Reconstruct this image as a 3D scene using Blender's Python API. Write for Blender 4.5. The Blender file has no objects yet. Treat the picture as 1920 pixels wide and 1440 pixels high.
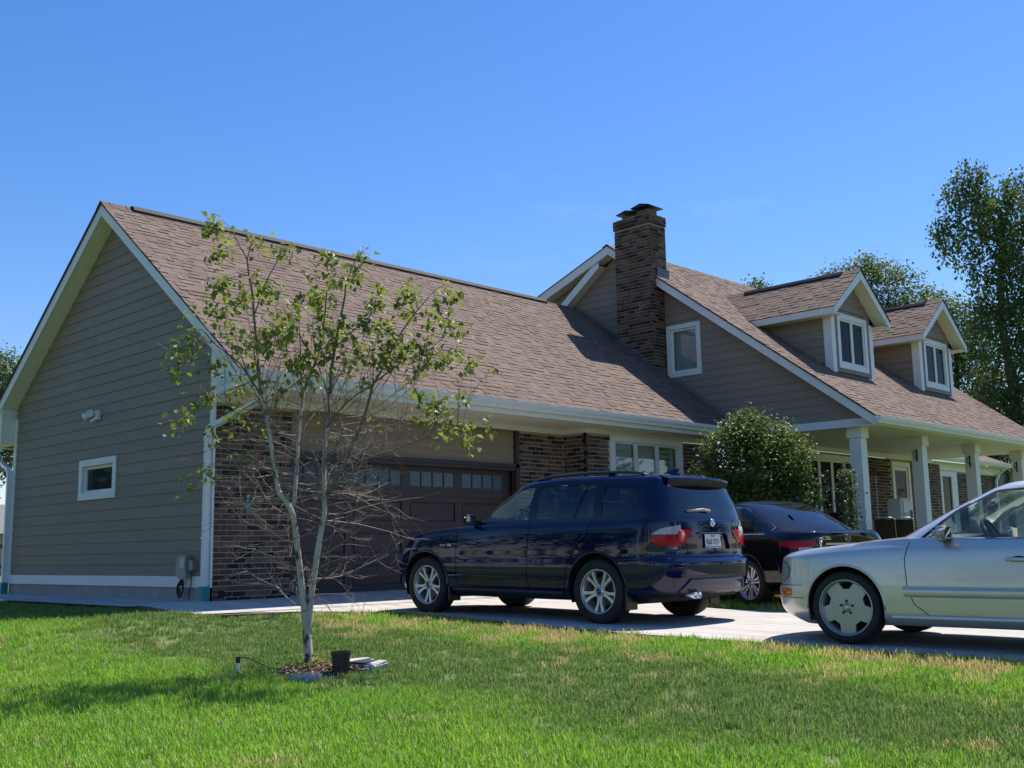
import bpy, bmesh, math, random
from mathutils import Vector, Matrix
random.seed(11)
R = math.radians
scene = bpy.context.scene
col = scene.collection

# ---------------------------------------------------------------- camera, sky, sun, exposure
CAM = Vector((-7.918, -13.575, 0.617))
cam_d = bpy.data.cameras.new('camera'); cam = bpy.data.objects.new('camera', cam_d); col.objects.link(cam)
rgt = Vector((0.69928, -0.71463, -0.01761)); upv = Vector((-0.09702, -0.11929, 0.98811)); bck = Vector((-0.70824, -0.68925, -0.15275))
m3 = Matrix((rgt, upv, bck)).transposed()
cam.matrix_world = Matrix.Translation(CAM) @ m3.to_4x4()
cam_d.sensor_width = 36.0; cam_d.lens = 2019.0 / 1920.0 * 36.0
cam_d.clip_start = 0.1; cam_d.clip_end = 3000.0
scene.camera = cam

SUN_EL, SUN_AZ = R(59.5), R(91.5)          # azimuth from +Y towards +X
world = bpy.data.worlds.new('World'); scene.world = world; world.use_nodes = True
wn = world.node_tree.nodes; wl = world.node_tree.links
for n in list(wn): wn.remove(n)
sky = wn.new('ShaderNodeTexSky'); sky.sky_type = 'NISHITA'; sky.sun_disc = False
sky.sun_elevation = SUN_EL; sky.sun_rotation = SUN_AZ
sky.altitude = 300; sky.air_density = 1.15; sky.dust_density = 0.25; sky.ozone_density = 3.0
bg = wn.new('ShaderNodeBackground'); bg.inputs['Strength'].default_value = 0.118
wo = wn.new('ShaderNodeOutputWorld')
# thin streaks of cirrus, all over the sky
tc = wn.new('ShaderNodeTexCoord'); mp = wn.new('ShaderNodeMapping')
mp.inputs['Scale'].default_value = (2.2, 2.2, 9.0); mp.inputs['Rotation'].default_value = (0.35, -0.25, 1.4)
no = wn.new('ShaderNodeTexNoise'); no.inputs['Scale'].default_value = 1.6; no.inputs['Detail'].default_value = 8; no.inputs['Roughness'].default_value = 0.62
cr = wn.new('ShaderNodeValToRGB'); cr.color_ramp.elements[0].position = 0.60; cr.color_ramp.elements[0].color = (0, 0, 0, 1)
cr.color_ramp.elements[1].position = 0.95; cr.color_ramp.elements[1].color = (0.16, 0.16, 0.16, 1)
mx = wn.new('ShaderNodeMixRGB'); mx.inputs[2].default_value = (7.5, 8.0, 9.0, 1)
wl.new(tc.outputs['Generated'], mp.inputs[0]); wl.new(mp.outputs[0], no.inputs['Vector']); wl.new(no.outputs[0], cr.inputs[0])
hs = wn.new('ShaderNodeHueSaturation'); hs.inputs['Saturation'].default_value = 1.28
wl.new(sky.outputs[0], hs.inputs['Color'])
wl.new(cr.outputs[0], mx.inputs[0]); tint = wn.new('ShaderNodeMixRGB'); tint.blend_type = 'MULTIPLY'; tint.inputs[0].default_value = 1; tint.inputs[2].default_value = (0.90, 0.87, 1.03, 1)
wl.new(hs.outputs[0], tint.inputs[1]); wl.new(tint.outputs[0], mx.inputs[1]); wl.new(mx.outputs[0], bg.inputs['Color']); wl.new(bg.outputs[0], wo.inputs['Surface'])

sun_d = bpy.data.lights.new('sun', 'SUN'); sun_d.energy = 5.0; sun_d.angle = R(0.53); sun_d.color = (1.0, 0.95, 0.87)
sun = bpy.data.objects.new('sun', sun_d); col.objects.link(sun)
sdir = Vector((math.sin(SUN_AZ) * math.cos(SUN_EL), math.cos(SUN_AZ) * math.cos(SUN_EL), math.sin(SUN_EL)))
sun.rotation_euler = (-sdir).to_track_quat('-Z', 'Y').to_euler(); sun.location = (20, 0, 30)

vs = scene.view_settings; vs.view_transform = 'Standard'; vs.look = 'None'; vs.exposure = 0.45; vs.gamma = 1.0; vs.use_curve_mapping = False
scene.cycles.use_denoising = True
scene.cycles.max_bounces = 8; scene.cycles.transparent_max_bounces = 16
scene.cycles.caustics_reflective = False; scene.cycles.caustics_refractive = False

# ---------------------------------------------------------------- materials
def srgb(r, g, b):
    f = lambda c: (c / 255 / 12.92) if c / 255 <= 0.04045 else ((c / 255 + 0.055) / 1.055) ** 2.4
    return (f(r), f(g), f(b))
MATS = {}
def mat(name, c, rough=0.6, metal=0.0, var=0.0, vs=4.0, island=0.0, bump=0.0, bs=60.0, coat=0.0, spec=0.5, c2=None, stretch=None, trans=0.0):
    """procedural Principled: noise colour variation, per-piece variation, bump"""
    if name in MATS: return MATS[name]
    m = bpy.data.materials.new(name); m.use_nodes = True; MATS[name] = m
    nt = m.node_tree; N = nt.nodes; L = nt.links
    p = N['Principled BSDF']
    p.inputs['Base Color'].default_value = (*c, 1); p.inputs['Roughness'].default_value = rough; p.inputs['Metallic'].default_value = metal
    p.inputs['Specular IOR Level'].default_value = spec
    if coat: p.inputs['Coat Weight'].default_value = coat; p.inputs['Coat Roughness'].default_value = 0.02
    cur = None
    tcn = N.new('ShaderNodeTexCoord'); vec = tcn.outputs['Object']
    geo = N.new('ShaderNodeNewGeometry')
    vec = geo.outputs['Position']
    if stretch:
        mpn = N.new('ShaderNodeMapping'); mpn.inputs['Scale'].default_value = stretch; L.new(vec, mpn.inputs[0]); vec = mpn.outputs[0]
    if var or c2:
        nz = N.new('ShaderNodeTexNoise'); nz.inputs['Scale'].default_value = vs; nz.inputs['Detail'].default_value = 6; nz.inputs['Roughness'].default_value = 0.65
        L.new(vec, nz.inputs['Vector'])
        rp = N.new('ShaderNodeValToRGB'); rp.color_ramp.elements[0].position = 0.3; rp.color_ramp.elements[1].position = 0.7
        a = c; b = c2 or c
        rp.color_ramp.elements[0].color = (*[x * (1 - var) for x in a], 1); rp.color_ramp.elements[1].color = (*[x * (1 + var) for x in b], 1)
        L.new(nz.outputs[0], rp.inputs[0]); cur = rp.outputs[0]
    if island:
        oi = N.new('ShaderNodeObjectInfo')
        ad = N.new('ShaderNodeMath'); ad.operation = 'ADD'; L.new(geo.outputs['Random Per Island'], ad.inputs[0]); L.new(oi.outputs['Random'], ad.inputs[1])
        fr = N.new('ShaderNodeMath'); fr.operation = 'FRACT'; L.new(ad.outputs[0], fr.inputs[0])
        mr = N.new('ShaderNodeMapRange'); mr.inputs[3].default_value = 1 - island; mr.inputs[4].default_value = 1 + island; L.new(fr.outputs[0], mr.inputs[0])
        mm = N.new('ShaderNodeMixRGB'); mm.blend_type = 'MULTIPLY'; mm.inputs[0].default_value = 1
        if cur: L.new(cur, mm.inputs[1])
        else: mm.inputs[1].default_value = (*c, 1)
        L.new(mr.outputs[0], mm.inputs[2]); cur = mm.outputs[0]
    if cur: L.new(cur, p.inputs['Base Color'])
    if bump:
        nb = N.new('ShaderNodeTexNoise'); nb.inputs['Scale'].default_value = bs; nb.inputs['Detail'].default_value = 5
        L.new(vec, nb.inputs['Vector'])
        bn = N.new('ShaderNodeBump'); bn.inputs['Strength'].default_value = bump; bn.inputs['Distance'].default_value = 0.01
        L.new(nb.outputs[0], bn.inputs['Height']); L.new(bn.outputs[0], p.inputs['Normal'])
    if trans:
        out = [n for n in N if n.type == 'OUTPUT_MATERIAL'][0]
        tr = N.new('ShaderNodeBsdfTranslucent'); ms = N.new('ShaderNodeMixShader'); ms.inputs[0].default_value = trans
        if cur: 
            hsn = N.new('ShaderNodeHueSaturation'); hsn.inputs['Value'].default_value = 1.25; hsn.inputs['Hue'].default_value = 0.485; L.new(cur, hsn.inputs['Color']); L.new(hsn.outputs[0], tr.inputs[0])
        else: tr.inputs[0].default_value = (*c, 1)
        L.new(p.outputs[0], ms.inputs[1]); L.new(tr.outputs[0], ms.inputs[2]); L.new(ms.outputs[0], out.inputs[0])
    return m
def ramp_mat(name, stops, rough=0.8, var=0.12, vs=30, bump=0.3, bs=120):
    """each piece picks its own colour from the ramp"""
    m = bpy.data.materials.new(name); m.use_nodes = True; MATS[name] = m
    N = m.node_tree.nodes; L = m.node_tree.links; p = N['Principled BSDF']; p.inputs['Roughness'].default_value = rough
    p.inputs['Specular IOR Level'].default_value = 0.3
    geo = N.new('ShaderNodeNewGeometry'); oi = N.new('ShaderNodeObjectInfo')
    ad = N.new('ShaderNodeMath'); ad.operation = 'ADD'; L.new(geo.outputs['Random Per Island'], ad.inputs[0]); L.new(oi.outputs['Random'], ad.inputs[1])
    fr = N.new('ShaderNodeMath'); fr.operation = 'FRACT'; L.new(ad.outputs[0], fr.inputs[0])
    rp = N.new('ShaderNodeValToRGB'); e = rp.color_ramp.elements
    while len(e) < len(stops): e.new(0.5)
    for i, (ps, c) in enumerate(stops): e[i].position = ps; e[i].color = (*c, 1)
    L.new(fr.outputs[0], rp.inputs[0])
    nz = N.new('ShaderNodeTexNoise'); nz.inputs['Scale'].default_value = vs; nz.inputs['Detail'].default_value = 5; L.new(geo.outputs['Position'], nz.inputs['Vector'])
    mr = N.new('ShaderNodeMapRange'); mr.inputs[1].default_value = 0.25; mr.inputs[2].default_value = 0.75; mr.inputs[3].default_value = 1 - var; mr.inputs[4].default_value = 1 + var; L.new(nz.outputs[0], mr.inputs[0])
    n2 = N.new('ShaderNodeTexNoise'); n2.inputs['Scale'].default_value = 0.7; n2.inputs['Detail'].default_value = 3; L.new(geo.outputs['Position'], n2.inputs['Vector'])
    m2 = N.new('ShaderNodeMapRange'); m2.inputs[1].default_value = 0.3; m2.inputs[2].default_value = 0.7; m2.inputs[3].default_value = 0.9; m2.inputs[4].default_value = 1.1; L.new(n2.outputs[0], m2.inputs[0])
    mu = N.new('ShaderNodeMath'); mu.operation = 'MULTIPLY'; L.new(mr.outputs[0], mu.inputs[0]); L.new(m2.outputs[0], mu.inputs[1])
    mm = N.new('ShaderNodeMixRGB'); mm.blend_type = 'MULTIPLY'; mm.inputs[0].default_value = 1; L.new(rp.outputs[0], mm.inputs[1]); L.new(mu.outputs[0], mm.inputs[2])
    L.new(mm.outputs[0], p.inputs['Base Color'])
    nb = N.new('ShaderNodeTexNoise'); nb.inputs['Scale'].default_value = bs; nb.inputs['Detail'].default_value = 4; L.new(geo.outputs['Position'], nb.inputs['Vector'])
    bn = N.new('ShaderNodeBump'); bn.inputs['Strength'].default_value = bump; bn.inputs['Distance'].default_value = 0.006; L.new(nb.outputs[0], bn.inputs['Height']); L.new(bn.outputs[0], p.inputs['Normal'])
    return m
def glass_mat(name, tint, dens=0.7, rough=0.02):
    """thin tinted glass: part see-through, mirror-like by Fresnel"""
    m = bpy.data.materials.new(name); m.use_nodes = True; MATS[name] = m
    N = m.node_tree.nodes; L = m.node_tree.links; N.remove(N['Principled BSDF'])
    out = [n for n in N if n.type == 'OUTPUT_MATERIAL'][0]
    t = N.new('ShaderNodeBsdfTransparent'); t.inputs[0].default_value = (*tint, 1)
    g = N.new('ShaderNodeBsdfGlossy'); g.inputs['Roughness'].default_value = rough; g.inputs[0].default_value = (1, 1, 1, 1)
    f = N.new('ShaderNodeFresnel'); gf = N.new('ShaderNodeNewGeometry'); fi = N.new('ShaderNodeMapRange'); fi.inputs[3].default_value = 1.5; fi.inputs[4].default_value = 1 / 1.5; L.new(gf.outputs['Backfacing'], fi.inputs[0]); L.new(fi.outputs[0], f.inputs[0])      # same reflectance from either side
    ml = N.new('ShaderNodeMath'); ml.operation = 'MULTIPLY_ADD'; ml.inputs[1].default_value = 1.0; ml.inputs[2].default_value = 0.02; L.new(f.outputs[0], ml.inputs[0])
    ms = N.new('ShaderNodeMixShader'); L.new(ml.outputs[0], ms.inputs[0]); L.new(t.outputs[0], ms.inputs[1]); L.new(g.outputs[0], ms.inputs[2]); L.new(ms.outputs[0], out.inputs[0])
    return m

WHITE = mat('white_trim', (0.70, 0.69, 0.66), 0.45, var=0.05, vs=2.5)
SOFFIT = mat('soffit_vinyl', (0.74, 0.71, 0.60), 0.55, var=0.04, vs=3)
SIDING = mat('siding_taupe', (0.240, 0.182, 0.136), 0.6, var=0.06, vs=2.0, island=0.05, bump=0.12, bs=25, stretch=(1, 1, 6))
BRICK = ramp_mat('brick', [(0.0, (0.020, 0.016, 0.017)), (0.22, (0.030, 0.023, 0.022)), (0.30, (0.085, 0.048, 0.034)), (0.62, (0.125, 0.070, 0.048)), (0.85, (0.17, 0.105, 0.070)), (1.0, (0.065, 0.042, 0.036))], 0.85, 0.35, 45, 0.5, 90)
MORTAR = mat('mortar', (0.37, 0.32, 0.265), 0.9, var=0.2, vs=20, bump=0.4, bs=80)
SHINGLE = ramp_mat('shingle', [(0.0, (0.140, 0.097, 0.074)), (0.35, (0.156, 0.109, 0.084)), (0.7, (0.172, 0.121, 0.094)), (1.0, (0.192, 0.137, 0.109))], 0.9, 0.22, 60, 0.5, 260)
ROOFDK = mat('roof_underlay', (0.10, 0.075, 0.065), 0.9)
VENT = mat('ridge_vent', (0.011, 0.009, 0.010), 0.75, var=0.2)
CONC = mat('foundation_concrete', (0.30, 0.29, 0.27), 0.9, var=0.15, vs=3, bump=0.3, bs=40)
DOORBR = mat('garage_door_brown', (0.052, 0.031, 0.029), 0.5, var=0.18, vs=6, stretch=(0.6, 1, 9), bump=0.12, bs=40)
DKTRIM = mat('dark_brown_trim', (0.032, 0.022, 0.022), 0.5)
TEAL = mat('teal_plastic', (0.01, 0.22, 0.21), 0.45, var=0.1)
GLASS = glass_mat('window_glass', (0.86, 0.90, 0.89))
DARKGL = mat('dark_glass', (0.010, 0.014, 0.016), 0.03, spec=0.22)
DARKGL.node_tree.nodes['Principled BSDF'].inputs['IOR'].default_value = 1.22
ROOMDK = mat('dim_room', (0.03, 0.03, 0.032), 0.9)
BLIND = mat('blind_white', (0.50, 0.54, 0.51), 0.6)
SHUT = mat('shutter_grey', (0.42, 0.50, 0.46), 0.6)
LEAD = mat('flashing_grey', (0.10, 0.11, 0.12), 0.5, metal=0.3, var=0.15)
BLACK = mat('black_plastic', (0.012, 0.012, 0.013), 0.45)
BLKMET = mat('black_metal', (0.02, 0.02, 0.022), 0.4, metal=0.4)
GREYP = mat('grey_metal', (0.30, 0.30, 0.29), 0.5, metal=0.3, var=0.1)
GUTTER = mat('gutter_white', (0.68, 0.69, 0.67), 0.3, var=0.04)

# ---------------------------------------------------------------- mesh helpers
class MB:
    def __init__(s): s.v = []; s.f = []; s.mi = []
    def add(s, vs, fs, mi=0):
        b = len(s.v); s.v += [tuple(v) for v in vs]; s.f += [tuple(b + i for i in f) for f in fs]; s.mi += [mi] * len(fs); return s
    def box(s, x0, x1, y0, y1, z0, z1, mi=0):
        return s.add([(x0, y0, z0), (x1, y0, z0), (x1, y1, z0), (x0, y1, z0), (x0, y0, z1), (x1, y0, z1), (x1, y1, z1), (x0, y1, z1)],
                     [(3, 2, 1, 0), (4, 5, 6, 7), (0, 1, 5, 4), (1, 2, 6, 5), (2, 3, 7, 6), (3, 0, 4, 7)], mi)
    def prism(s, poly, off, mi=0):
        n = len(poly); off = Vector(off); p = [Vector(q) for q in poly]
        return s.add(p + [q + off for q in p], [tuple(range(n))[::-1], tuple(range(n, 2 * n))] + [(i, (i + 1) % n, n + (i + 1) % n, n + i) for i in range(n)], mi)
    def tube(s, pts, rad, n=8, caps=True, mi=0):
        pts = [Vector(p) for p in pts]; m = len(pts)
        rad = rad if isinstance(rad, (list, tuple)) else [rad] * m
        vs = []; up = Vector((0, 0, 1)); prev = None
        for i, p in enumerate(pts):
            t = (pts[min(i + 1, m - 1)] - pts[max(i - 1, 0)]).normalized()
            if prev is None:
                a = t.cross(up); a = a if a.length > 1e-3 else t.cross(Vector((1, 0, 0)))
            else: a = prev - t * prev.dot(t)
            a.normalize(); prev = a; b = t.cross(a)
            for k in range(n):
                an = 2 * math.pi * k / n; vs.append(p + (a * math.cos(an) + b * math.sin(an)) * rad[i])
        fs = [(i * n + k, i * n + (k + 1) % n, (i + 1) * n + (k + 1) % n, (i + 1) * n + k) for i in range(m - 1) for k in range(n)]
        if caps: fs += [tuple(range(n))[::-1], tuple(range((m - 1) * n, m * n))]
        return s.add(vs, fs, mi)
    def lathe(s, prof, M=Matrix(), n=32, mi=0, close=False):
        """prof: list of (r, h) about local Z"""
        vs = []; m = len(prof)
        for k in range(n):
            a = 2 * math.pi * k / n
            for r, h in prof: vs.append(M @ Vector((r * math.cos(a), r * math.sin(a), h)))
        fs = []
        for k in range(n):
            k2 = (k + 1) % n
            for i in range(m - 1 if not close else m): fs.append((k * m + i, k2 * m + i, k2 * m + (i + 1) % m, k * m + (i + 1) % m))
        return s.add(vs, fs, mi)
    def grid(s, P, mi=0, flip=False):
        r = len(P); c = len(P[0])
        fs = []
        for i in range(r - 1):
            for j in range(c - 1):
                q = (i * c + j, i * c + j + 1, (i + 1) * c + j + 1, (i + 1) * c + j); fs.append(q[::-1] if flip else q)
        return s.add([p for row in P for p in row], fs, mi)
    def obj(s, name, m, parent=None, smooth=False, recalc=True, label=None, kind=None, auto=None):
        me = bpy.data.meshes.new(name); me.from_pydata([tuple(v) for v in s.v], [], s.f)
        ms = m if isinstance(m, (list, tuple)) else [m]
        for q in ms: me.materials.append(q)
        if len(ms) > 1: me.polygons.foreach_set('material_index', s.mi)
        if recalc:
            bm = bmesh.new(); bm.from_mesh(me); bmesh.ops.recalc_face_normals(bm, faces=bm.faces); bm.to_mesh(me); bm.free()
        if smooth:
            me.polygons.foreach_set('use_smooth', [True] * len(me.polygons))
            if auto: me.set_sharp_from_angle(angle=R(auto))
        me.update()
        return put(name, me, parent, label, kind)
def put(name, me, parent=None, label=None, kind=None):
    o = bpy.data.objects.new(name, me); col.objects.link(o)
    if parent: o.parent = parent
    if label: o['label'] = label
    if kind: o['kind'] = kind
    return o
def thing(name, label, cat, loc=(0, 0, 0), rz=0.0, group=None):
    o = bpy.data.objects.new(name, None); col.objects.link(o); o.location = loc; o.rotation_euler = (0, 0, rz); o.empty_display_size = 0.2
    o['label'] = label; o['category'] = cat
    if group: o['group'] = group
    return o
def tag(o, label, cat, group=None):
    o['label'] = label; o['category'] = cat
    if group: o['group'] = group
    return o
def box(name, x0, x1, y0, y1, z0, z1, m, parent=None, label=None): return MB().box(x0, x1, y0, y1, z0, z1).obj(name, m, parent, label=label)
def text_mesh(txt, size, M, name, m, parent, ext=0.002, align='CENTER', sx=1.0):
    cu = bpy.data.curves.new('lettering', 'FONT'); cu.body = txt; cu.size = size; cu.extrude = ext; cu.align_x = align; cu.align_y = 'CENTER'
    t = bpy.data.objects.new('lettering_source', cu); col.objects.link(t)
    bpy.context.view_layer.update()
    me = bpy.data.meshes.new_from_object(t); bpy.data.objects.remove(t); bpy.data.curves.remove(cu)
    me.transform(M @ Matrix.Diagonal((sx, 1, 1, 1))); me.materials.clear(); me.materials.append(m)
    return put(name, me, parent)
def interp(pts, x):
    if x <= pts[0][0]: return pts[0][1]
    for (a, b), (c, d) in zip(pts, pts[1:]):
        if x <= c: return b + (d - b) * (x - a) / (c - a)
    return pts[-1][1]
def sinterp(pts, x):
    """smooth (Catmull) interpolation of (x, value) pairs"""
    n = len(pts)
    if x <= pts[0][0]: return pts[0][1]
    if x >= pts[-1][0]: return pts[-1][1]
    for i in range(n - 1):
        if x <= pts[i + 1][0]:
            x0, y0 = pts[i]; x1, y1 = pts[i + 1]; h = x1 - x0; t = (x - x0) / h
            def sl(k):
                if k == 0: return (pts[1][1] - pts[0][1]) / (pts[1][0] - pts[0][0])
                if k == n - 1: return (pts[-1][1] - pts[-2][1]) / (pts[-1][0] - pts[-2][0])
                return (pts[k + 1][1] - pts[k - 1][1]) / (pts[k + 1][0] - pts[k - 1][0])
            m0, m1 = sl(i) * h, sl(i + 1) * h
            return (2 * t ** 3 - 3 * t * t + 1) * y0 + (t ** 3 - 2 * t * t + t) * m0 + (-2 * t ** 3 + 3 * t * t) * y1 + (t ** 3 - t * t) * m1
# ---------------------------------------------------------------- ground heights
def drive_z(x, y): return (-0.093 + 0.0186 * y) if y < -2.0 else (-0.1302 + (y + 2.0) * 0.0651 if y < 0 else 0.0)
EDGE = [(-20.0, 1.0), (-14.0, 0.80), (-10.3, 0.80), (-8.0, 0.74), (-6.4, 0.72), (-5.4, 0.80), (-4.3, 0.98), (-3.0, 1.10), (-2.2, 0.85), (-1.75, 0.30), (-1.55, -0.5), (-1.5, -1.1)]   # lawn / drive line: (y, x)
def edge_x(y):
    return sinterp(EDGE, y)
def lawn_z(x, y):
    d = max(0.0, 1.2 - x)
    z = drive_z(0, min(y, -1.0)) if y > -16 else drive_z(0, -16)
    z += -0.012 - 0.05 * min(d, 14)
    if y > -1.0: z += 0.01 * min(y + 1.0, 4)
    z += 0.03 * math.sin(x * 0.9 + 0.5) * math.sin(y * 0.7 + 1.0) * min(1, d * 0.4)
    if y > -3.2 and x < 1: k = min(1, (y + 3.2) / 1.5) * min(1, max(0, (x + 4.5) / 2.5)); z = z * (1 - k) + (-0.075 if x < -1.1 else -0.16) * k
    return z

# ================================================================ HOUSE
house = thing('house', 'taupe sided house with brown shingle roofs, brick chimney and attached garage', 'house')
mA, yrA, zrA = 0.761, 3.28, 6.46; mAr = 0.731
roofA = lambda y: zrA - mA * (yrA - y) if y <= yrA else zrA - mAr * (y - yrA)
mB, yrB, zrB = 0.735, 2.06, 7.75
roofB = lambda y: zrB - mB * (yrB - y) if y <= yrB else zrB - mB * (y - yrB)
EX = 0.174

def frame_pt(P, u, n):
    P = Vector(P); u = Vector(u); n = Vector(n); return lambda s, z, d: P + u * s + n * d + Vector((0, 0, z))
def siding_board(pt, a0, b0, a1, b1, z0, z1, parent, proud=0.018):
    if b0 - a0 < 0.02: return
    vs = [pt(a0, z0, -0.012), pt(b0, z0, -0.012), pt(b0, z0, proud), pt(a0, z0, proud), pt(a1, z1, -0.012), pt(b1, z1, -0.012), pt(b1, z1, 0.004), pt(a1, z1, 0.004)]
    MB().add(vs, [(0, 1, 2, 3), (4, 5, 6, 7), (0, 1, 5, 4), (1, 2, 6, 5), (2, 3, 7, 6), (3, 0, 4, 7)]).obj('siding_board', SIDING, parent)
def side_wall(pt, z0, lo, hi, parent, opening=None, zmax=99):
    """lap boards from z0 up between lo(z) and hi(z); opening = (s0, s1, z0, z1)"""
    z = z0
    while z < zmax:
        z1 = z + EX
        if hi(z) - lo(z) < 0.06: break
        if hi(z1) < lo(z1):
            zt = z1
            for _ in range(30):
                zt -= EX / 30
                if hi(zt) >= lo(zt): break
            z1 = zt
        segs = [(lo(z), hi(z), lo(z1), hi(z1))]
        if opening and z1 > opening[2] + 0.02 and z < opening[3] - 0.02:
            a, b = opening[0], opening[1]
            if lo(z) < a: segs = [(lo(z), min(a, hi(z)), lo(z1), min(a, hi(z1)))]
            else: segs = []
            if hi(z) > b: segs.append((max(b, lo(z)), hi(z), max(b, lo(z1)), hi(z1)))
        for q in segs:
            if q[1] - q[0] > 3.5 and q[3] - q[2] > 1.5:                     # butt joint
                c = random.uniform(max(q[0], q[2]) + 0.7, min(q[1], q[3]) - 0.7)
                siding_board(pt, q[0], c - 0.0015, q[2], c - 0.0015, z, z1, parent); siding_board(pt, c + 0.0015, q[1], c + 0.0015, q[3], z, z1, parent)
            else: siding_board(pt, *q, z, z1, parent)
        z += EX
        if z1 < z - 1e-4: break

BRICKS = []       # (matrix, length key) of every brick, sorted later; the nearest 300 become parts
BL, BH, BJ, BD = 0.200, 0.0635, 0.0135, 0.04
def brick_wall(name, P, u, n, s1, z0, z1, parent, ztop=None, skip=None, zbot=None, backing=True, holes=()):
    """mortar backing plus running-bond bricks on the rectangle s 0..s1"""
    pt = frame_pt(P, u, n)
    w = parent
    if backing:
        zt = lambda s: (ztop(s) if ztop else z1); zb = lambda s: (zbot(s) if zbot else z0)
        mb_ = MB(); nv = Vector(n) * 0.06
        rc = lambda a, b, c, d: mb_.prism([pt(a, c, -0.06), pt(b, c, -0.06), pt(b, d, -0.06), pt(a, d, -0.06)], nv) if b - a > 0.01 and d - c > 0.01 else None
        cur = 0.0
        for (h0, h1, k0, k1) in sorted(holes):
            rc(cur, h0, z0, z1); rc(h0, h1, z0, k0); rc(h0, h1, k1, z1); cur = h1
        rc(cur, s1, z0, z1)
        w = mb_.obj(name, MORTAR, parent)
    k = 0; z = z0 + BJ
    u = Vector(u); n = Vector(n)
    while z + BH <= z1 + 0.02:
        s = BJ * 0.5 - (0.5 * (BL + BJ) if k % 2 else 0)
        while s < s1 - 0.02:
            a = max(s, 0.0); b = min(s + BL, s1)
            if b - a > 0.03:
                mid = (a + b) / 2
                ok = not (skip and skip(mid, z + BH / 2))
                if zbot and z < zbot(mid): ok = False
                if ok: BRICKS.append((pt(mid, z + BH / 2, 0.0) + n * random.uniform(-0.003, 0.003), u, n, b - a, w))
            s += BL + BJ
        z += BH + BJ; k += 1
    return w

def shingles(P, u, v, n, slope_len, lo, hi, parent, store, ex=0.137):
    """architectural shingle tabs in courses; lo/hi(t) limit each course along u"""
    P = Vector(P); u = Vector(u).normalized(); v = Vector(v).normalized(); n = Vector(n).normalized()
    t = 0.0; k = 0
    while t < slope_len - 0.03:
        a, b = lo(t), hi(t); s = a - random.uniform(0, 0.2); up = random.random() < 0.5
        while s < b:
            up = (not up) if random.random() < 0.72 else up; w = random.choice((0.10, 0.13, 0.17, 0.22, 0.27)); h = random.choice((0.011, 0.013, 0.016)) if up else random.choice((0.004, 0.006, 0.008))
            s0, s1 = max(s, a), min(s + w, b)
            if s1 - s0 > 0.02: store.append((P + u * ((s0 + s1) / 2) + v * t, u, v, n, s1 - s0, h, min(ex + 0.03, slope_len - t)))
            s += w + 0.004
        t += ex; k += 1
def tab_geo(w, h, l):
    return [(-w / 2, 0, 0), (w / 2, 0, 0), (w / 2, 0, h), (-w / 2, 0, h), (w / 2, l, 0.0025), (-w / 2, l, 0.0025)], [(0, 1, 2, 3), (3, 2, 4, 5), (1, 4, 2), (0, 3, 5)]
def flush_shingles(store, parent, nparts, name='shingle'):
    store.sort(key=lambda q: (q[0] - CAM).length)
    cache = {}
    for q in store[:nparts]:
        p, u, v, n, w, h, l = q; key = (round(w, 2), h, round(l, 2))
        if key not in cache:
            vs, fs = tab_geo(*key); me = bpy.data.meshes.new('shingle'); me.from_pydata(vs, [], fs); me.materials.append(SHINGLE); cache[key] = me
        o = put('shingle', cache[key], parent)
        M = Matrix((u, v, n)).transposed().to_4x4(); M.translation = p + n * 0.001; o.matrix_world = M
    mb = MB()
    for p, u, v, n, w, h, l in store[nparts:]:
        vs, fs = tab_geo(w, h, l); p = p + n * 0.001
        mb.add([p + u * a + v * b + n * c for a, b, c in vs], fs)
    if mb.v: mb.obj('shingle_field', SHINGLE, parent, recalc=False, kind='stuff')

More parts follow.
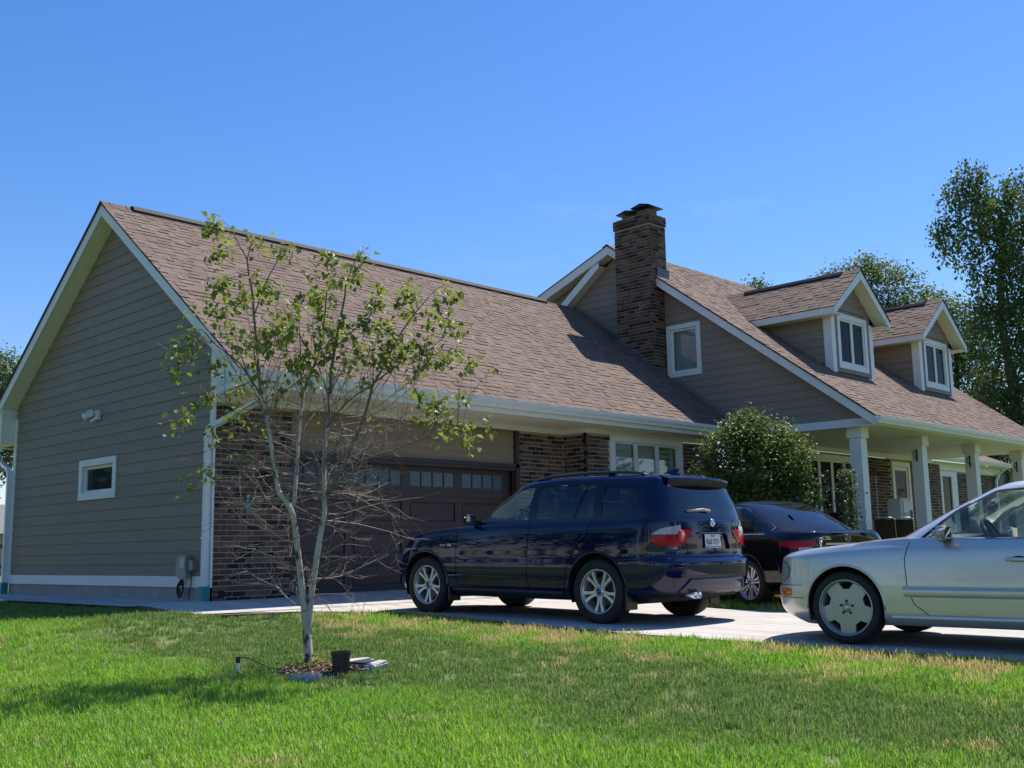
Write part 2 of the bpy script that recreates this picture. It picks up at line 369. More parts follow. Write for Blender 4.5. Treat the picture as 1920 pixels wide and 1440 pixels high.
def window(P, u, n, w, h, parent, name='window', trim=0.10, sashes=1, recess=0.07, inside=None, pane=None, rail=None):
    """cased window: P = lower left corner of the outside trim, on the wall face"""
    pt = frame_pt(P, u, n)
    def bx(m_, a, b, c, d, e, f): m_.prism([pt(a, c, e), pt(b, c, e), pt(b, d, e), pt(a, d, e)], Vector(n) * (f - e)); return m_
    tr = MB()
    bx(tr, 0, w, 0, trim, -recess, 0.035); bx(tr, 0, w, h - trim, h, -recess, 0.035); bx(tr, 0, trim, trim, h - trim, -recess, 0.034); bx(tr, w - trim, w, trim, h - trim, -recess, 0.034)
    wi = tr.obj(name, WHITE, parent)
    iw = (w - 2 * trim) / sashes
    for i in range(sashes):
        a = trim + i * iw; b = a + iw; sw = 0.05
        s = MB()
        bx(s, a, b, trim, trim + sw, -recess, -recess + 0.045); bx(s, a, b, h - trim - sw, h - trim, -recess, -recess + 0.045)
        bx(s, a, a + sw, trim + sw, h - trim - sw, -recess, -recess + 0.044); bx(s, b - sw, b, trim + sw, h - trim - sw, -recess, -recess + 0.044)
        if rail: bx(s, a + sw, b - sw, trim + rail, trim + rail + 0.05, -recess, -recess + 0.043)
        s.obj('sash', WHITE, wi)
        bx(MB(), a + sw, b - sw, trim + sw, h - trim - sw, -recess + 0.012, -recess + 0.018).obj('pane', pane or GLASS, wi)
        if inside == 'blind' or (isinstance(inside, list) and inside[i] == 'blind'):
            m_ = MB(); zz = trim + 0.03
            while zz < h - trim - 0.05:
                m_.add([pt(a + 0.02, zz, -recess - 0.012), pt(b - 0.07, zz, -recess - 0.012), pt(b - 0.07, zz + 0.045, -recess - 0.030), pt(a + 0.02, zz + 0.045, -recess - 0.030)], [(0, 1, 2, 3)]); zz += 0.046
            m_.obj('blind', BLIND, wi, recalc=False)
        if isinstance(inside, list) and inside[i] == 'shutter':
            m_ = MB(); bx(m_, b - 0.17, b - 0.06, trim, h - trim, -recess - 0.06, -recess - 0.03); bx(m_, a, a + 0.04, trim, h - trim, -recess - 0.06, -recess - 0.03)
            m_.obj('shutter_stile', SHUT, wi)
            zz = trim + 0.05
            while zz < h - trim - 0.05:
                l_ = MB(); l_.prism([pt(a + 0.04, zz, -recess - 0.09), pt(b - 0.17, zz, -recess - 0.09), pt(b - 0.17, zz + 0.06, -recess - 0.035), pt(a + 0.04, zz + 0.06, -recess - 0.035)], (0, 0, 0.012)); l_.obj('louver', SHUT, wi); zz += 0.105
    m_ = MB(); bx(m_, trim, w - trim, trim, h - trim, -recess - 0.42, -recess - 0.40); bx(m_, trim - 0.02, trim, trim, h - trim, -recess - 0.42, -recess); bx(m_, w - trim, w - trim + 0.02, trim, h - trim, -recess - 0.42, -recess); bx(m_, trim, w - trim, trim - 0.02, trim, -recess - 0.42, -recess); bx(m_, trim, w - trim, h - trim, h - trim + 0.02, -recess - 0.42, -recess)
    m_.obj('reveal', ROOMDK, wi)
    return wi

# ---------------------------------------------------------------- garage wing: gable end (faces -X)
D = 7.15
gable = MB().prism([(0.13, 0.02, 0.0), (0.13, D, 0.0), (0.13, D, roofA(D) - 0.25), (0.13, yrA, roofA(yrA) - 0.25), (0.13, 0.02, roofA(0.02) - 0.25)], (0.05, 0, 0)).obj('gable_wall', MORTAR, house)
ptG = frame_pt((0, 0, 0), (0, 1, 0), (-1, 0, 0))
wy0, wy1, wz0, wz1 = 2.97, 4.31, 1.565, 2.235
side_wall(ptG, 0.335, lambda z: max(0.03, yrA - (zrA - 0.22 - z) / mA), lambda z: min(D - 0.03, yrA + (zrA - 0.22 - z) / mAr), gable, (wy0 + 0.06, wy1 - 0.06, wz0 + 0.05, wz1 - 0.05))
MB().box(0.004, 0.12, 0.02, wy0 + 0.05, 0.3, 3.2).box(0.004, 0.12, wy1 - 0.05, D - 0.02, 0.3, 3.2).box(0.004, 0.12, wy0 + 0.05, wy1 - 0.05, 0.3, wz0 + 0.05).box(0.004, 0.12, wy0 + 0.05, wy1 - 0.05, wz1 - 0.05, 3.2).obj('sheathing', SIDING, gable)
MB().prism([(0.004, 0.05, 3.2), (0.004, D - 0.05, 3.2), (0.004, yrA, roofA(yrA) - 0.3)], (0.11, 0, 0)).obj('sheathing', SIDING, gable)
box('skirt_board', -0.030, 0.06, 0.02, D - 0.02, 0.18, 0.335, WHITE, house)
box('foundation', 0.0, 0.2, 0.0, D, -0.3, 0.18, CONC, house)
MB().box(-0.032, 0.0, -0.012, 0.10, 0.18, 2.9).obj('corner_board', WHITE, house)
MB().box(-0.032, 0.0, D - 0.10, D + 0.012, 0.18, 3.2).box(0.0, 0.14, D + 0.002, D + 0.03, 0.18, 3.2).obj('corner_board', WHITE, house)
window((0, wy0, wz0), (0, 1, 0), (-1, 0, 0), wy1 - wy0, wz1 - wz0, house, trim=0.11, recess=0.075, pane=mat('teal_dark_glass', (0.016, 0.030, 0.032), 0.04, spec=0.25))
# back and rear walls of the wing (seen only from the side)
box('rear_wall', 0.2, 21.0, D - 0.03, D, -0.3, 2.95, SIDING, house)

# rake boards and soffits, garage gable
def rake(name, X, y0, y1, f, h, th, parent, drop=0.012, m=WHITE):
    return MB().prism([(X, y0, f(y0) - drop), (X, y1, f(y1) - drop), (X, y1, f(y1) - drop - h), (X, y0, f(y0) - drop - h)], (th, 0, 0)).obj(name, m, parent)
OV = 0.30; eY = -1.10; bY = 8.15
rake('rake_board', -OV, eY - 0.0, yrA, roofA, 0.215, 0.03, house); rake('rake_board', -OV, yrA, bY, roofA, 0.215, 0.03, house)
for (ya, yb, m_) in ((-0.02, yrA, mA), (yrA, bY - 0.05, -mAr)):
    L_ = yb - ya; nn = int(L_ / 0.235)
    for i in range(nn):
        a = ya + L_ * i / nn + 0.003; b = ya + L_ * (i + 1) / nn - 0.003
        za, zb = roofA(a) - 0.215, roofA(b) - 0.215
        MB().prism([(-OV + 0.032, a, za), (-OV + 0.032, b, zb), (0.01, b, zb), (0.01, a, za)], (0, 0, 0.015)).obj('soffit_panel', SOFFIT, house)
# roof decks + shingles
XR = 11.78
deck = MB().prism([(-OV - 0.02, eY - 0.03, roofA(eY - 0.03)), (XR, eY - 0.03, roofA(eY - 0.03)), (XR, yrA, zrA), (-OV - 0.02, yrA, zrA)], (0, 0, -0.02)).obj('roof', ROOFDK, house)
MB().prism([(-OV - 0.02, yrA, zrA), (XR + 6, yrA, zrA), (XR + 6, bY, roofA(bY)), (-OV - 0.02, bY, roofA(bY))], (0, 0, -0.02)).obj('roof_slope', SHINGLE, house)
MB().prism([(-OV - 0.025, eY - 0.03, roofA(eY - 0.03) + 0.006), (-OV - 0.025, yrA, zrA + 0.006), (-OV - 0.025, yrA, zrA - 0.03), (-OV - 0.025, eY - 0.03, roofA(eY - 0.03) - 0.03)], (0.004, 0, 0)).obj('drip_edge', VENT, house)
MB().prism([(-OV - 0.025, bY, roofA(bY) + 0.012), (-OV - 0.025, yrA, zrA + 0.012), (-OV - 0.025, yrA, zrA - 0.03), (-OV - 0.025, bY, roofA(bY) - 0.03)], (0.004, 0, 0)).obj('drip_edge', VENT, house)
cA = 1 / math.hypot(1, mA)
ST = []
shingles((0, eY - 0.045, roofA(eY - 0.045)), (1, 0, 0), (0, cA, mA * cA), (0, -mA * cA, cA), (yrA - eY + 0.03) / cA, lambda t: -OV - 0.03, lambda t: XR - 0.01, deck, ST)
flush_shingles(ST, deck, 150)
# ridge cap pieces at the gable end, then the raised dark ridge vent with cap shingles on it
def ridge_cap(x0, x1, y, z, parent, rise=0.0, name='ridge_shingle', m1=mA, m2=mAr, wd=0.15):
    x = x0
    while x < x1 - 0.01:
        b = min(x + 0.145, x1); dz = random.uniform(0.004, 0.012) + rise
        P_ = [(x, y - wd, z - m1 * wd + dz), (x, y, z + dz + 0.012), (x, y + wd, z - m2 * wd + dz), (b, y + wd, z - m2 * wd + dz - 0.004), (b, y, z + dz + 0.008), (b, y - wd, z - m1 * wd + dz - 0.004)]
        MB().add(P_, [(0, 1, 4, 5), (1, 2, 3, 4)]).obj(name, SHINGLE, parent, recalc=False); x += 0.146
ridge_cap(-OV - 0.03, 0.20, yrA, zrA + 0.004, deck)
MB().prism([(0.20, yrA - 0.15, zrA - mA * 0.15 + 0.004), (0.20, yrA - 0.15, zrA - mA * 0.15 + 0.06), (0.20, yrA - 0.10, zrA + 0.022), (0.20, yrA, zrA + 0.035), (0.20, yrA + 0.152, zrA - 0.03), (0.20, yrA + 0.16, zrA - mAr * 0.16 + 0.008), (0.20, yrA, zrA + 0.01)], (10.3, 0, 0)).obj('ridge_vent', VENT, house)
# front eave: fascia, gutter, soffit, frieze, box return
gz = roofA(eY) - 0.035
MB().box(-OV + 0.031, XR, eY - 0.012, eY + 0.02, 2.865, gz).obj('fascia', WHITE, house)
def gutter(x0, x1, y, ztop, parent, h=0.135, w=0.125):
    pr = [(0, 0), (0, -h), (-w * 0.62, -h), (-w * 0.68, -h * 0.75), (-w * 0.95, -h * 0.42), (-w, -h * 0.1), (-w, 0), (-w + 0.012, 0), (-w + 0.016, -h * 0.2), (-0.01, -h * 0.2)]
    return MB().prism([(x0, y + a, ztop + b) for a, b in pr], (x1 - x0, 0, 0)).obj('gutter', GUTTER, parent)
gA = gutter(-OV + 0.02, XR - 0.05, eY - 0.014, gz - 0.012, house)
for xx in (3.05, 6.35, 9.6): MB().prism([(xx, eY - 0.014 - 0.129, gz - 0.012), (xx, eY - 0.014 - 0.126, gz - 0.07), (xx, eY - 0.10, gz - 0.15), (xx, eY - 0.02, gz - 0.15)], (0.09, 0, 0)).obj('gutter_joint', GUTTER, gA)
MB().box(-0.03, XR, eY + 0.02, 0.0, 2.865, 2.88).obj('soffit', SOFFIT, house)
MB().prism([(-0.034, eY + 0.02, 2.866), (-0.034, 0.10, 2.866), (-0.034, 0.10, roofA(0.10) - 0.20), (-0.034, eY + 0.02, roofA(eY + 0.02) - 0.20)], (0.03, 0, 0)).prism([(-OV + 0.032, eY + 0.02, 2.90), (-OV + 0.032, eY + 0.30, 2.99), (-0.034, eY + 0.30, 2.99), (-0.034, eY + 0.02, 2.90)], (0, 0, 0.012)).obj('eave_return', WHITE, house)
MB().box(-0.02, 7.41, -0.022, 0.0, 2.775, 2.865).box(7.388, 7.41, -0.55, -0.022, 2.776, 2.865).box(7.388, XR, -0.572, -0.55, 2.775, 2.8651).obj('frieze_board', WHITE, house)
# downspouts
def downspout(pts, parent, w=0.045, d=0.032):
    m_ = MB()
    for a, b in zip(pts, pts[1:]):
        a, b = Vector(a), Vector(b); t = (b - a).normalized(); s = Vector((1, 0, 0)) if abs(t.x) < 0.8 else Vector((0, 1, 0)); s = (s - t * s.dot(t)).normalized(); q = t.cross(s)
        a = a - t * 0.02; b = b + t * 0.02
        m_.add([a + s * w + q * d, a - s * w + q * d, a - s * w - q * d, a + s * w - q * d, b + s * w + q * d, b - s * w + q * d, b - s * w - q * d, b + s * w - q * d], [(0, 1, 2, 3), (4, 5, 6, 7), (0, 1, 5, 4), (1, 2, 6, 5), (2, 3, 7, 6), (3, 0, 4, 7)])
    return m_.obj('downspout', GUTTER, parent)
dsp = downspout([(0.20, eY - 0.06, 2.90), (0.18, eY + 0.03, 2.76), (-0.065, -0.02, 2.42), (-0.085, 0.05, 2.32), (-0.085, 0.05, 0.16)], house)
for zz in (0.85, 1.75): MB().box(-0.14, -0.03, 0.01, 0.09, zz, zz + 0.025).obj('strap', GUTTER, dsp)
MB().box(-0.145, -0.028, -0.005, 0.105, -0.06, 0.20).obj('drain_adapter', TEAL, dsp, label='teal plastic drain adapter')
ds2 = downspout([(-0.02, bY + 0.02, 2.72), (-0.02, bY - 0.1, 2.56), (-0.07, D + 0.10, 2.28), (-0.075, D + 0.03, 2.16), (-0.075, D + 0.03, 0.16)], house)
MB().box(-0.14, -0.02, D - 0.03, D + 0.09, -0.06, 0.20).obj('drain_adapter', TEAL, ds2, label='teal plastic drain adapter')
gutter_r = MB().box(-OV, 11, bY + 0.0, bY + 0.11, 2.76, 2.88).obj('gutter', GUTTER, house)
MB().prism([(-OV + 0.03, D + 0.03, 2.74), (-OV + 0.03, bY, 2.74), (-OV + 0.03, bY, roofA(bY) - 0.2), (-OV + 0.03, D + 0.03, roofA(D + 0.03) - 0.22)], (0.3, 0, 0)).obj('eave_return', SOFFIT, house)

# ---------------------------------------------------------------- garage front (faces -Y)
brick_wall('garage_pier', (0.0, 0.0, 0), (1, 0, 0), (0, -1, 0), 1.27, -0.04, 2.77, house)
box('jamb_wall', 1.19, 1.268, 0.062, 0.30, -0.05, 2.77, BRICK, house)
box('upper_wall', 1.27, 6.2, 0.075, 0.12, 2.12, 2.86, SIDING, house)
ptH = frame_pt((1.27, 0.07, 0), (1, 0, 0), (0, -1, 0))
zz = 2.165
while zz < 2.75: siding_board(ptH, 0, 4.93, 0, 4.93, zz, min(zz + EX, 2.80), house); zz += EX
MB().box(1.271, 6.19, 0.0, 0.07, 2.10, 2.163).box(6.10, 6.199, 0.0, 0.08, -0.05, 2.775).box(1.271, 1.33, 0.06, 0.20, -0.05, 2.10).obj('door_casing', DKTRIM, house)
MB().box(1.33, 6.10, 0.02, 0.20, 2.04, 2.0995).obj('door_header', DKTRIM, house)
gdoor = MB().box(1.30, 6.15, 0.215, 0.24, -0.01, 2.06).obj('garage_door', DKTRIM, house)
gx = [(1.37, 2.42), (2.57, 3.57), (3.74, 4.76), (4.92, 5.94)]
for r in range(4):
    z0 = 0.02 + r * 0.508; z1 = z0 + 0.503
    fb = MB(); fb.box(1.30, 6.12, 0.185, 0.215, z0, z0 + 0.085).box(1.30, 6.12, 0.185, 0.215, z1 - 0.09, z1)
    xs = [1.30] + [q for g in gx for q in g] + [6.12]
    for i in range(0, len(xs), 2): fb.box(xs[i], xs[i + 1], 0.1851, 0.215, z0 + 0.085, z1 - 0.09)
    sec = fb.obj('door_section', DOORBR, gdoor)
    for a, b in gx:
        if r < 3:
            MB().prism([(a + 0.03, 0.212, z0 + 0.115), (b - 0.03, 0.212, z0 + 0.115), (b - 0.03, 0.212, z1 - 0.12), (a + 0.03, 0.212, z1 - 0.12)], (0, -0.012, 0)).obj('raised_panel', DOORBR, sec)
        else:
            w = (b - a) / 4
            for i in range(5): MB().box(a + i * w - 0.012 if i else a, a + i * w + 0.012 if i < 4 else b, 0.186, 0.213, z0 + 0.086, z1 - 0.091).obj('muntin', DOORBR, sec)
            MB().box(a, b, 0.1865, 0.2135, z0 + 0.086, z0 + 0.165).obj('muntin', DOORBR, sec)
            for i in range(4): MB().box(a + i * w + 0.013, a + (i + 1) * w - 0.013, 0.200, 0.207, z0 + 0.165, z1 - 0.092).obj('pane', mat('garage_pane', (0.065, 0.105, 0.140), 0.15, spec=0.3), sec)
MB().box(1.30, 6.12, 0.17, 0.23, -0.035, 0.02).obj('weather_seal', mat('seal_grey', (0.22, 0.22, 0.22), 0.7), gdoor)
box('garage_interior_back', 1.2, 6.3, 0.30, 0.33, -0.1, 2.2, ROOMDK, house)

# ---------------------------------------------------------------- link section with triple window
brick_wall('brick_pier', (6.2, 0.0, 0), (1, 0, 0), (0, -1, 0), 1.21, -0.04, 2.77, house)
brick_wall('brick_return', (7.41, 0.0, 0), (0, -1, 0), (-1, 0, 0), 0.55, -0.04, 2.77, house)
brick_wall('brick_front', (7.41, -0.55, 0), (1, 0, 0), (0, -1, 0), XR - 7.41, -0.04, 2.77, house, skip=lambda s, z: 0.70 < s < 2.98 and 0.62 < z, holes=[(0.75, 2.93, 0.72, 2.72)])
window((8.11, -0.58, 0.68), (1, 0, 0), (0, -1, 0), 2.28, 2.095, house, name='triple_window', trim=0.10, sashes=3, recess=0.05, inside=['blind', 'blind', 'shutter'])
MB().box(8.08, 10.42, -0.62, -0.585, 2.66, 2.772).box(8.08, 8.112, -0.61, -0.56, 0.66, 2.66).box(10.388, 10.42, -0.61, -0.56, 0.66, 2.66).obj('window_casing', WHITE, house)

# ---------------------------------------------------------------- main house block: gable end (faces -X) and chimney
XB0, XB1 = 11.78, 21.0
eB = -4.30
gB = MB().prism([(XB0 + 0.10, -4.22, 3.0), (XB0 + 0.10, 7.0, 3.0), (XB0 + 0.10, 7.0, roofB(7.0) - 0.24), (XB0 + 0.10, yrB, zrB - 0.24), (XB0 + 0.10, -4.0, roofB(-4.0) - 0.24)], (0.08, 0, 0)).obj('main_gable_wall', MORTAR, house)
ptM = frame_pt((XB0, 0, 0), (0, 1, 0), (-1, 0, 0))
MB().prism([(XB0 + 0.013, -4.05, 3.02), (XB0 + 0.013, -0.21, 3.02), (XB0 + 0.013, -0.21, roofB(-0.21) - 0.25), (XB0 + 0.013, -3.95, roofB(-3.95) - 0.25)], (0.08, 0, 0)).prism([(XB0 + 0.013, 0.60, 3.02), (XB0 + 0.013, 6.0, 3.02), (XB0 + 0.013, 6.0, roofB(6.0) - 0.3), (XB0 + 0.013, yrB, zrB - 0.3), (XB0 + 0.013, 0.60, roofB(0.6) - 0.25)], (0.08, 0, 0)).prism([(XB0 + 0.013, -0.21, 3.02), (XB0 + 0.013, 0.6, 3.02), (XB0 + 0.013, 0.6, 4.46), (XB0 + 0.013, -0.21, 4.46)], (0.08, 0, 0)).prism([(XB0 + 0.013, -0.21, 5.5), (XB0 + 0.013, 0.6, 5.5), (XB0 + 0.013, 0.6, roofB(.6) - .25), (XB0 + 0.013, -0.21, roofB(-.21) - .25)], (0.08, 0, 0)).obj('sheathing', SIDING, gB)
lowB = lambda z: yrB - (zrB - 0.22 - z) / mB
def hiB(z):
    h = min(yrB + (zrB - 0.22 - z) / mB, 6.0)
    if z < zrA - 0.02: h = min(h, yrA - (zrA - z) / mA + 0.12)        # hidden below the garage roof
    return h
side_wall(ptM, 3.05, lowB, lambda z: (min(hiB(z), 6.0) if z > 3.75 else min(hiB(z), 0.0)), gB, (-0.21, 0.60, 4.46, 5.52))
window((XB0, -0.265, 4.39), (0, 1, 0), (-1, 0, 0), 0.91, 1.19, house, trim=0.10, recess=0.06, inside='blind')
MB().box(XB0 - 0.02, XB0 + 0.2, -4.24, -1.28, 2.885, 3.05).obj('porch_side_beam', WHITE, house)
# stepped flashing board where the garage roof meets the wall
MB().prism([(XB0 - 0.028, eY, roofA(eY) + 0.01), (XB0 - 0.028, yrA - 0.3, roofA(yrA - 0.3) + 0.01), (XB0 - 0.028, yrA - 0.3, roofA(yrA - 0.3) + 0.11), (XB0 - 0.028, eY, roofA(eY) + 0.11)], (0.03, 0, 0)).obj('roof_flashing', mat('siding_trim_grey', (0.15, 0.14, 0.13), 0.6), house)
XK = XB0 - 0.30
roofBs = lambda y: zrB - 0.37 * (y - yrB)
rake('rake_board', XK, eB, yrB, roofB, 0.215, 0.03, house)
rake('rake_board', XK, yrB, 6.6, roofBs, 0.215, 0.03, house)
rake('rake_board', XK + 0.035, yrB + 0.32, 5.2, lambda y: roofB(y) - 0.02, 0.215, 0.03, house)
for (ya, yb, f) in ((-1.0, yrB, roofB), (yrB, 6.5, roofBs), (-4.25, -1.0, roofB)):
    MB().prism([(XK + 0.032, ya, f(ya) - 0.215), (XK + 0.032, yb, f(yb) - 0.215), (XB0 + 0.01, yb, f(yb) - 0.215), (XB0 + 0.01, ya, f(ya) - 0.215)], (0, 0, 0.015)).obj('soffit', SOFFIT, house)
MB().prism([(XK + 0.066, yrB + 0.3, roofB(yrB + 0.3) - 0.235), (XK + 0.066, 5.2, roofB(5.2) - 0.235), (XB0 + 0.01, 5.2, roofB(5.2) - 0.235), (XB0 + 0.01, yrB + 0.3, roofB(yrB + 0.3) - 0.235)], (0, 0, 0.015)).obj('soffit', SOFFIT, house)
MB().prism([(XK + 0.08, yrB + 0.1, roofB(yrB + 0.1) - 0.05), (XK + 0.08, 5.8, roofB(5.8) - 0.05), (XB0 + 3, 5.8, roofB(5.8) - 0.05), (XB0 + 3, yrB + 0.1, roofB(yrB + 0.1) - 0.05)], (0, 0, -0.02)).obj('roof_slope', SHINGLE, house)
dsw = MB().prism([(XB0 + 0.03, yrB + 0.4, roofB(yrB + 0.4)), (XB0 + 0.03, 6.5, roofB(6.5)), (XB0 + 0.03, 6.5, roofBs(6.5) - 0.2), (XB0 + 0.03, yrB + 0.4, roofBs(yrB + 0.4) - 0.05)], (0.05, 0, 0)).obj('shed_dormer_wall', SIDING, house)
# chimney
CX0, CX1, CY0, CY1, CZ1 = 11.30, 11.90, 0.68, 1.69, 8.05
ch = MB().box(CX0 + 0.004, CX1 - 0.004, CY0 + 0.004, CY1 - 0.004, 4.2, CZ1 + 0.10).obj('chimney', MORTAR, house)
brick_wall('', (CX0, CY1, 0), (0, -1, 0), (-1, 0, 0), CY1 - CY0, 4.3, CZ1 - 0.10, ch, backing=False, zbot=lambda s: roofA(CY1 - s) + 0.04)
brick_wall('', (CX0, CY0, 0), (1, 0, 0), (0, -1, 0), CX1 - CX0, 4.3, CZ1 - 0.10, ch, backing=False, zbot=lambda s: roofA(CY0) + 0.04)
brick_wall('', (CX0 - 0.022, CY1 + 0.022, 0), (0, -1, 0), (-1, 0, 0), CY1 - CY0 + 0.044, CZ1 - 0.105, CZ1 + 0.11, ch, backing=False)
brick_wall('', (CX0 - 0.022, CY0 - 0.022, 0), (1, 0, 0), (0, -1, 0), CX1 - CX0 + 0.044, CZ1 - 0.105, CZ1 + 0.11, ch, backing=False)
MB().box(CX0 - 0.014, CX1 + 0.014, CY0 - 0.014, CY1 + 0.014, CZ1 - 0.075, CZ1 + 0.105).obj('corbel', MORTAR, ch)
MB().box(CX0 + 0.03, CX1 - 0.03, CY0 + 0.03, CY1 - 0.03, CZ1 + 0.125, CZ1 + 0.16).obj('crown', CONC, ch)
for yy, hh in ((CY1 - 0.30, 0.0), (CY0 + 0.28, 0.06)):
    MB().box(CX0 + 0.14, CX0 + 0.46, yy - 0.17, yy + 0.17, CZ1 + 0.16, CZ1 + 0.24 + hh).obj('flue_tile', mat('flue_clay', (0.20, 0.09, 0.06), 0.8), ch)
    cp = MB(); a, b, c, d, z = CX0 + 0.02, CX0 + 0.60, yy - 0.26, yy + 0.26, CZ1 + 0.30 + hh
    cp.add([(a, c, z), (b, c, z), (b, d, z), (a, d, z), (a + 0.02, (c + d) / 2, z + 0.07), (b - 0.02, (c + d) / 2, z + 0.07), (a, c, z - 0.015), (b, c, z - 0.015), (b, d, z - 0.015), (a, d, z - 0.015)], [(0, 1, 5, 4), (2, 3, 4, 5), (1, 2, 5), (3, 0, 4), (6, 7, 1, 0), (7, 8, 2, 1), (8, 9, 3, 2), (9, 6, 0, 3), (9, 8, 7, 6)])
    cp.obj('chimney_cap', BLKMET, ch)
    for q, w_ in ((CX0 + 0.16, c + 0.19), (CX0 + 0.44, c + 0.19), (CX0 + 0.16, d - 0.19), (CX0 + 0.44, d - 0.19)): MB().tube([(q, w_, CZ1 + 0.24), (q, w_, z)], 0.008, 5).obj('cap_leg', BLKMET, ch)
MB().prism([(CX0 - 0.014, CY1 + 0.10, roofA(CY1 + 0.10) + 0.015), (CX0 - 0.014, CY0 - 0.05, roofA(CY0 - 0.05) + 0.015), (CX0 - 0.014, CY0 - 0.05, roofA(CY0 - 0.05) + 0.13), (CX0 - 0.014, CY1 + 0.10, roofA(CY1 + 0.10) + 0.13)], (0.012, 0, 0)).prism([(CX0 - 0.014, CY0 - 0.012, roofA(CY0) - 0.02), (XB0, CY0 - 0.012, roofA(CY0) - 0.02), (XB0, CY0 - 0.012, roofA(CY0) + 0.11), (CX0 - 0.014, CY0 - 0.012, roofA(CY0) + 0.11)], (0, 0.01, 0)).obj('flashing', LEAD, ch)
MB().box(XK + 0.02, CX1 + 0.05, CY0 - 0.035, CY0 - 0.015, roofB(CY0) - 0.02, roofB(CY0) + 0.20).obj('flashing', LEAD, ch)

# main roof
deckB = MB().prism([(XK - 0.02, eB - 0.03, roofB(eB - 0.03)), (XB1 + 0.22, eB - 0.03, roofB(eB - 0.03)), (XB1 + 0.22, yrB, zrB), (XK - 0.02, yrB, zrB)], (0, 0, -0.02)).obj('roof', ROOFDK, house)
MB().prism([(XK - 0.02, yrB, zrB), (XB1 + 0.22, yrB, zrB), (XB1 + 0.22, 6.7, roofBs(6.7)), (XK - 0.02, 6.7, roofBs(6.7))], (0, 0, -0.02)).obj('roof_slope', SHINGLE, house)
MB().prism([(XK - 0.025, eB - 0.03, roofB(eB - 0.03) + 0.008), (XK - 0.025, yrB, zrB + 0.008), (XK - 0.025, yrB, zrB - 0.03), (XK - 0.025, eB - 0.03, roofB(eB - 0.03) - 0.03)], (0.004, 0, 0)).obj('drip_edge', VENT, house)
cB = 1 / math.hypot(1, mB)
DORM = (14.10, 18.48); DF = -2.65; DW = 0.93
STB = []
shingles((0, eB - 0.045, roofB(eB - 0.045)), (1, 0, 0), (0, cB, mB * cB), (0, -mB * cB, cB), (yrB - eB + 0.03) / cB, lambda t: XK - 0.03, lambda t: XB1 + 0.22, deckB, STB)
def in_dormer(p): return any(abs(p[0] - d) < DW - 0.1 and DF + 0.1 < p[1] < -0.9 for d in DORM) or (CX0 - 0.02 < p[0] < CX1 and CY0 < p[1] < CY1)
STB = [q for q in STB if not in_dormer(q[0])]
flush_shingles(STB, deckB, 100)
ridge_cap(XK - 0.03, XB1 + 0.2, yrB, zrB + 0.004, deckB, m1=mB, m2=0.37)
rake('rake_board', XB1 + 0.19, eB, yrB, roofB, 0.215, 0.03, house)
# front eave and porch
gzB = roofB(eB) - 0.035
MB().box(XK + 0.031, XB1 + 0.19, eB - 0.012, eB + 0.02, 2.875, gzB).obj('fascia', WHITE, house)
gutter(XK - 0.02, XB1 + 0.2, eB - 0.014, gzB - 0.012, house)
MB().box(XK + 0.031, XB1 + 0.2, eB + 0.02, -1.28, 2.87, 2.884).obj('porch_ceiling', SOFFIT, house)
MB().box(XB0, XB1, -1.305, -1.28, 2.765, 2.87).obj('frieze_board', WHITE, house)
MB().box(XB1 + 0.0, XB1 + 0.2, -4.24, -1.28, 2.885, 3.05).obj('porch_side_beam', WHITE, house)
PORCH = MB().box(XB0 - 0.1, XB1 + 0.3, -4.15, -1.28, -0.4, 0.12).obj('porch_floor', CONC, house)
for px_ in (11.86, 14.62, 17.46, 20.42):
    p_ = MB().box(px_ - 0.12, px_ + 0.12, -3.87, -3.63, 0.12, 2.67).obj('porch_post', WHITE, house)
    MB().box(px_ - 0.155, px_ + 0.155, -3.905, -3.595, 2.6701, 2.8695).obj('capital', WHITE, p_)
    MB().box(px_ - 0.145, px_ + 0.145, -3.895, -3.605, 0.121, 0.32).obj('base_block', WHITE, p_)
brick_wall('porch_wall', (XB0, -1.28, 0), (1, 0, 0), (0, -1, 0), 9.72, 0.12, 2.76, house, skip=lambda s, z: (2.30 < s < 4.95 and z > 0.62) or (6.72 < s < 7.78), holes=[(2.36, 4.88, 0.75, 2.65), (6.80, 7.68, 0.13, 2.62)])
window((14.08, -1.31, 0.70), (1, 0, 0), (0, -1, 0), 2.65, 2.0, house, name='porch_window', trim=0.12, sashes=4, recess=0.05, pane=DARKGL)
pd = MB().box(18.50, 18.60, -1.33, -1.24, 0.12, 2.70).box(19.44, 19.55, -1.33, -1.24, 0.12, 2.70).box(18.60, 19.44, -1.33, -1.24, 2.59, 2.70).obj('porch_door', WHITE, house)
MB().box(18.60, 18.70, -1.30, -1.27, 0.13, 2.58).box(19.34, 19.44, -1.30, -1.27, 0.13, 2.58).box(18.70, 19.34, -1.30, -1.27, 1.62, 1.70).box(18.70, 19.34, -1.30, -1.27, 2.48, 2.58).box(18.70, 19.34, -1.30, -1.27, 0.13, 0.35).obj('door_leaf', WHITE, pd)
MB().box(18.70, 19.34, -1.288, -1.282, 0.35, 1.62).obj('pane', DARKGL, pd); MB().box(18.70, 19.34, -1.288, -1.282, 1.70, 2.48).obj('pane', DARKGL, pd)
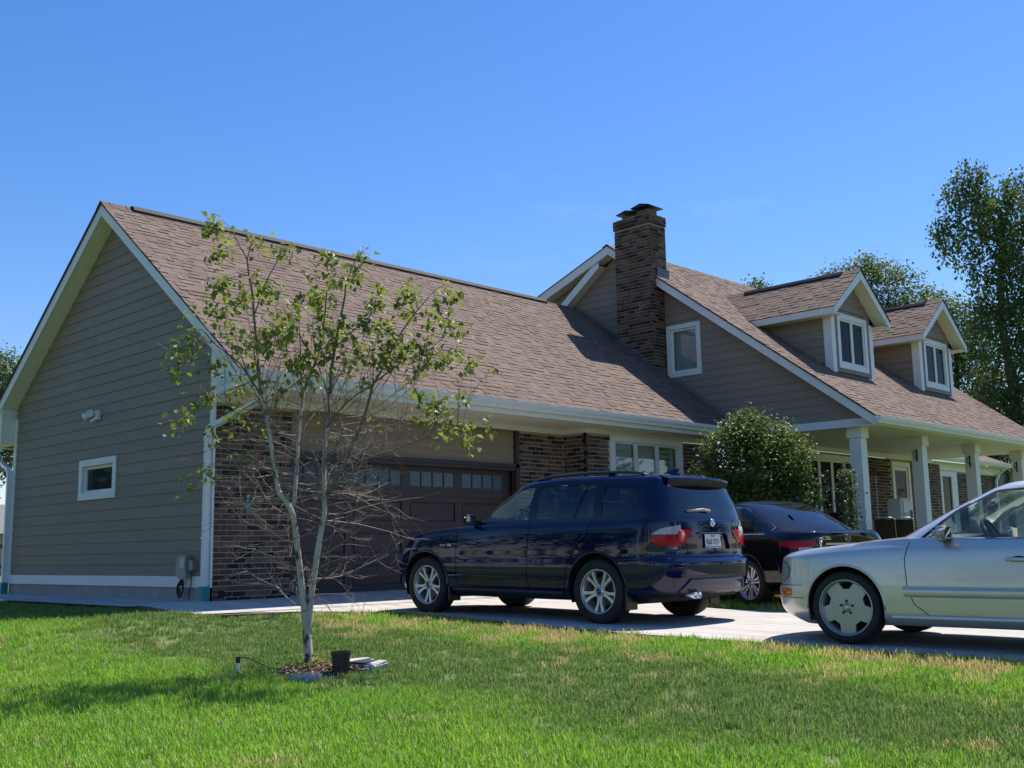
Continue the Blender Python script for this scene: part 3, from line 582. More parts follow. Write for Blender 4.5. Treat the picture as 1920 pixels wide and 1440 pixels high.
# east end wall and low east wing
box('east_wall', XB1 + 0.0, XB1 + 0.03, -1.22, 6.0, -0.2, 2.9, SIDING, house)
brick_wall('wing_wall', (XB1 + 0.1, 0.0, 0), (1, 0, 0), (0, -1, 0), 8.2, -0.1, 2.8, house, skip=lambda s, z: s < 2.4 or (3.4 < s < 4.65 and z < 2.75), holes=[(3.5, 4.22, 0.0, 2.64)])
wd = MB().box(24.50, 24.62, -0.05, 0.02, 0.0, 2.78).box(25.30, 25.72, -0.05, 0.02, 0.0, 2.78).box(24.62, 25.30, -0.05, 0.02, 2.62, 2.78).obj('wing_door', WHITE, house)
MB().box(24.62, 25.30, -0.01, 0.0, 0.0, 2.62).obj('pane', DARKGL, wd)
MB().box(XB1 + 0.25, 29.4, -0.02, 0.0, 2.80, 3.0).obj('frieze_board', WHITE, house)
gutter(XB1 + 0.25, 29.5, -0.32, 3.17, house); MB().box(XB1 + 0.25, 29.4, -0.33, 0.0, 3.0, 3.02).obj('soffit', SOFFIT, house)
MB().prism([(XB1 + 0.25, -0.36, 3.16), (29.5, -0.36, 3.16), (29.5, 3.0, 4.6), (XB1 + 0.25, 3.0, 4.6)], (0, 0, -0.03)).obj('wing_roof', SHINGLE, house)
downspout([(29.2, -0.35, 3.05), (29.1, -0.1, 2.85), (28.9, -0.06, 2.6), (28.9, -0.06, 0.1)], house)

# dormers
def dormer(xc):
    hz, ez, hw = 6.63, 5.62, 1.30; md = (hz - ez) / hw; fy = DF - 0.31
    ybk = lambda z: yrB - (zrB - z) / mB
    d = MB().prism([(xc - DW, DF + 0.012, roofB(DF) - 0.05), (xc - 0.60, DF + 0.012, roofB(DF) - 0.05), (xc - 0.60, DF + 0.012, 5.52), (xc - DW, DF + 0.012, 5.52)], (0, 0.05, 0)).prism([(xc + 0.60, DF + 0.012, roofB(DF) - 0.05), (xc + DW, DF + 0.012, roofB(DF) - 0.05), (xc + DW, DF + 0.012, 5.52), (xc + 0.60, DF + 0.012, 5.52)], (0, 0.05, 0)).prism([(xc - 0.60, DF + 0.012, roofB(DF) - 0.05), (xc + 0.60, DF + 0.012, roofB(DF) - 0.05), (xc + 0.60, DF + 0.012, 4.47), (xc - 0.60, DF + 0.012, 4.47)], (0, 0.05, 0)).prism([(xc - DW, DF + 0.012, 5.52), (xc + DW, DF + 0.012, 5.52), (xc + DW, DF + 0.012, ez + 0.12), (xc, DF + 0.012, hz - 0.26), (xc - DW, DF + 0.012, ez + 0.12)], (0, 0.05, 0)).obj('dormer', SIDING, house)
    for s in (-1, 1):
        # cheek wall boards
        x = xc + s * DW
        MB().prism([(x, DF, roofB(DF) - 0.1), (x, ybk(5.55), 5.52), (x, DF, 5.52)], (-s * 0.04, 0, 0)).obj('cheek_wall', SIDING, d)
        pt = frame_pt((x, DF, 0), (0, 1, 0), (s, 0, 0)); z = roofB(DF) + 0.04
        while z < 5.48:
            z1 = min(z + EX, 5.5); siding_board(pt, 0.10, ybk(z) - DF, 0.10, ybk(z1) - DF, z, z1, d); z += EX
        MB().box(x - 0.028 if s < 0 else x, x if s < 0 else x + 0.028, DF - 0.03, DF + 0.16, roofB(DF) - 0.02, 5.5).box(min(x, x - s * 0.13), max(x, x - s * 0.13), DF - 0.03, DF, roofB(DF) - 0.02, 5.52).obj('corner_board', WHITE, d)
        # roof slope with shingles
        yb0, yb1 = ybk(ez), ybk(hz); cD = 1 / math.hypot(1, md)
        ex_ = xc + s * hw
        rf = MB().prism([(ex_, fy, ez), (ex_, yb0 + 0.05, ez), (xc, yb1 + 0.05, hz), (xc, fy, hz)], (0, 0, -0.02)).obj('dormer_roof', ROOFDK, d)
        st = []
        uu = Vector((0, -s, 0)); L0 = hw / cD
        if s < 0: shingles((ex_ - 0.015, 0, ez - 0.012), (0, 1, 0), (cD, 0, md * cD), (-md * cD, 0, cD), L0, lambda t: fy - 0.02, lambda t: yb0 + (yb1 - yb0) * t / L0 + 0.12, rf, st)
        else: shingles((ex_ + 0.015, 0, ez - 0.012), (0, 1, 0), (-cD, 0, md * cD), (md * cD, 0, cD), L0, lambda t: fy - 0.02, lambda t: yb0 + (yb1 - yb0) * t / L0 + 0.12, rf, st)
        flush_shingles(st, rf, 22 if s < 0 else 3)
        # eave fascia + soffit
        MB().prism([(ex_, fy + 0.03, ez - 0.16), (ex_, ybk(ez - 0.16), ez - 0.16), (ex_, yb0, ez - 0.015), (ex_, fy + 0.03, ez - 0.015)], (-s * 0.025, 0, 0)).obj('fascia', WHITE, d)
        MB().prism([(ex_ - s * 0.025, fy + 0.03, ez - 0.15), (ex_ - s * 0.025, ybk(ez - 0.15), ez - 0.15), (xc + s * DW, ybk(ez - 0.15), ez - 0.15), (xc + s * DW, fy + 0.03, ez - 0.15)], (0, 0, 0.012)).obj('soffit', SOFFIT, d)
        # rake board and rake soffit
        MB().prism([(ex_, fy, ez - 0.015), (xc, fy, hz - 0.015), (xc, fy, hz - 0.225), (ex_, fy, ez - 0.185)], (0, 0.028, 0)).obj('rake_board', WHITE, d)
        MB().prism([(ex_ - s * 0.03, fy + 0.03, ez - 0.165), (xc, fy + 0.03, hz - 0.205), (xc, DF, hz - 0.205), (ex_ - s * 0.03, DF, ez - 0.165)], (0, 0, 0.012)).obj('soffit', SOFFIT, d)
        MB().prism([(ex_, fy - 0.006, ez + 0.01), (xc, fy - 0.006, hz + 0.012), (xc, fy - 0.006, hz - 0.02), (ex_, fy - 0.006, ez - 0.02)], (0, 0.005, 0)).obj('drip_edge', VENT, d)
    # front boards around the window
    pt = frame_pt((xc, DF, 0), (1, 0, 0), (0, -1, 0))
    side_wall(pt, roofB(DF) + 0.02, lambda z: -min(DW - 0.13, (hz - 0.2 - z) / md), lambda z: min(DW - 0.13, (hz - 0.2 - z) / md), d, (-0.60, 0.60, 4.48, 5.55))
    w = window((xc - 0.68, DF, 4.39), (1, 0, 0), (0, -1, 0), 1.36, 1.22, d, name='casement_window', trim=0.11, sashes=2, recess=0.035, pane=DARKGL)
    for c in list(w.children):                                  # keep three levels: house > dormer > piece
        c.parent = d
    yb1 = ybk(hz)
    MB().prism([(xc - 0.15, fy + 0.40, hz - md * 0.15 + 0.01), (xc - 0.15, fy + 0.40, hz - md * 0.15 + 0.055), (xc - 0.10, fy + 0.40, hz + 0.005), (xc, fy + 0.40, hz + 0.028), (xc + 0.15, fy + 0.40, hz - md * 0.15 + 0.055), (xc + 0.15, fy + 0.40, hz - md * 0.15 + 0.01), (xc, fy + 0.4, hz + 0.01)], (0, yb1 - fy - 1.0, 0)).obj('ridge_vent', VENT, d)
    y = fy - 0.02
    while y < yb1 - 0.1:
        if y < fy + 0.38 or y > yb1 - 0.62: MB().add([(xc - 0.14, y, hz - md * 0.14 + 0.016), (xc, y, hz + 0.022), (xc + 0.14, y, hz - md * 0.14 + 0.016), (xc + 0.14, y + 0.145, hz - md * 0.14 + 0.010), (xc, y + 0.145, hz + 0.016), (xc - 0.14, y + 0.145, hz - md * 0.14 + 0.010)], [(0, 1, 4, 5), (1, 2, 3, 4)]).obj('ridge_shingle', SHINGLE, d, recalc=False)
        y += 0.146
for xc in DORM: dormer(xc)

# bricks: the 300 nearest are parts of their wall, the others one joined part
def brick_geo(l): return [(-l / 2, -BD, -BH / 2), (l / 2, -BD, -BH / 2), (l / 2, 0.007, -BH / 2), (-l / 2, 0.007, -BH / 2), (-l / 2, -BD, BH / 2), (l / 2, -BD, BH / 2), (l / 2, 0.007, BH / 2), (-l / 2, 0.007, BH / 2)], [(3, 2, 1, 0), (4, 5, 6, 7), (1, 2, 6, 5), (2, 3, 7, 6), (3, 0, 4, 7)]
BRICKS.sort(key=lambda q: (q[0] - CAM).length if not (q[0].x > 6 and q[0].z < 1.7 and q[0].x < 11) else 99)
bc = {}
mb = MB()
for i, (p, u, n, l, w) in enumerate(BRICKS):
    vs_, fs_ = brick_geo(round(l, 3))
    if i < 300:
        k = round(l, 3)
        if k not in bc:
            me = bpy.data.meshes.new('brick'); me.from_pydata(vs_, [], fs_); me.materials.append(BRICK); bc[k] = me
            bm = bmesh.new(); bm.from_mesh(me); bmesh.ops.recalc_face_normals(bm, faces=bm.faces); bm.to_mesh(me); bm.free()
        o = put('brick', bc[k], w); M = Matrix((u, n, Vector((0, 0, 1)))).transposed().to_4x4(); M.translation = p; o.matrix_world = M
    else: mb.add([p + u * a + n * b + Vector((0, 0, c)) for a, b, c in vs_], fs_)
mb.obj('brickwork', BRICK, house, kind='stuff')
# ================================================================ GROUND
def axis_pts(lo, hi, step, far):
    a = []; x = lo
    while x <= hi + 1e-6: a.append(x); x += step
    l = lo; s = step
    left = []
    while l > -far: s *= 1.5; l -= s; left.append(l)
    r = hi; s = step; right = []
    while r < far: s *= 1.5; r += s; right.append(r)
    return left[::-1] + a + right
SOIL = mat('lawn_soil', (0.090, 0.135, 0.034), 0.95, var=0.30, vs=1.3, c2=(0.12, 0.165, 0.045), bump=0.8, bs=30)
xs = axis_pts(-14, 8, 0.4, 500); ys = axis_pts(-16, 6, 0.4, 500)
def ground_z(x, y): return lawn_z(x, y) + (0.02 if x > 4.6 and y < -4 else 0)
MB().grid([[(x, y, ground_z(x, y)) for x in xs] for y in ys]).obj('lawn', SOIL, smooth=True, recalc=False, kind='structure')

def concrete():
    m = bpy.data.materials.new('drive_concrete'); m.use_nodes = True; N = m.node_tree.nodes; L = m.node_tree.links; p = N['Principled BSDF']; p.inputs['Roughness'].default_value = 0.9; p.inputs['Specular IOR Level'].default_value = 0.25
    geo = N.new('ShaderNodeNewGeometry')
    def nz(scale, vec, det, a, b, lo, hi):
        mp_ = N.new('ShaderNodeMapping'); mp_.inputs['Scale'].default_value = vec; L.new(geo.outputs['Position'], mp_.inputs[0])
        n = N.new('ShaderNodeTexNoise'); n.inputs['Scale'].default_value = scale; n.inputs['Detail'].default_value = det; n.inputs['Roughness'].default_value = 0.65; L.new(mp_.outputs[0], n.inputs['Vector'])
        r = N.new('ShaderNodeMapRange'); r.inputs[1].default_value = a; r.inputs[2].default_value = b; r.inputs[3].default_value = lo; r.inputs[4].default_value = hi; L.new(n.outputs[0], r.inputs[0]); return r.outputs[0]
    f = [nz(0.8, (1, 1, 1), 6, 0.3, 0.7, 0.86, 1.06), nz(1.0, (5, 0.35, 1), 5, 0.35, 0.65, 0.82, 1.05), nz(30, (1, 1, 1), 4, 0.3, 0.7, 0.92, 1.06), nz(1.9, (1, 1, 1), 4, 0.60, 0.72, 1.0, 0.66)]
    cur = f[0]
    for q in f[1:]:
        mu = N.new('ShaderNodeMath'); mu.operation = 'MULTIPLY'; L.new(cur, mu.inputs[0]); L.new(q, mu.inputs[1]); cur = mu.outputs[0]
    mm = N.new('ShaderNodeMixRGB'); mm.blend_type = 'MULTIPLY'; mm.inputs[0].default_value = 1; mm.inputs[1].default_value = (0.54, 0.50, 0.45, 1); L.new(cur, mm.inputs[2]); L.new(mm.outputs[0], p.inputs['Base Color'])
    nb = N.new('ShaderNodeTexNoise'); nb.inputs['Scale'].default_value = 60; L.new(geo.outputs['Position'], nb.inputs['Vector']); bn = N.new('ShaderNodeBump'); bn.inputs['Strength'].default_value = 0.25; bn.inputs['Distance'].default_value = 0.01; L.new(nb.outputs[0], bn.inputs['Height']); L.new(bn.outputs[0], p.inputs['Normal'])
    return m
# concrete drive: slabs with open joints over a dark base
CONCD = concrete()
JOINT = mat('joint_dark', (0.10, 0.09, 0.08), 0.95)
def right_x(y): return 4.35 if y < -5.3 else 4.35 + (y + 5.3) * 0.72 if y < -2.3 else 6.51
dv_y = [-14.0, -11.0, -8.2, -5.4, -2.75, -1.0, -0.02]
drive = MB()
def strip(mb, f0, f1, y0, y1, dz, n=10, th=0.0):
    P = []
    for i in range(n + 1):
        y = y0 + (y1 - y0) * i / n; a, b = f0(y), f1(y)
        P.append([(a + (b - a) * k / 4, y, drive_z(0, y) + dz) for k in range(5)])
    mb.grid(P)
strip(drive, lambda y: edge_x(y) + 0.02 if y < -1.56 else -1.1, right_x, -14.0, -1.5, -0.002, 40)
drive.box(-1.12, 6.6, -1.52, 0.0, -0.12, -0.09)
drv = drive.obj('driveway', JOINT, recalc=False, kind='structure')
for i, (a, b) in enumerate(zip(dv_y, dv_y[1:])):
    for (f0, f1) in ((edge_x if b < -1.2 else (lambda y: edge_x(min(y, -1.56)) if y < -1.5 else -1.1), lambda y: 2.65), (lambda y: 2.66, right_x)):
        if b <= -1.0 and a < -1.5 and f0 is not None:
            m_ = MB(); strip(m_, (lambda y, f0=f0: f0(y) if y < -1.56 else f0(-1.56)), f1, a + 0.006, b - 0.006 if b < -1.0 else b, 0.004, 14); m_.obj('slab', CONCD, drv, recalc=False)
m_ = MB(); P_ = []
for y in (-1.60, -1.4, -1.2, -1.0, -0.7, -0.35, 0.20): P_.append([(x, y, drive_z(0, y) + 0.006) for x in (0.9 if y < -1.55 else -1.1, 1.3, 2.6, 4.0, 5.2, 6.75)])
m_.grid(P_).obj('slab', CONCD, drv, recalc=False)
# walk along the gable wall
wk = MB().grid([[(-1.12, -0.994, -0.0585), (-0.5, -0.994, -0.0585), (0.02, -0.994, -0.0585)], [(-1.12, -0.2, -0.025), (-0.5, -0.2, -0.02), (0.02, -0.2, -0.012)], [(-1.12, 3.1, -0.02), (-0.5, 3.1, -0.01), (0.02, 3.1, 0.0)]]).obj('walkway', CONCD, kind='structure', recalc=False)
MB().grid([[(-1.12, 3.11, -0.02), (-0.5, 3.11, -0.01), (0.02, 3.11, 0.0)], [(-1.12, 10.0, -0.01), (-0.5, 10.0, 0.0), (0.02, 10.0, 0.0)]]).obj('slab', CONCD, wk, recalc=False)
# planting bed in front of the link and porch
BEDM = mat('mulch_soil', (0.05, 0.032, 0.022), 0.95, var=0.4, vs=14, bump=0.8, bs=40)
MB().grid([[(x, y, drive_z(0, max(y, -3.9)) + 0.05) for x in (7.0, 9, 11, 13, 15, 17, 19, 21.5)] for y in (-4.9, -4.2, -2.5, -0.56)]).obj('planting_bed', BEDM, kind='structure', recalc=False)

# ================================================================ GRASS (instanced clumps)
def grass_material():
    m = bpy.data.materials.new('grass_blades'); m.use_nodes = True; N = m.node_tree.nodes; L = m.node_tree.links; p = N['Principled BSDF']
    p.inputs['Roughness'].default_value = 0.45; p.inputs['Specular IOR Level'].default_value = 0.35
    geo = N.new('ShaderNodeNewGeometry'); sx = N.new('ShaderNodeSeparateXYZ'); L.new(geo.outputs['Position'], sx.inputs[0])
    def noise(sc, det=3):
        n = N.new('ShaderNodeTexNoise'); n.inputs['Scale'].default_value = sc; n.inputs['Detail'].default_value = det; L.new(geo.outputs['Position'], n.inputs['Vector']); return n.outputs[0]
    def rng(v, a, b, c=0.0, d=1.0):
        r = N.new('ShaderNodeMapRange'); r.inputs[1].default_value = a; r.inputs[2].default_value = b; r.inputs[3].default_value = c; r.inputs[4].default_value = d; L.new(v, r.inputs[0]); return r.outputs[0]
    def math_(op, a, b):
        n = N.new('ShaderNodeMath'); n.operation = op
        for i, q in enumerate((a, b)):
            if isinstance(q, (int, float)): n.inputs[i].default_value = q
            else: L.new(q, n.inputs[i])
        return n.outputs[0]
    def mixc(f, a, b):
        n = N.new('ShaderNodeMixRGB'); L.new(f, n.inputs[0])
        for i, q in ((1, a), (2, b)):
            if isinstance(q, tuple): n.inputs[i].default_value = (*q, 1)
            else: L.new(q, n.inputs[i])
        return n.outputs[0]
    bright = mixc(rng(noise(1.4), 0.35, 0.65), (0.215, 0.445, 0.035), (0.30, 0.51, 0.050))
    # darker, duller green band a couple of metres out from the drive
    wob = math_('ADD', sx.outputs[0], math_('MULTIPLY', math_('SUBTRACT', noise(0.55), 0.5), 3.2))
    band = math_('MULTIPLY', rng(wob, -3.1, -2.3), rng(wob, 0.2, -0.6))
    c = mixc(math_('MULTIPLY', band, 0.80), bright, (0.125, 0.205, 0.050))
    # straw patches, mostly near the drive
    near = rng(sx.outputs[0], -1.1, 0.5, 0.0, 0.18)
    st = rng(math_('ADD', math_('ADD', noise(2.1, 10), near), math_('MULTIPLY', math_('SUBTRACT', geo.outputs['Random Per Island'], 0.5), 0.10)), 0.655, 0.70)
    c = mixc(math_('MULTIPLY', st, 0.9), c, (0.62, 0.50, 0.21))
    # single dry blades
    isl = rng(geo.outputs['Random Per Island'], 0.90, 0.92)
    c = mixc(math_('MULTIPLY', isl, 0.8), c, (0.34, 0.30, 0.15))
    v = rng(geo.outputs['Random Per Island'], 0, 1, 0.75, 1.25)
    mm = N.new('ShaderNodeMixRGB'); mm.blend_type = 'MULTIPLY'; mm.inputs[0].default_value = 1; L.new(c, mm.inputs[1]); L.new(v, mm.inputs[2])
    L.new(mm.outputs[0], p.inputs['Base Color'])
    tr = N.new('ShaderNodeBsdfTranslucent'); L.new(mm.outputs[0], tr.inputs[0])
    ms = N.new('ShaderNodeMixShader'); ms.inputs[0].default_value = 0.5
    out = [n for n in N if n.type == 'OUTPUT_MATERIAL'][0]
    L.new(p.outputs[0], ms.inputs[1]); L.new(tr.outputs[0], ms.inputs[2]); L.new(ms.outputs[0], out.inputs[0])
    return m
GRASS = grass_material()
rg = random.Random(5)
def clump_mesh(i, nb=26, rad=0.085):
    mb = MB()
    for b in range(nb):
        r = rad * math.sqrt(rg.random()); a = rg.uniform(0, 6.283); x, y = r * math.cos(a), r * math.sin(a)
        h = rg.choice((rg.uniform(0.025, 0.05), rg.uniform(0.03, 0.065), rg.uniform(0.05, 0.085))); w = rg.uniform(0.0022, 0.004); d = rg.uniform(0, 6.283); lean = rg.uniform(0.1, 0.75) * h
        dx, dy = math.cos(d) * lean, math.sin(d) * lean; px_, py_ = -math.sin(d) * w, math.cos(d) * w
        mb.add([(x - px_, y - py_, -0.01), (x + px_, y + py_, -0.01), (x + dx * 0.35 + px_ * 0.9, y + dy * 0.35 + py_ * 0.9, h * 0.6), (x + dx * 0.35 - px_ * 0.9, y + dy * 0.35 - py_ * 0.9, h * 0.6), (x + dx, y + dy, h)], [(0, 1, 2, 3), (3, 2, 4)])
    me = bpy.data.meshes.new('grass_clump'); me.from_pydata(mb.v, [], mb.f); me.materials.append(GRASS); return me
TREE = Vector((-2.21, -5.46, 0)); TREE.z = lawn_z(TREE.x, TREE.y)
def scatter_grass():
    import numpy as np
    pts = []; scl = []
    cf = Vector((0.7166, 0.6974, 0)); cl = Vector((cf.y, -cf.x, 0))
    def keep(x, y):
        if y < -1.5 and x > edge_x(y) - 0.02 and x < right_x(y) + 0.03: return False
        if -1.56 <= y and x > -1.13 and x < 7.2: return False
        if x > 6.9 and y > -4.9: return False
        if ((x - TREE.x + 0.08) / 0.42) ** 2 + ((y - TREE.y + 0.28) / 0.42) ** 2 < 1: return False
        return True
    n = 0
    while n < 700000:
        n += 1
        d = 4.6 + 17.5 * rg.random() ** 1.25; s = (rg.random() * 2 - 1) * (d * 0.85 + 1.5)
        p = CAM + cf * d + cl * s; x, y = p.x, p.y
        if rg.random() > (s * 0 + d) / 12.0 + 0.25: continue
        if not keep(x, y): continue
        if x > -1.2 and y > -1.62 and x < 5.5: continue
        k = rg.uniform(0.75, 1.2)
        if -3.0 < x < -0.4 and y > -13: k *= 0.85
        if x > edge_x(y) - 0.22 and y < -1.5: k *= 1.1
        pts.append((x, y, ground_z(x, y))); scl.append(k)
        if len(pts) >= 44000: break
    me = bpy.data.meshes.new('grass'); me.from_pydata(pts, [], [])
    at = me.attributes.new('scl', 'FLOAT', 'POINT'); at.data.foreach_set('value', scl)
    ar = me.attributes.new('rot', 'FLOAT', 'POINT'); ar.data.foreach_set('value', [rg.uniform(0, 6.283) for _ in pts])
    ai = me.attributes.new('pick', 'INT', 'POINT'); ai.data.foreach_set('value', [rg.randrange(6) for _ in pts])
    g = put('grass', me, kind='stuff'); tag(g, 'mown lawn grass with straw coloured dry patches', 'grass')
    srcs = bpy.data.collections.new('grass_clumps')
    for i in range(6):
        o = bpy.data.objects.new('grass_clump', clump_mesh(i)); srcs.objects.link(o)
    ng = bpy.data.node_groups.new('grass_scatter', 'GeometryNodeTree')
    ng.interface.new_socket('Geometry', in_out='INPUT', socket_type='NodeSocketGeometry'); ng.interface.new_socket('Geometry', in_out='OUTPUT', socket_type='NodeSocketGeometry')
    N = ng.nodes; L = ng.links
    gi = N.new('NodeGroupInput'); go = N.new('NodeGroupOutput')
    mp_ = N.new('GeometryNodeMeshToPoints'); ip = N.new('GeometryNodeInstanceOnPoints')
    ci = N.new('GeometryNodeCollectionInfo'); ci.inputs[0].default_value = srcs; ci.inputs['Separate Children'].default_value = True; ci.inputs['Reset Children'].default_value = True
    def attr(nm, ty):
        a = N.new('GeometryNodeInputNamedAttribute'); a.data_type = ty; a.inputs[0].default_value = nm; return [o for o in a.outputs if o.enabled and o.name == 'Attribute'][0]
    cx = N.new('ShaderNodeCombineXYZ'); L.new(attr('rot', 'FLOAT'), cx.inputs[2])
    L.new(gi.outputs[0], mp_.inputs[0]); L.new(mp_.outputs[0], ip.inputs['Points']); L.new(ci.outputs[0], ip.inputs['Instance'])
    ip.inputs['Pick Instance'].default_value = True
    L.new(attr('pick', 'INT'), ip.inputs['Instance Index']); L.new(cx.outputs[0], ip.inputs['Rotation']); L.new(attr('scl', 'FLOAT'), ip.inputs['Scale'])
    L.new(ip.outputs[0], go.inputs[0])
    md = g.modifiers.new('scatter', 'NODES'); md.node_group = ng
scatter_grass()

# ================================================================ TREES
def leaf_mat(name, c, c2, trans=0.35):
    return mat(name, c, 0.5, var=0.15, vs=3.0, c2=c2, island=0.3, trans=trans, spec=0.4)
LEAF_B = leaf_mat('birch_leaf', (0.10, 0.165, 0.034), (0.24, 0.27, 0.055), 0.45)
LEAF_T = leaf_mat('tree_leaf', (0.075, 0.125, 0.030), (0.12, 0.17, 0.04), 0.4)
LEAF_D = leaf_mat('dark_leaf', (0.055, 0.100, 0.026), (0.10, 0.15, 0.035), 0.4)
LEAF_S = leaf_mat('shrub_leaf', (0.070, 0.125, 0.030), (0.15, 0.21, 0.045), 0.3)
def birch_bark():
    m = bpy.data.materials.new('birch_bark'); m.use_nodes = True; N = m.node_tree.nodes; L = m.node_tree.links; p = N['Principled BSDF']; p.inputs['Roughness'].default_value = 0.75
    geo = N.new('ShaderNodeNewGeometry'); mp_ = N.new('ShaderNodeMapping'); mp_.inputs['Scale'].default_value = (9, 9, 5.5); L.new(geo.outputs['Position'], mp_.inputs[0])
    nz = N.new('ShaderNodeTexNoise'); nz.inputs['Scale'].default_value = 1.3; nz.inputs['Detail'].default_value = 5; L.new(mp_.outputs[0], nz.inputs['Vector'])
    rp = N.new('ShaderNodeValToRGB'); e = rp.color_ramp.elements; e[0].position = 0.36; e[0].color = (0.05, 0.038, 0.03, 1); e[1].position = 0.43; e[1].color = (0.40, 0.35, 0.29, 1); q = e.new(0.7); q.color = (0.50, 0.45, 0.39, 1)
    L.new(nz.outputs[0], rp.inputs[0]); L.new(rp.outputs[0], p.inputs['Base Color'])
    bn = N.new('ShaderNodeBump'); bn.inputs['Strength'].default_value = 0.4; bn.inputs['Distance'].default_value = 0.01; L.new(nz.outputs[0], bn.inputs['Height']); L.new(bn.outputs[0], p.inputs['Normal'])
    return m
BIRCHB = birch_bark()
TWIG = mat('twig_bark', (0.215, 0.160, 0.138), 0.7, var=0.25, vs=20)
TWIGD = mat('young_branch_bark', (0.15, 0.105, 0.085), 0.6, var=0.3, vs=25)
BARK = mat('bark', (0.11, 0.085, 0.065), 0.9, var=0.3, vs=10, bump=0.6, bs=30)

def leaves(name, items, m, parent, droop=0.3, fold=0.25, seed=1):
    """items: (position, size); pointed, slightly folded leaf of 2 quads"""
    rr = random.Random(seed); V = []; F = []
    for p, s in items:
        a = rr.uniform(0, 6.283); el = rr.gauss(-droop, 0.5)
        t = Vector((math.cos(a) * math.cos(el), math.sin(a) * math.cos(el), math.sin(el)))
        q = t.cross(Vector((rr.gauss(0, 0.5), rr.gauss(0, 0.5), 1))).normalized(); n = q.cross(t)
        b = len(V); w = s * rr.uniform(0.34, 0.46)
        base = p; tip = p + t * s; mid = p + t * s * 0.42
        V += [base, mid + q * w + n * w * fold, tip, mid - q * w + n * w * fold]
        F += [(b, b + 1, b + 2), (b, b + 2, b + 3)]
    me = bpy.data.meshes.new(name); me.from_pydata(V, [], F); me.materials.append(m); me.update()
    o = put(name, me, parent); o['kind'] = 'stuff'; return o

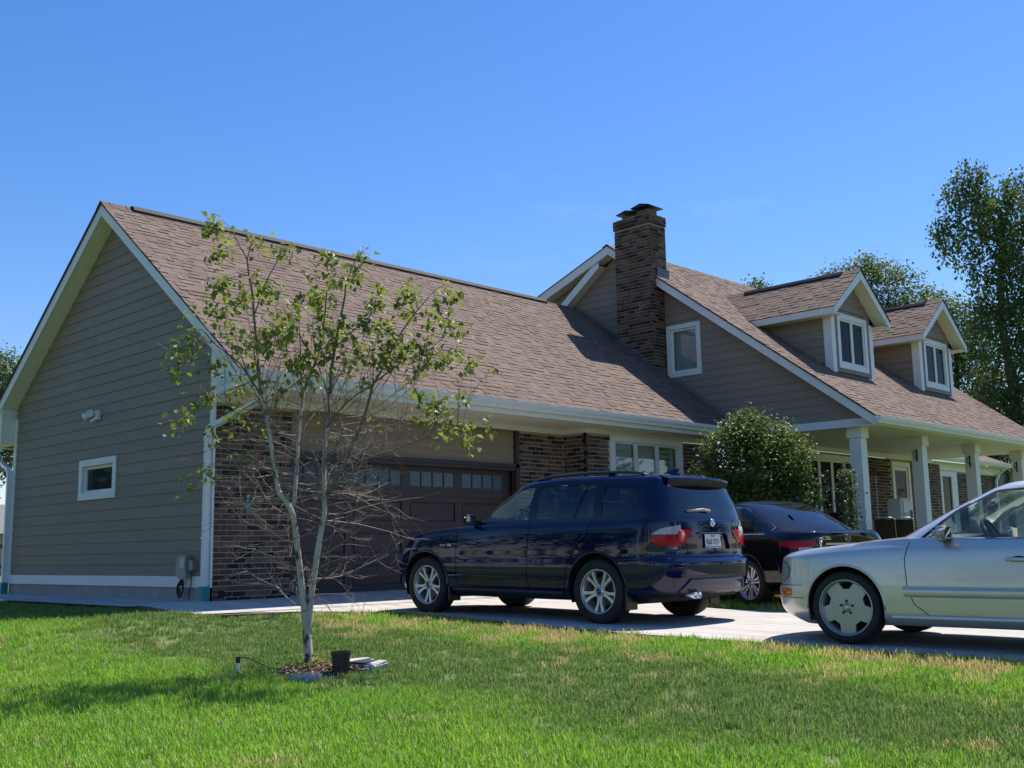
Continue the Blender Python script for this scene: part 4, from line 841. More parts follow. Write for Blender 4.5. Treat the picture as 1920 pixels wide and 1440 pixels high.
def young_birch():
    t = thing('young_birch_tree', 'young birch tree with white double trunk, bare lower twigs and sparse leaves', 'tree', TREE)
    rr = random.Random(21); S = 206.0
    U = Vector((0.6994, -0.7147, 0)); W = Vector((-0.7147, -0.6994, 0))      # across the view, and out of it
    def P(px, py, w=0.0): return U * ((px - 580) / S) + Vector((0, 0, (1252 - py) / S)) + W * w
    stems = []
    def stem(pts, r0, r1, w0=0.0, w1=0.0, m=BIRCHB, name='trunk'):
        n = len(pts); q = [P(x, y, w0 + (w1 - w0) * i / (n - 1)) for i, (x, y) in enumerate(pts)]
        # smooth the polyline
        out = []
        for i in range(n - 1):
            p0 = q[max(i - 1, 0)]; p1 = q[i]; p2 = q[i + 1]; p3 = q[min(i + 2, n - 1)]
            for k in range(3):
                s = k / 3; out.append(0.5 * ((2 * p1) + (-p0 + p2) * s + (2 * p0 - 5 * p1 + 4 * p2 - p3) * s * s + (-p0 + 3 * p1 - 3 * p2 + p3) * s ** 3))
        out.append(q[-1]); m_ = len(out)
        MB().tube(out, [r0 + (r1 - r0) * i / (m_ - 1) for i in range(m_)], 9).obj(name, m, t, smooth=True)
        stems.append(out); return out
    stem([(580, 1258), (579, 1235), (577, 1205), (575.5, 1177)], 0.050, 0.034)
    a = stem([(576, 1200), (571, 1145), (566, 1105), (560, 1052), (550, 980), (536, 952), (524, 934), (514, 887), (506, 831), (494, 771), (489, 753)], 0.034, 0.012, 0, 0.10)
    stem([(489, 753), (484, 703), (480, 651), (475, 604), (472, 563), (465, 528), (461, 496), (447, 470), (434, 440)], 0.015, 0.004, 0.10, 0.2, TWIGD, 'branch')
    stem([(462, 500), (467, 480), (472, 460)], 0.006, 0.003, 0.18, 0.2, TWIGD, 'branch')
    stem([(547, 965), (549, 930), (550, 890), (551, 840), (552, 802), (556, 760), (558, 735)], 0.020, 0.011, -0.02, -0.2)
    stem([(558, 735), (570, 705), (582, 668), (590, 625), (594, 587), (597, 540), (597, 496), (599, 472)], 0.014, 0.004, -0.2, -0.3, TWIGD, 'branch')
    stem([(557, 738), (548, 705), (545, 660), (540, 620), (536, 585)], 0.010, 0.003, -0.2, -0.45, TWIGD, 'branch')
    b = stem([(578, 1195), (583, 1124), (589, 1077), (599, 1009), (605, 977), (604, 927), (603, 877), (606, 834), (610, 802), (612, 750)], 0.030, 0.013, 0, -0.05)
    stem([(612, 750), (617, 697), (623, 662), (629, 627), (637, 592), (643, 563), (646, 540), (664, 496), (672, 478)], 0.016, 0.004, -0.05, 0.1, TWIGD, 'branch')
    stem([(604, 942), (639, 893), (655, 856), (674, 815), (689, 774), (699, 740), (710, 724), (731, 686), (751, 651), (777, 616), (803, 587), (822, 570)], 0.018, 0.003, -0.05, 0.35, TWIGD, 'branch')
    stem([(636, 902), (692, 868), (733, 856), (774, 837), (824, 824), (858, 812)], 0.009, 0.003, 0.0, -0.4, TWIGD, 'branch')
    stem([(489, 755), (457, 702), (436, 683), (407, 659), (390, 639), (360, 640)], 0.010, 0.003, 0.1, 0.4, TWIGD, 'branch')
    stem([(500, 800), (470, 740), (445, 690), (425, 640), (415, 600)], 0.008, 0.003, 0.05, -0.35, TWIGD, 'branch')
    stem([(608, 815), (650, 770), (700, 740), (760, 700), (800, 690), (840, 660)], 0.009, 0.003, 0.0, 0.45, TWIGD, 'branch')
    stem([(611, 760), (595, 700), (560, 640), (540, 600)], 0.008, 0.003, -0.05, 0.4, TWIGD, 'branch')
    stem([(623, 662), (660, 620), (690, 585), (705, 555)], 0.007, 0.003, 0.0, -0.35, TWIGD, 'branch')
    stem([(475, 604), (500, 540), (520, 510), (535, 480)], 0.006, 0.003, 0.13, 0.3, TWIGD, 'branch')
    allp = [q for s in stems[2:] for q in s if q.z > 1.6]
    # leaf clusters along the crown
    C_ = [(230,120,2),(260,250,1.4),(210,300,1),(470,180,1.6),(690,270,1.2),(680,340,1.2),(800,355,.8),(890,250,1.5),(930,200,.8),(1150,260,1.2),(920,390,1),(1090,400,1.2),(800,480,1.6),(990,460,1.2),(1240,460,1),(210,470,2.2),(250,430,1.5),(80,500,.8),(360,540,1.6),(310,600,1.4),(210,660,1),(480,480,1.4),(530,520,1.2),(650,600,1),(830,560,2),(880,580,1.6),(1130,480,1),(1190,590,1.4),(1240,570,1.2),(1440,560,2),(1500,600,1.3),(1660,610,1.6),(1760,580,1.2),(1720,740,1.3),(330,750,1.8),(370,790,1.4),(370,880,1.6),(500,760,1.4),(700,720,2.4),(640,800,2.2),(800,680,1.8),(930,720,2.2),(1030,750,1.8),(1150,700,1.4),(1240,660,1.2),(1300,800,1),(1640,800,1.4),(1800,850,1.2),(700,960,2.2),(800,1000,1.8),(900,960,1.6),(1040,900,1.4),(560,920,1.2),(1180,950,1.4),(1250,980,1.4),(1330,920,1.4),(1420,1000,2),(1560,900,1.4),(1520,1040,1.6),(1740,960,1.4),(1690,1080,1.4),(1840,1030,1.4),(1780,1200,1.2),(1600,1230,1.6),(1510,1180,1.2),(40,920,2.2),(130,880,1.8),(0,1050,1.6),(250,1010,1.6),(280,1110,1.6),(100,1150,1.4),(30,1200,1.4),(20,1320,1),(330,1310,1.2),(610,1150,1.4),(820,1130,.8),(1180,1150,1),(1640,1290,1.6),(1560,1330,1.4),(1700,1370,1.4),(1800,1380,1.4),(460,850,1.2),(760,850,1.8),(850,830,1.5),(980,840,1.4),(1100,860,1.2),(1380,880,1.5),(1470,930,1.5),(1350,1060,1.3),(1600,1000,1.2),(1480,700,1.0),(720,560,1.0),(590,860,1.6),(420,960,1.3)]
    items = []; tw = MB()
    for (u, v, k) in C_:
        c0 = P(340 + u / 3.43, 400 + v / 3.43, 0)
        near = min(allp, key=lambda q: (q - c0).length + 0.0)
        w = max(-0.75, min(0.75, near.dot(W) + rr.gauss(0, 0.22)))
        c = c0 + W * w
        mid = (near + c) / 2 + Vector((0, 0, rr.uniform(0.0, 0.08)))
        if (near - c).length > 0.04: tw.tube([near, mid, c + Vector((0, 0, 0.02))], [0.0035, 0.0025, 0.0015], 4, caps=False)
        for _ in range(int(20 * k)):
            p = c + Vector((rr.gauss(0, 0.046), rr.gauss(0, 0.046), rr.gauss(-0.02, 0.046))) * (0.75 + 0.25 * k)
            items.append((p, rr.uniform(0.048, 0.080)))
    tw.obj('twigs', TWIGD, t, recalc=False, kind='stuff')
    # bare lower twigs
    bt = MB()
    def bare(p, d, L_, r, lev):
        pts = [p]; q = p.copy(); dd = d.normalized(); n = 6
        sag = rr.uniform(-0.10, 0.16)
        for i in range(n):
            dd = (dd + Vector((rr.gauss(0, 0.14), rr.gauss(0, 0.14), rr.gauss(0, 0.12) - sag * (1 - i / n) * 1.2 + 0.05))).normalized(); q = q + dd * L_ / n; pts.append(q)
        bt.tube(pts, [r * (1 - 0.75 * i / n) for i in range(n + 1)], 4, caps=False)
        if lev > 0:
            for _ in range(rr.randint(3, 5)):
                i = rr.randint(1, n - 1); e = Vector((rr.gauss(0, 1), rr.gauss(0, 1), rr.gauss(-0.15, 0.6))).normalized()
                bare(pts[i], (dd * 0.75 + e * 0.7), L_ * rr.uniform(0.28, 0.5), r * 0.55, lev - 1)
    for s in (a, b, stems[4], stems[9], stems[7]):
        for q in s:
            if 0.45 < q.z < 2.35 and rr.random() < 0.86:
                side = 1 if s in (b, stems[9]) else -1
                if rr.random() < 0.3: side = -side
                d = U * side * rr.uniform(0.5, 1.1) + W * rr.gauss(0, 0.7) + Vector((0, 0, rr.uniform(-0.15, 0.35)))
                bare(q, d, rr.uniform(0.45, 1.15) * (0.75 if q.z < 0.9 else 1), 0.0052, 2)
    for s in stems[1:]:
        for q in s:
            if 1.3 < q.z < 2.5 and rr.random() < 0.85:
                d = U * rr.gauss(0, 0.45) + W * rr.gauss(0, 0.35) + Vector((0, 0, 1.0)); L_ = rr.uniform(0.5, 1.05)
                pts = [q, q + d.normalized() * L_ * 0.5, q + d.normalized() * L_ + Vector((rr.gauss(0, .06), rr.gauss(0, .06), 0.05))]
                bt.tube(pts, [0.0045, 0.003, 0.0012], 4, caps=False)
                for _ in range(2): bare(pts[1], d * 0.8 + U * rr.gauss(0, 0.5) + W * rr.gauss(0, .4), L_ * 0.4, 0.002, 0)
                if rr.random() < 0.6:
                    for _ in range(9): items.append((pts[2] + Vector((rr.gauss(0, .05), rr.gauss(0, .05), rr.gauss(-.04, .06))), rr.uniform(0.045, 0.075)))
    bt.obj('bare_twigs', TWIG, t, recalc=False, kind='stuff')
    # few leaves on the lower twigs at the left
    for (x, y, k) in ((320, 800, .8), (383, 825, 1), (398, 900, .8), (375, 920, .8), (450, 855, .6), (880, 850, 1.3), (820, 850, .7), (908, 808, .8), (870, 832, 1.2)):
        c = P(x, y, rr.gauss(0, 0.2))
        for _ in range(int(16 * k)): items.append((c + Vector((rr.gauss(0, 0.05), rr.gauss(0, 0.05), rr.gauss(0, 0.05))), rr.uniform(0.055, 0.085)))
        nr = min(allp, key=lambda q: (q - c).length)
        MB().tube([nr, (nr + c) / 2 + Vector((0, 0, 0.05)), c], [0.004, 0.003, 0.0015], 4, caps=False).obj('branch', TWIGD, t, recalc=False)
    leaves('crown', items, LEAF_B, t, droop=0.75, seed=4)
young_birch()

def tree(name, label, loc, blobs, n, size, m, trunk_h, trunk_r, seed, droop=0.3, strands=False, group=None, cat='tree'):
    """blobs: (dx, dy, z, rx, ry, rz) ellipsoids of foliage; leaves gather in small clumps near their shells"""
    t = thing(name, label, cat, loc, group=group); rr = random.Random(seed)
    tr = MB(); tr.tube([(0, 0, -0.3), (trunk_r * 0.6, 0, trunk_h * 0.35), (-trunk_r * 0.5, trunk_r, trunk_h * 0.7), (0, 0, trunk_h)], [trunk_r, trunk_r * 0.8, trunk_r * 0.6, trunk_r * 0.25], 8)
    tr.obj('trunk', BARK, t, smooth=True)
    br = MB(); items = []
    tot = sum(b[3] * b[4] + b[3] * b[5] for b in blobs)
    for (dx, dy, z, rx, ry, rz) in blobs:
        c = Vector((dx, dy, z)); k = (rx * ry + rx * rz) / tot
        s0 = Vector((0, 0, max(trunk_h * 0.3, min(trunk_h * 0.95, z - rz * 0.8))))
        br.tube([s0, s0.lerp(c, 0.5) + Vector((0, 0, 0.1 * rz)), c], [trunk_r * 0.35, trunk_r * 0.22, trunk_r * 0.08], 5, caps=False)
        nclump = max(3, int(n * k / 14))
        for _ in range(nclump):
            v = Vector((rr.gauss(0, 1), rr.gauss(0, 1), rr.gauss(0, 1))).normalized() * (rr.uniform(0.25, 1.0) ** 0.45) * rr.uniform(0.75, 1.12)
            q = c + Vector((v.x * rx, v.y * ry, v.z * rz))
            if rr.random() < 0.35: br.tube([c.lerp(q, 0.35), c.lerp(q, 0.7) + Vector((0, 0, 0.05 * rz)), q], [trunk_r * 0.07, trunk_r * 0.045, trunk_r * 0.02], 4, caps=False)
            if strands:
                ln = rr.uniform(0.5, 1.5)
                for i in range(16): items.append((q + Vector((rr.gauss(0, 0.13), rr.gauss(0, 0.13), -ln * i / 15 + rr.gauss(0, 0.05))), size * rr.uniform(0.7, 1.3)))
            else:
                sp = size * 1.7
                for i in range(14): items.append((q + Vector((rr.gauss(0, sp), rr.gauss(0, sp), rr.gauss(0, sp * 0.7))), size * rr.uniform(0.7, 1.3)))
    br.obj('limbs', BARK, t, recalc=False)
    leaves('crown', items, m, t, droop=droop, seed=seed + 1)
    return t
# tall birch beyond the house, at the right edge of the view
tree('tall_birch_tree', 'tall drooping birch rising above the porch roof', (39.2, 2.6, -0.2),
     [(-1.5, .6, 16.4, .8, .9, .9), (.6, -.5, 16.3, .8, .8, .8), (-1.6, .6, 15.6, 1.1, 1.3, 1.2), (-2.2, 1.3, 14.2, .9, 1.1, .8), (0.2, -.3, 15.2, 1.6, 1.6, 1.3), (-0.8, .4, 13.4, 1.2, 1.6, 1.2), (1.5, -1.2, 14.0, 1.8, 1.8, 1.7), (0.0, 0, 11.8, 1.5, 1.8, 1.5), (-0.5, .5, 10.2, 1.4, 1.7, 1.3), (1.8, -1.3, 11.5, 2.0, 2.0, 2.0), (0.3, 0, 8.3, 1.6, 1.9, 1.6), (1.9, -1.5, 8.5, 2.2, 2.2, 2.0), (-0.3, .6, 6.6, 1.7, 1.9, 1.4), (1.5, -1.0, 5.6, 2.4, 2.3, 1.8), (-0.2, .5, 4.6, 1.8, 2.0, 1.2), (3.0, -2.4, 12.5, 1.8, 1.8, 2.4), (3.2, -2.6, 7.5, 2.0, 2.0, 3)],
     36000, 0.15, LEAF_D, 14.5, 0.28, 31, droop=1.0, strands=True)
tree('background_tree', 'rounded green tree behind the nearer dormer', (46.5, 11.8, 0), [(0, 0, 14.2, 2.3, 2.3, 1.7), (-1.5, 1.5, 14.6, 1.2, 1.4, 0.9), (1.7, -1.7, 13.2, 1.5, 1.5, 1.2), (-0.5, .5, 15.4, .9, 1.0, .8), (0, 0, 11.8, 2.6, 2.6, 2.0), (-1.4, 1.2, 12.6, 1.5, 1.5, 1.2)], 15000, 0.15, LEAF_T, 13, 0.3, 41)
tree('background_tree', 'pale leafy tree between the farther dormer and the tall birch', (43.8, 6.6, 0), [(-.6, .6, 11.6, 1.3, 1.4, 1.1), (0.6, -.4, 10.2, 1.7, 1.7, 1.4), (0.3, 0, 8.2, 2.1, 2.0, 1.8), (1.2, -1.0, 6.3, 2.2, 2.2, 1.8), (-0.9, .9, 9.4, 1.2, 1.2, 1.2)], 15000, 0.15, LEAF_T, 11, 0.25, 47)
tree('background_tree', 'treetop just peeking over the main roof ridge', (43.6, 17.3, 0), [(0, 0, 14.75, .55, .55, .6), (.5, -.4, 14.2, .8, .8, .5)], 1000, 0.16, LEAF_T, 14.3, 0.2, 53)
tree('background_tree', 'leafy tree behind the left end of the garage', (7.0, 27.5, 0), [(0, 0, 7.2, 1.5, 1.6, 1.2), (-.9, .2, 6.6, 1.2, 1.2, 1.2), (.9, -.6, 6.2, 1.2, 1.2, 1.0), (-.3, 0, 4.6, 1.8, 1.8, 1.4)], 14000, 0.13, LEAF_T, 6.5, 0.2, 59)
tree('background_tree', 'dark low tree left of the garage downspout', (3.2, 22.5, 0), [(0, 0, 3.6, 1.3, 1.5, 1.3), (.6, -.3, 2.3, 1.3, 1.5, 1.1), (-.5, .4, 2.4, 1.4, 1.4, 1.2)], 5000, 0.10, LEAF_D, 3.4, 0.15, 61)
tree('background_tree', 'dark tree glimpsed under the far end of the porch roof', (33.6, 1.2, -0.2), [(0, 0, 4.0, 1.3, 1.4, 1.2), (.9, -1.0, 3.2, 1.2, 1.3, 1.0), (1.8, -1.8, 4.0, 1.6, 1.6, 1.6)], 4500, 0.12, LEAF_D, 3.6, 0.15, 67)
# round shrub by the porch corner
shrub_loc = (9.75, -2.75, 0)
tree('round_shrub', 'tall rounded green shrub at the porch corner behind the black sedan', (9.75, -2.75, -0.1), [(0, 0, 2.3, .92, .9, .82), (-.35, .3, 2.55, .55, .55, .5), (.5, -.35, 2.25, .55, .55, .5), (0, 0, 2.85, .45, .45, .34), (.55, -.5, 1.65, .5, .5, .45), (-.6, .5, 1.9, .5, .5, .5), (0, 0, 1.35, .85, .85, .7), (.2, 0, .7, .7, .7, .6), (-.1, .1, 3.1, .2, .2, .2), (.42, -.4, 2.75, .25, .25, .25)], 30000, 0.058, LEAF_S, 2.4, 0.06, 71, cat='shrub')
# neighbouring trees out of view to the left: they stand in the car flanks' reflections
for k, (x, y, s) in enumerate(((-24, 14, 1.5), (-31, 6, 1.7), (-21, 24, 1.6), (-36, -4, 1.5), (-13, 30, 1.4), (-38, -16, 1.6), (26, -34, 1.8), (36, -27, 1.7), (15, -42, 1.7), (46, -20, 1.7))):
    tree('neighbour_tree', ('broad leafy neighbouring tree, ' + ('nearest the house', 'second from the house', 'behind the first', 'opposite the drive', 'beyond the garage', 'farthest toward the street', 'across the street, second', 'across the street, third', 'across the street, first', 'across the street, last')[k]), (x, y, -0.8), [(0, 0, 5.0 * s, 3.4, 3.4, 2.4), (2.4, 0, 3.8 * s, 2.6, 2.6, 2.2), (-2.3, .8, 3.6 * s, 2.8, 2.8, 2.2), (0, -2, 3.0 * s, 2.8, 2.6, 2.0), (1.0, 2.0, 2.6 * s, 3, 2.8, 2.0)], 2600, 0.42, LEAF_D, 5 * s, 0.32, 90 + k, group='neighbouring trees round the lawn')

# ================================================================ THINGS ON AND AROUND THE HOUSE
# flood light
fl = thing('flood_light', 'white twin head flood light on the gable wall', 'light', (-0.02, 3.72, 2.95))
MB().box(-0.05, 0.0, -0.12, 0.02, -0.075, 0.075).obj('base_plate', WHITE, fl)
def lamp_head(cy, cz, d):
    d = Vector(d).normalized(); q = d.to_track_quat('Z', 'Y').to_matrix().to_4x4(); q.translation = Vector((-0.10, cy, cz))
    h = MB().lathe([(0.0, -0.10), (0.022, -0.10), (0.035, -0.06), (0.06, 0.0), (0.068, 0.045), (0.062, 0.047)], q, 20).obj('lamp_head', WHITE, fl, smooth=True)
    MB().lathe([(0.0, 0.036), (0.055, 0.038), (0.062, 0.047)], q, 20).obj('lens', mat('lamp_lens', (0.55, 0.53, 0.48), 0.2), h, smooth=True)
    return h
lamp_head(0.02, 0.03, (-0.9, -0.45, -0.15)); lamp_head(0.20, 0.0, (-0.6, 0.7, -0.45))
MB().tube([(-0.03, -0.02, -0.03), (-0.07, 0.03, -0.09), (-0.08, 0.05, -0.10)], 0.025, 8).obj('motion_sensor', WHITE, fl)
# electric boxes with cable
em = thing('meter_box', 'grey electric boxes with a hanging black cable by the corner downspout', 'electric box', (-0.02, 0.62, 0.30))
MB().box(-0.10, 0.0, -0.10, 0.10, 0.0, 0.33).obj('cabinet', GREYP, em); MB().box(-0.08, 0.0, 0.12, 0.21, 0.03, 0.30).obj('switch_box', mat('box_tan', (0.32, 0.30, 0.25), 0.6), em)
MB().box(-0.07, 0.0, -0.24, -0.13, 0.12, 0.26).obj('outlet_box', GREYP, em); MB().box(-0.106, -0.10, -0.07, 0.05, 0.16, 0.29).obj('cover', mat('pale_label', (0.5, 0.5, 0.5), 0.5), em)
cb = MB()
for i in range(4):
    ph = i * 0.9; cb.tube([(-0.06 - 0.01 * i, 0.06 + 0.05 * math.cos(ph + a_ * 0.6) * (1 + 0.2 * i), -0.10 + 0.11 * math.sin(a_ * 0.6 + ph) - 0.02 * i) for a_ in range(11)], 0.009, 6)
cb.tube([(-0.05, 0.05, 0.0), (-0.06, 0.06, -0.05), (-0.06, 0.09, -0.10)], 0.009, 6).obj('cable', BLACK, em)
MB().tube([(-0.04, -0.18, 0.12), (-0.04, -0.17, -0.05), (-0.03, -0.10, -0.20), (-0.03, -0.1, -0.29)], 0.008, 6).obj('conduit', BLACK, em)
# coach lantern and thermometer on the brick pier
ln = thing('coach_lantern', 'black coach lantern on the brick pier beside the garage door', 'lantern', (0.78, -0.012, 1.62))
MB().box(-0.05, 0.05, -0.02, 0.0, -0.10, 0.22).obj('back_plate', BLKMET, ln); MB().tube([(0, -0.01, 0.12), (0, -0.08, 0.19), (0, -0.13, 0.16)], 0.012, 6).obj('arm', BLKMET, ln)
MB().add([(-0.05, -0.18, -0.1), (0.05, -0.18, -0.1), (0.05, -0.08, -0.1), (-0.05, -0.08, -0.1), (-0.07, -0.20, 0.10), (0.07, -0.20, 0.10), (0.07, -0.06, 0.10), (-0.07, -0.06, 0.10), (0, -0.13, 0.18)], [(3, 2, 1, 0), (0, 1, 5, 4), (1, 2, 6, 5), (2, 3, 7, 6), (3, 0, 4, 7), (4, 5, 8), (5, 6, 8), (6, 7, 8), (7, 4, 8)]).obj('lamp_case', BLKMET, ln)
th = thing('thermometer', 'narrow teal thermometer on the brick pier', 'thermometer', (0.53, -0.012, 1.20))
MB().box(-0.025, 0.025, -0.015, 0.0, 0.0, 0.24).obj('body', TEAL, th); MB().tube([(0, -0.018, 0.24), (0, -0.018, 0.27)], 0.02, 10).obj('cap', WHITE, th)
# scroll sconces on the porch posts
for i, px_ in enumerate((14.62, 17.46, 20.42)):
    sc = thing('post_sconce', ('black scroll bracket on the second porch post', 'black scroll bracket on the third porch post', 'black scroll bracket on the last porch post')[i], 'bracket', (px_ - 0.122, -3.75, 2.46), group='brackets on porch posts')
    MB().box(-0.012, 0.0, -0.015, 0.015, -0.12, 0.14).obj('back_plate', BLKMET, sc)
    MB().tube([(-0.01, 0, 0.08), (-0.10, 0, 0.10), (-0.17, 0, 0.06), (-0.19, 0, 0.0), (-0.15, 0, -0.03), (-0.12, 0, 0.01)], 0.008, 6).obj('scroll', BLKMET, sc)
    MB().tube([(-0.01, 0, -0.08), (-0.08, 0, -0.04), (-0.14, 0, -0.05)], 0.008, 6).obj('brace', BLKMET, sc)
# trellis with vine
tl = thing('garden_trellis', 'black arched metal trellis overgrown with a climbing vine', 'trellis', (10.15, -4.35, 0.0))
tm = MB(); hw = 0.26
for s in (-1, 1): tm.tube([(s * hw, 0, -0.1), (s * hw, 0, 1.82)], 0.009, 6)
tm.tube([(hw * math.cos(a_ * math.pi / 12), 0, 1.82 + hw * math.sin(a_ * math.pi / 12)) for a_ in range(13)], 0.009, 6)
for x in (-0.09, 0.09): tm.tube([(x, 0, -0.1), (x, 0, 2.02)], 0.006, 6)
for z in (0.4, 0.9, 1.4, 1.82): tm.tube([(-hw - 0.05, 0, z), (hw + 0.05, 0, z)], 0.008, 6)
tm.obj('frame', BLKMET, tl)
rr = random.Random(3); it = []
for _ in range(1500):
    z = 1.95 * rr.random() ** 0.8; it.append((Vector((rr.gauss(0, 0.17) * (1.1 if z < 1.2 else 0.9), rr.gauss(0, 0.07), z)), rr.uniform(0.04, 0.07)))
leaves('vine', it, LEAF_D, tl, seed=9)
vm = MB()
for k in range(5): vm.tube([(rr.gauss(0, .1), rr.gauss(0, .03), 0), (rr.gauss(0, .12), 0, .7), (rr.gauss(0, .14), 0, 1.3), (rr.gauss(0, .15), 0, 1.8)], 0.006, 5)
vm.obj('stems', TWIGD, tl)
# planter box
pb = thing('planter_box', 'brown wooden planter box behind the black sedan', 'planter', (9.35, -4.45, 0.0))
for z in (0.02, 0.28, 0.54): MB().box(-0.5, 0.5, -0.25, -0.22, z, z + 0.25).obj('plank', mat('planter_brown', (0.07, 0.035, 0.022), 0.7, var=0.3, vs=8), pb); MB().box(-0.5, -0.47, -0.22, 0.22, z, z + 0.25).obj('plank', MATS['planter_brown'], pb)
for z in (0.02, 0.28, 0.54): MB().box(0.47, 0.5, -0.22, 0.22, z, z + 0.25).obj('plank', MATS['planter_brown'], pb); MB().box(-0.5, 0.5, 0.22, 0.25, z, z + 0.25).obj('plank', MATS['planter_brown'], pb)
MB().grid([[(-0.46, -0.21, 0.74), (0, -0.21, 0.80), (0.46, -0.21, 0.74)], [(-0.46, 0.21, 0.76), (0, 0.21, 0.84), (0.46, 0.21, 0.76)]]).obj('soil', BEDM, pb)
# two black sling chairs seen from behind
def sling_chair(loc, rz, lb):
    c = thing('sling_chair', lb, 'chair', loc, rz, group='black chairs by the porch'); c.scale = (0.8, 0.66, 1.0)
    fabric = MB(); prof = [(-0.02, 1.02), (0.02, 0.98), (0.10, 0.75), (0.18, 0.5), (0.24, 0.36), (0.45, 0.33), (0.70, 0.38)]
    fabric.grid([[(x, y, z) for y in (-0.27, -0.14, 0, 0.14, 0.27)] for x, z in prof]).obj('sling', BLACK, c, smooth=True, recalc=False)
    for s in (-1, 1):
        MB().tube([(x - 0.01, s * 0.285, z + 0.005) for x, z in prof], 0.013, 8).obj('side_rail', mat('chair_tube', (0.35, 0.34, 0.32), 0.35, metal=0.7), c, smooth=True)
        MB().tube([(0.70, s * 0.285, 0.38), (0.55, s * 0.285, 0.0)], 0.013, 8).obj('leg', MATS['chair_tube'], c); MB().tube([(0.16, s * 0.285, 0.55), (0.02, s * 0.285, 0.0)], 0.013, 8).obj('leg', MATS['chair_tube'], c)
    MB().tube([(-0.03, -0.285, 1.02), (-0.045, -0.2, 1.05), (-0.045, 0.2, 1.05), (-0.03, 0.285, 1.02)], 0.013, 8).obj('top_rail', MATS['chair_tube'], c, smooth=True)
    return c
sling_chair((11.55, -4.32, 0.05), R(20), 'black sling chair nearer the porch post, back turned')
sling_chair((12.05, -4.45, 0.05), R(20), 'black sling chair in front of the white appliance, back turned')
# white portable appliance
ap = thing('portable_air_conditioner', 'tall white appliance standing by the porch door', 'appliance', (16.2, -2.5, 0.12))
bm = bmesh.new(); bmesh.ops.create_cube(bm, size=1); bmesh.ops.scale(bm, vec=(0.52, 0.40, 1.50), verts=bm.verts); bmesh.ops.translate(bm, vec=(0, 0, 0.77), verts=bm.verts); bmesh.ops.bevel(bm, geom=bm.edges[:], offset=0.05, segments=3, affect='EDGES')
me = bpy.data.meshes.new('casing'); bm.to_mesh(me); bm.free(); me.materials.append(WHITE); put('casing', me, ap)
MB().box(0.10, 0.22, -0.212, -0.20, 0.25, 1.25).obj('vent_grille', BLACK, ap); MB().box(-0.2, 0.06, -0.206, -0.2, 1.05, 1.2).obj('control_panel', mat('panel_grey', (0.4, 0.4, 0.4), 0.4), ap)
# wire plant stands behind the chairs
for i, (x, y, lb) in enumerate(((13.6, -3.0, 'thin pole with a wire top near the porch post'), (14.9, -2.6, 'thin pole with a wire top above the white appliance'))):
    s = thing('wire_stand', lb, 'plant stand', (x, y, 0.12), group='thin poles on the porch')
    MB().tube([(0, 0, 0), (0, 0, 2.0)], 0.012, 8).obj('pole', mat('pole_pale', (0.5, 0.48, 0.45), 0.5), s)
    wm = MB()
    for k in range(8):
        a_ = k * 0.785; wm.tube([(0, 0, 2.0), (0.12 * math.cos(a_), 0.12 * math.sin(a_), 2.08), (0.24 * math.cos(a_), 0.24 * math.sin(a_), 2.03)], 0.004, 4)
    for r_ in (0.12, 0.24): wm.tube([(r_ * math.cos(q * 0.3927), r_ * math.sin(q * 0.3927), 2.08 if r_ < 0.2 else 2.03) for q in range(17)], 0.004, 4)
    wm.obj('wire_top', BLKMET, s)
    MB().lathe([(0.0, 0.0), (0.16, 0.0), (0.16, 0.03), (0.02, 0.05)], n=16).obj('foot', BLKMET, s)
# dark cabinet behind the post
dc = thing('storage_cabinet', 'dark storage cabinet on the porch by the brick wall', 'cabinet', (14.4, -2.0, 0.12))
MB().box(-0.35, 0.35, -0.22, 0.22, 0.0, 1.2).obj('case', BLACK, dc); MB().box(-0.33, 0.33, -0.235, -0.221, 0.04, 1.16).obj('door', mat('cabinet_navy', (0.012, 0.014, 0.022), 0.4), dc); MB().tube([(0.2, -0.25, 0.95), (0.2, -0.25, 1.02)], 0.012, 8).obj('knob', GREYP, dc)

# bed round the birch: pot, edging stones, hose, mulch
gl = lambda x, y: lawn_z(x, y)
pot = thing('nursery_pot', 'black plastic nursery pot beside the birch trunk', 'pot', (-2.28, -6.02, gl(-2.28, -6.02)))
MB().lathe([(0.0, 0.005), (0.066, 0.0), (0.078, 0.165), (0.086, 0.165), (0.088, 0.195), (0.082, 0.196), (0.075, 0.165), (0.064, 0.03), (0.0, 0.03)], n=28).obj('shell', mat('pot_black', (0.02, 0.021, 0.019), 0.5, var=0.3, vs=30), pot, smooth=True, auto=40)
MB().lathe([(0.0, 0.13), (0.074, 0.12)], n=20).obj('potting_soil', BEDM, pot)
def stone(loc, sx, sy, sz, rz, lb, seed):
    bm = bmesh.new(); bmesh.ops.create_cube(bm, size=1); bmesh.ops.scale(bm, vec=(sx, sy, sz), verts=bm.verts); bmesh.ops.bevel(bm, geom=bm.edges[:], offset=min(sx, sy, sz) * 0.2, segments=2, affect='EDGES')
    r_ = random.Random(seed)
    for v in bm.verts: v.co += Vector((r_.gauss(0, 0.006), r_.gauss(0, 0.006), r_.gauss(0, 0.005)))
    me = bpy.data.meshes.new('edging_stone'); bm.to_mesh(me); bm.free(); me.materials.append(mat('edging_concrete', (0.42, 0.41, 0.39), 0.9, var=0.2, vs=12, bump=0.5, bs=60))
    o = put('edging_stone', me); o.location = loc; o.rotation_euler = (0.05, -0.04, rz); tag(o, lb, 'stone', 'edging stones round the birch'); return o
stone((-2.62, -6.00, gl(-2.6, -6.0) + 0.02), 0.28, 0.10, 0.07, R(-42), 'flat pale edging stone left of the pot', 1)
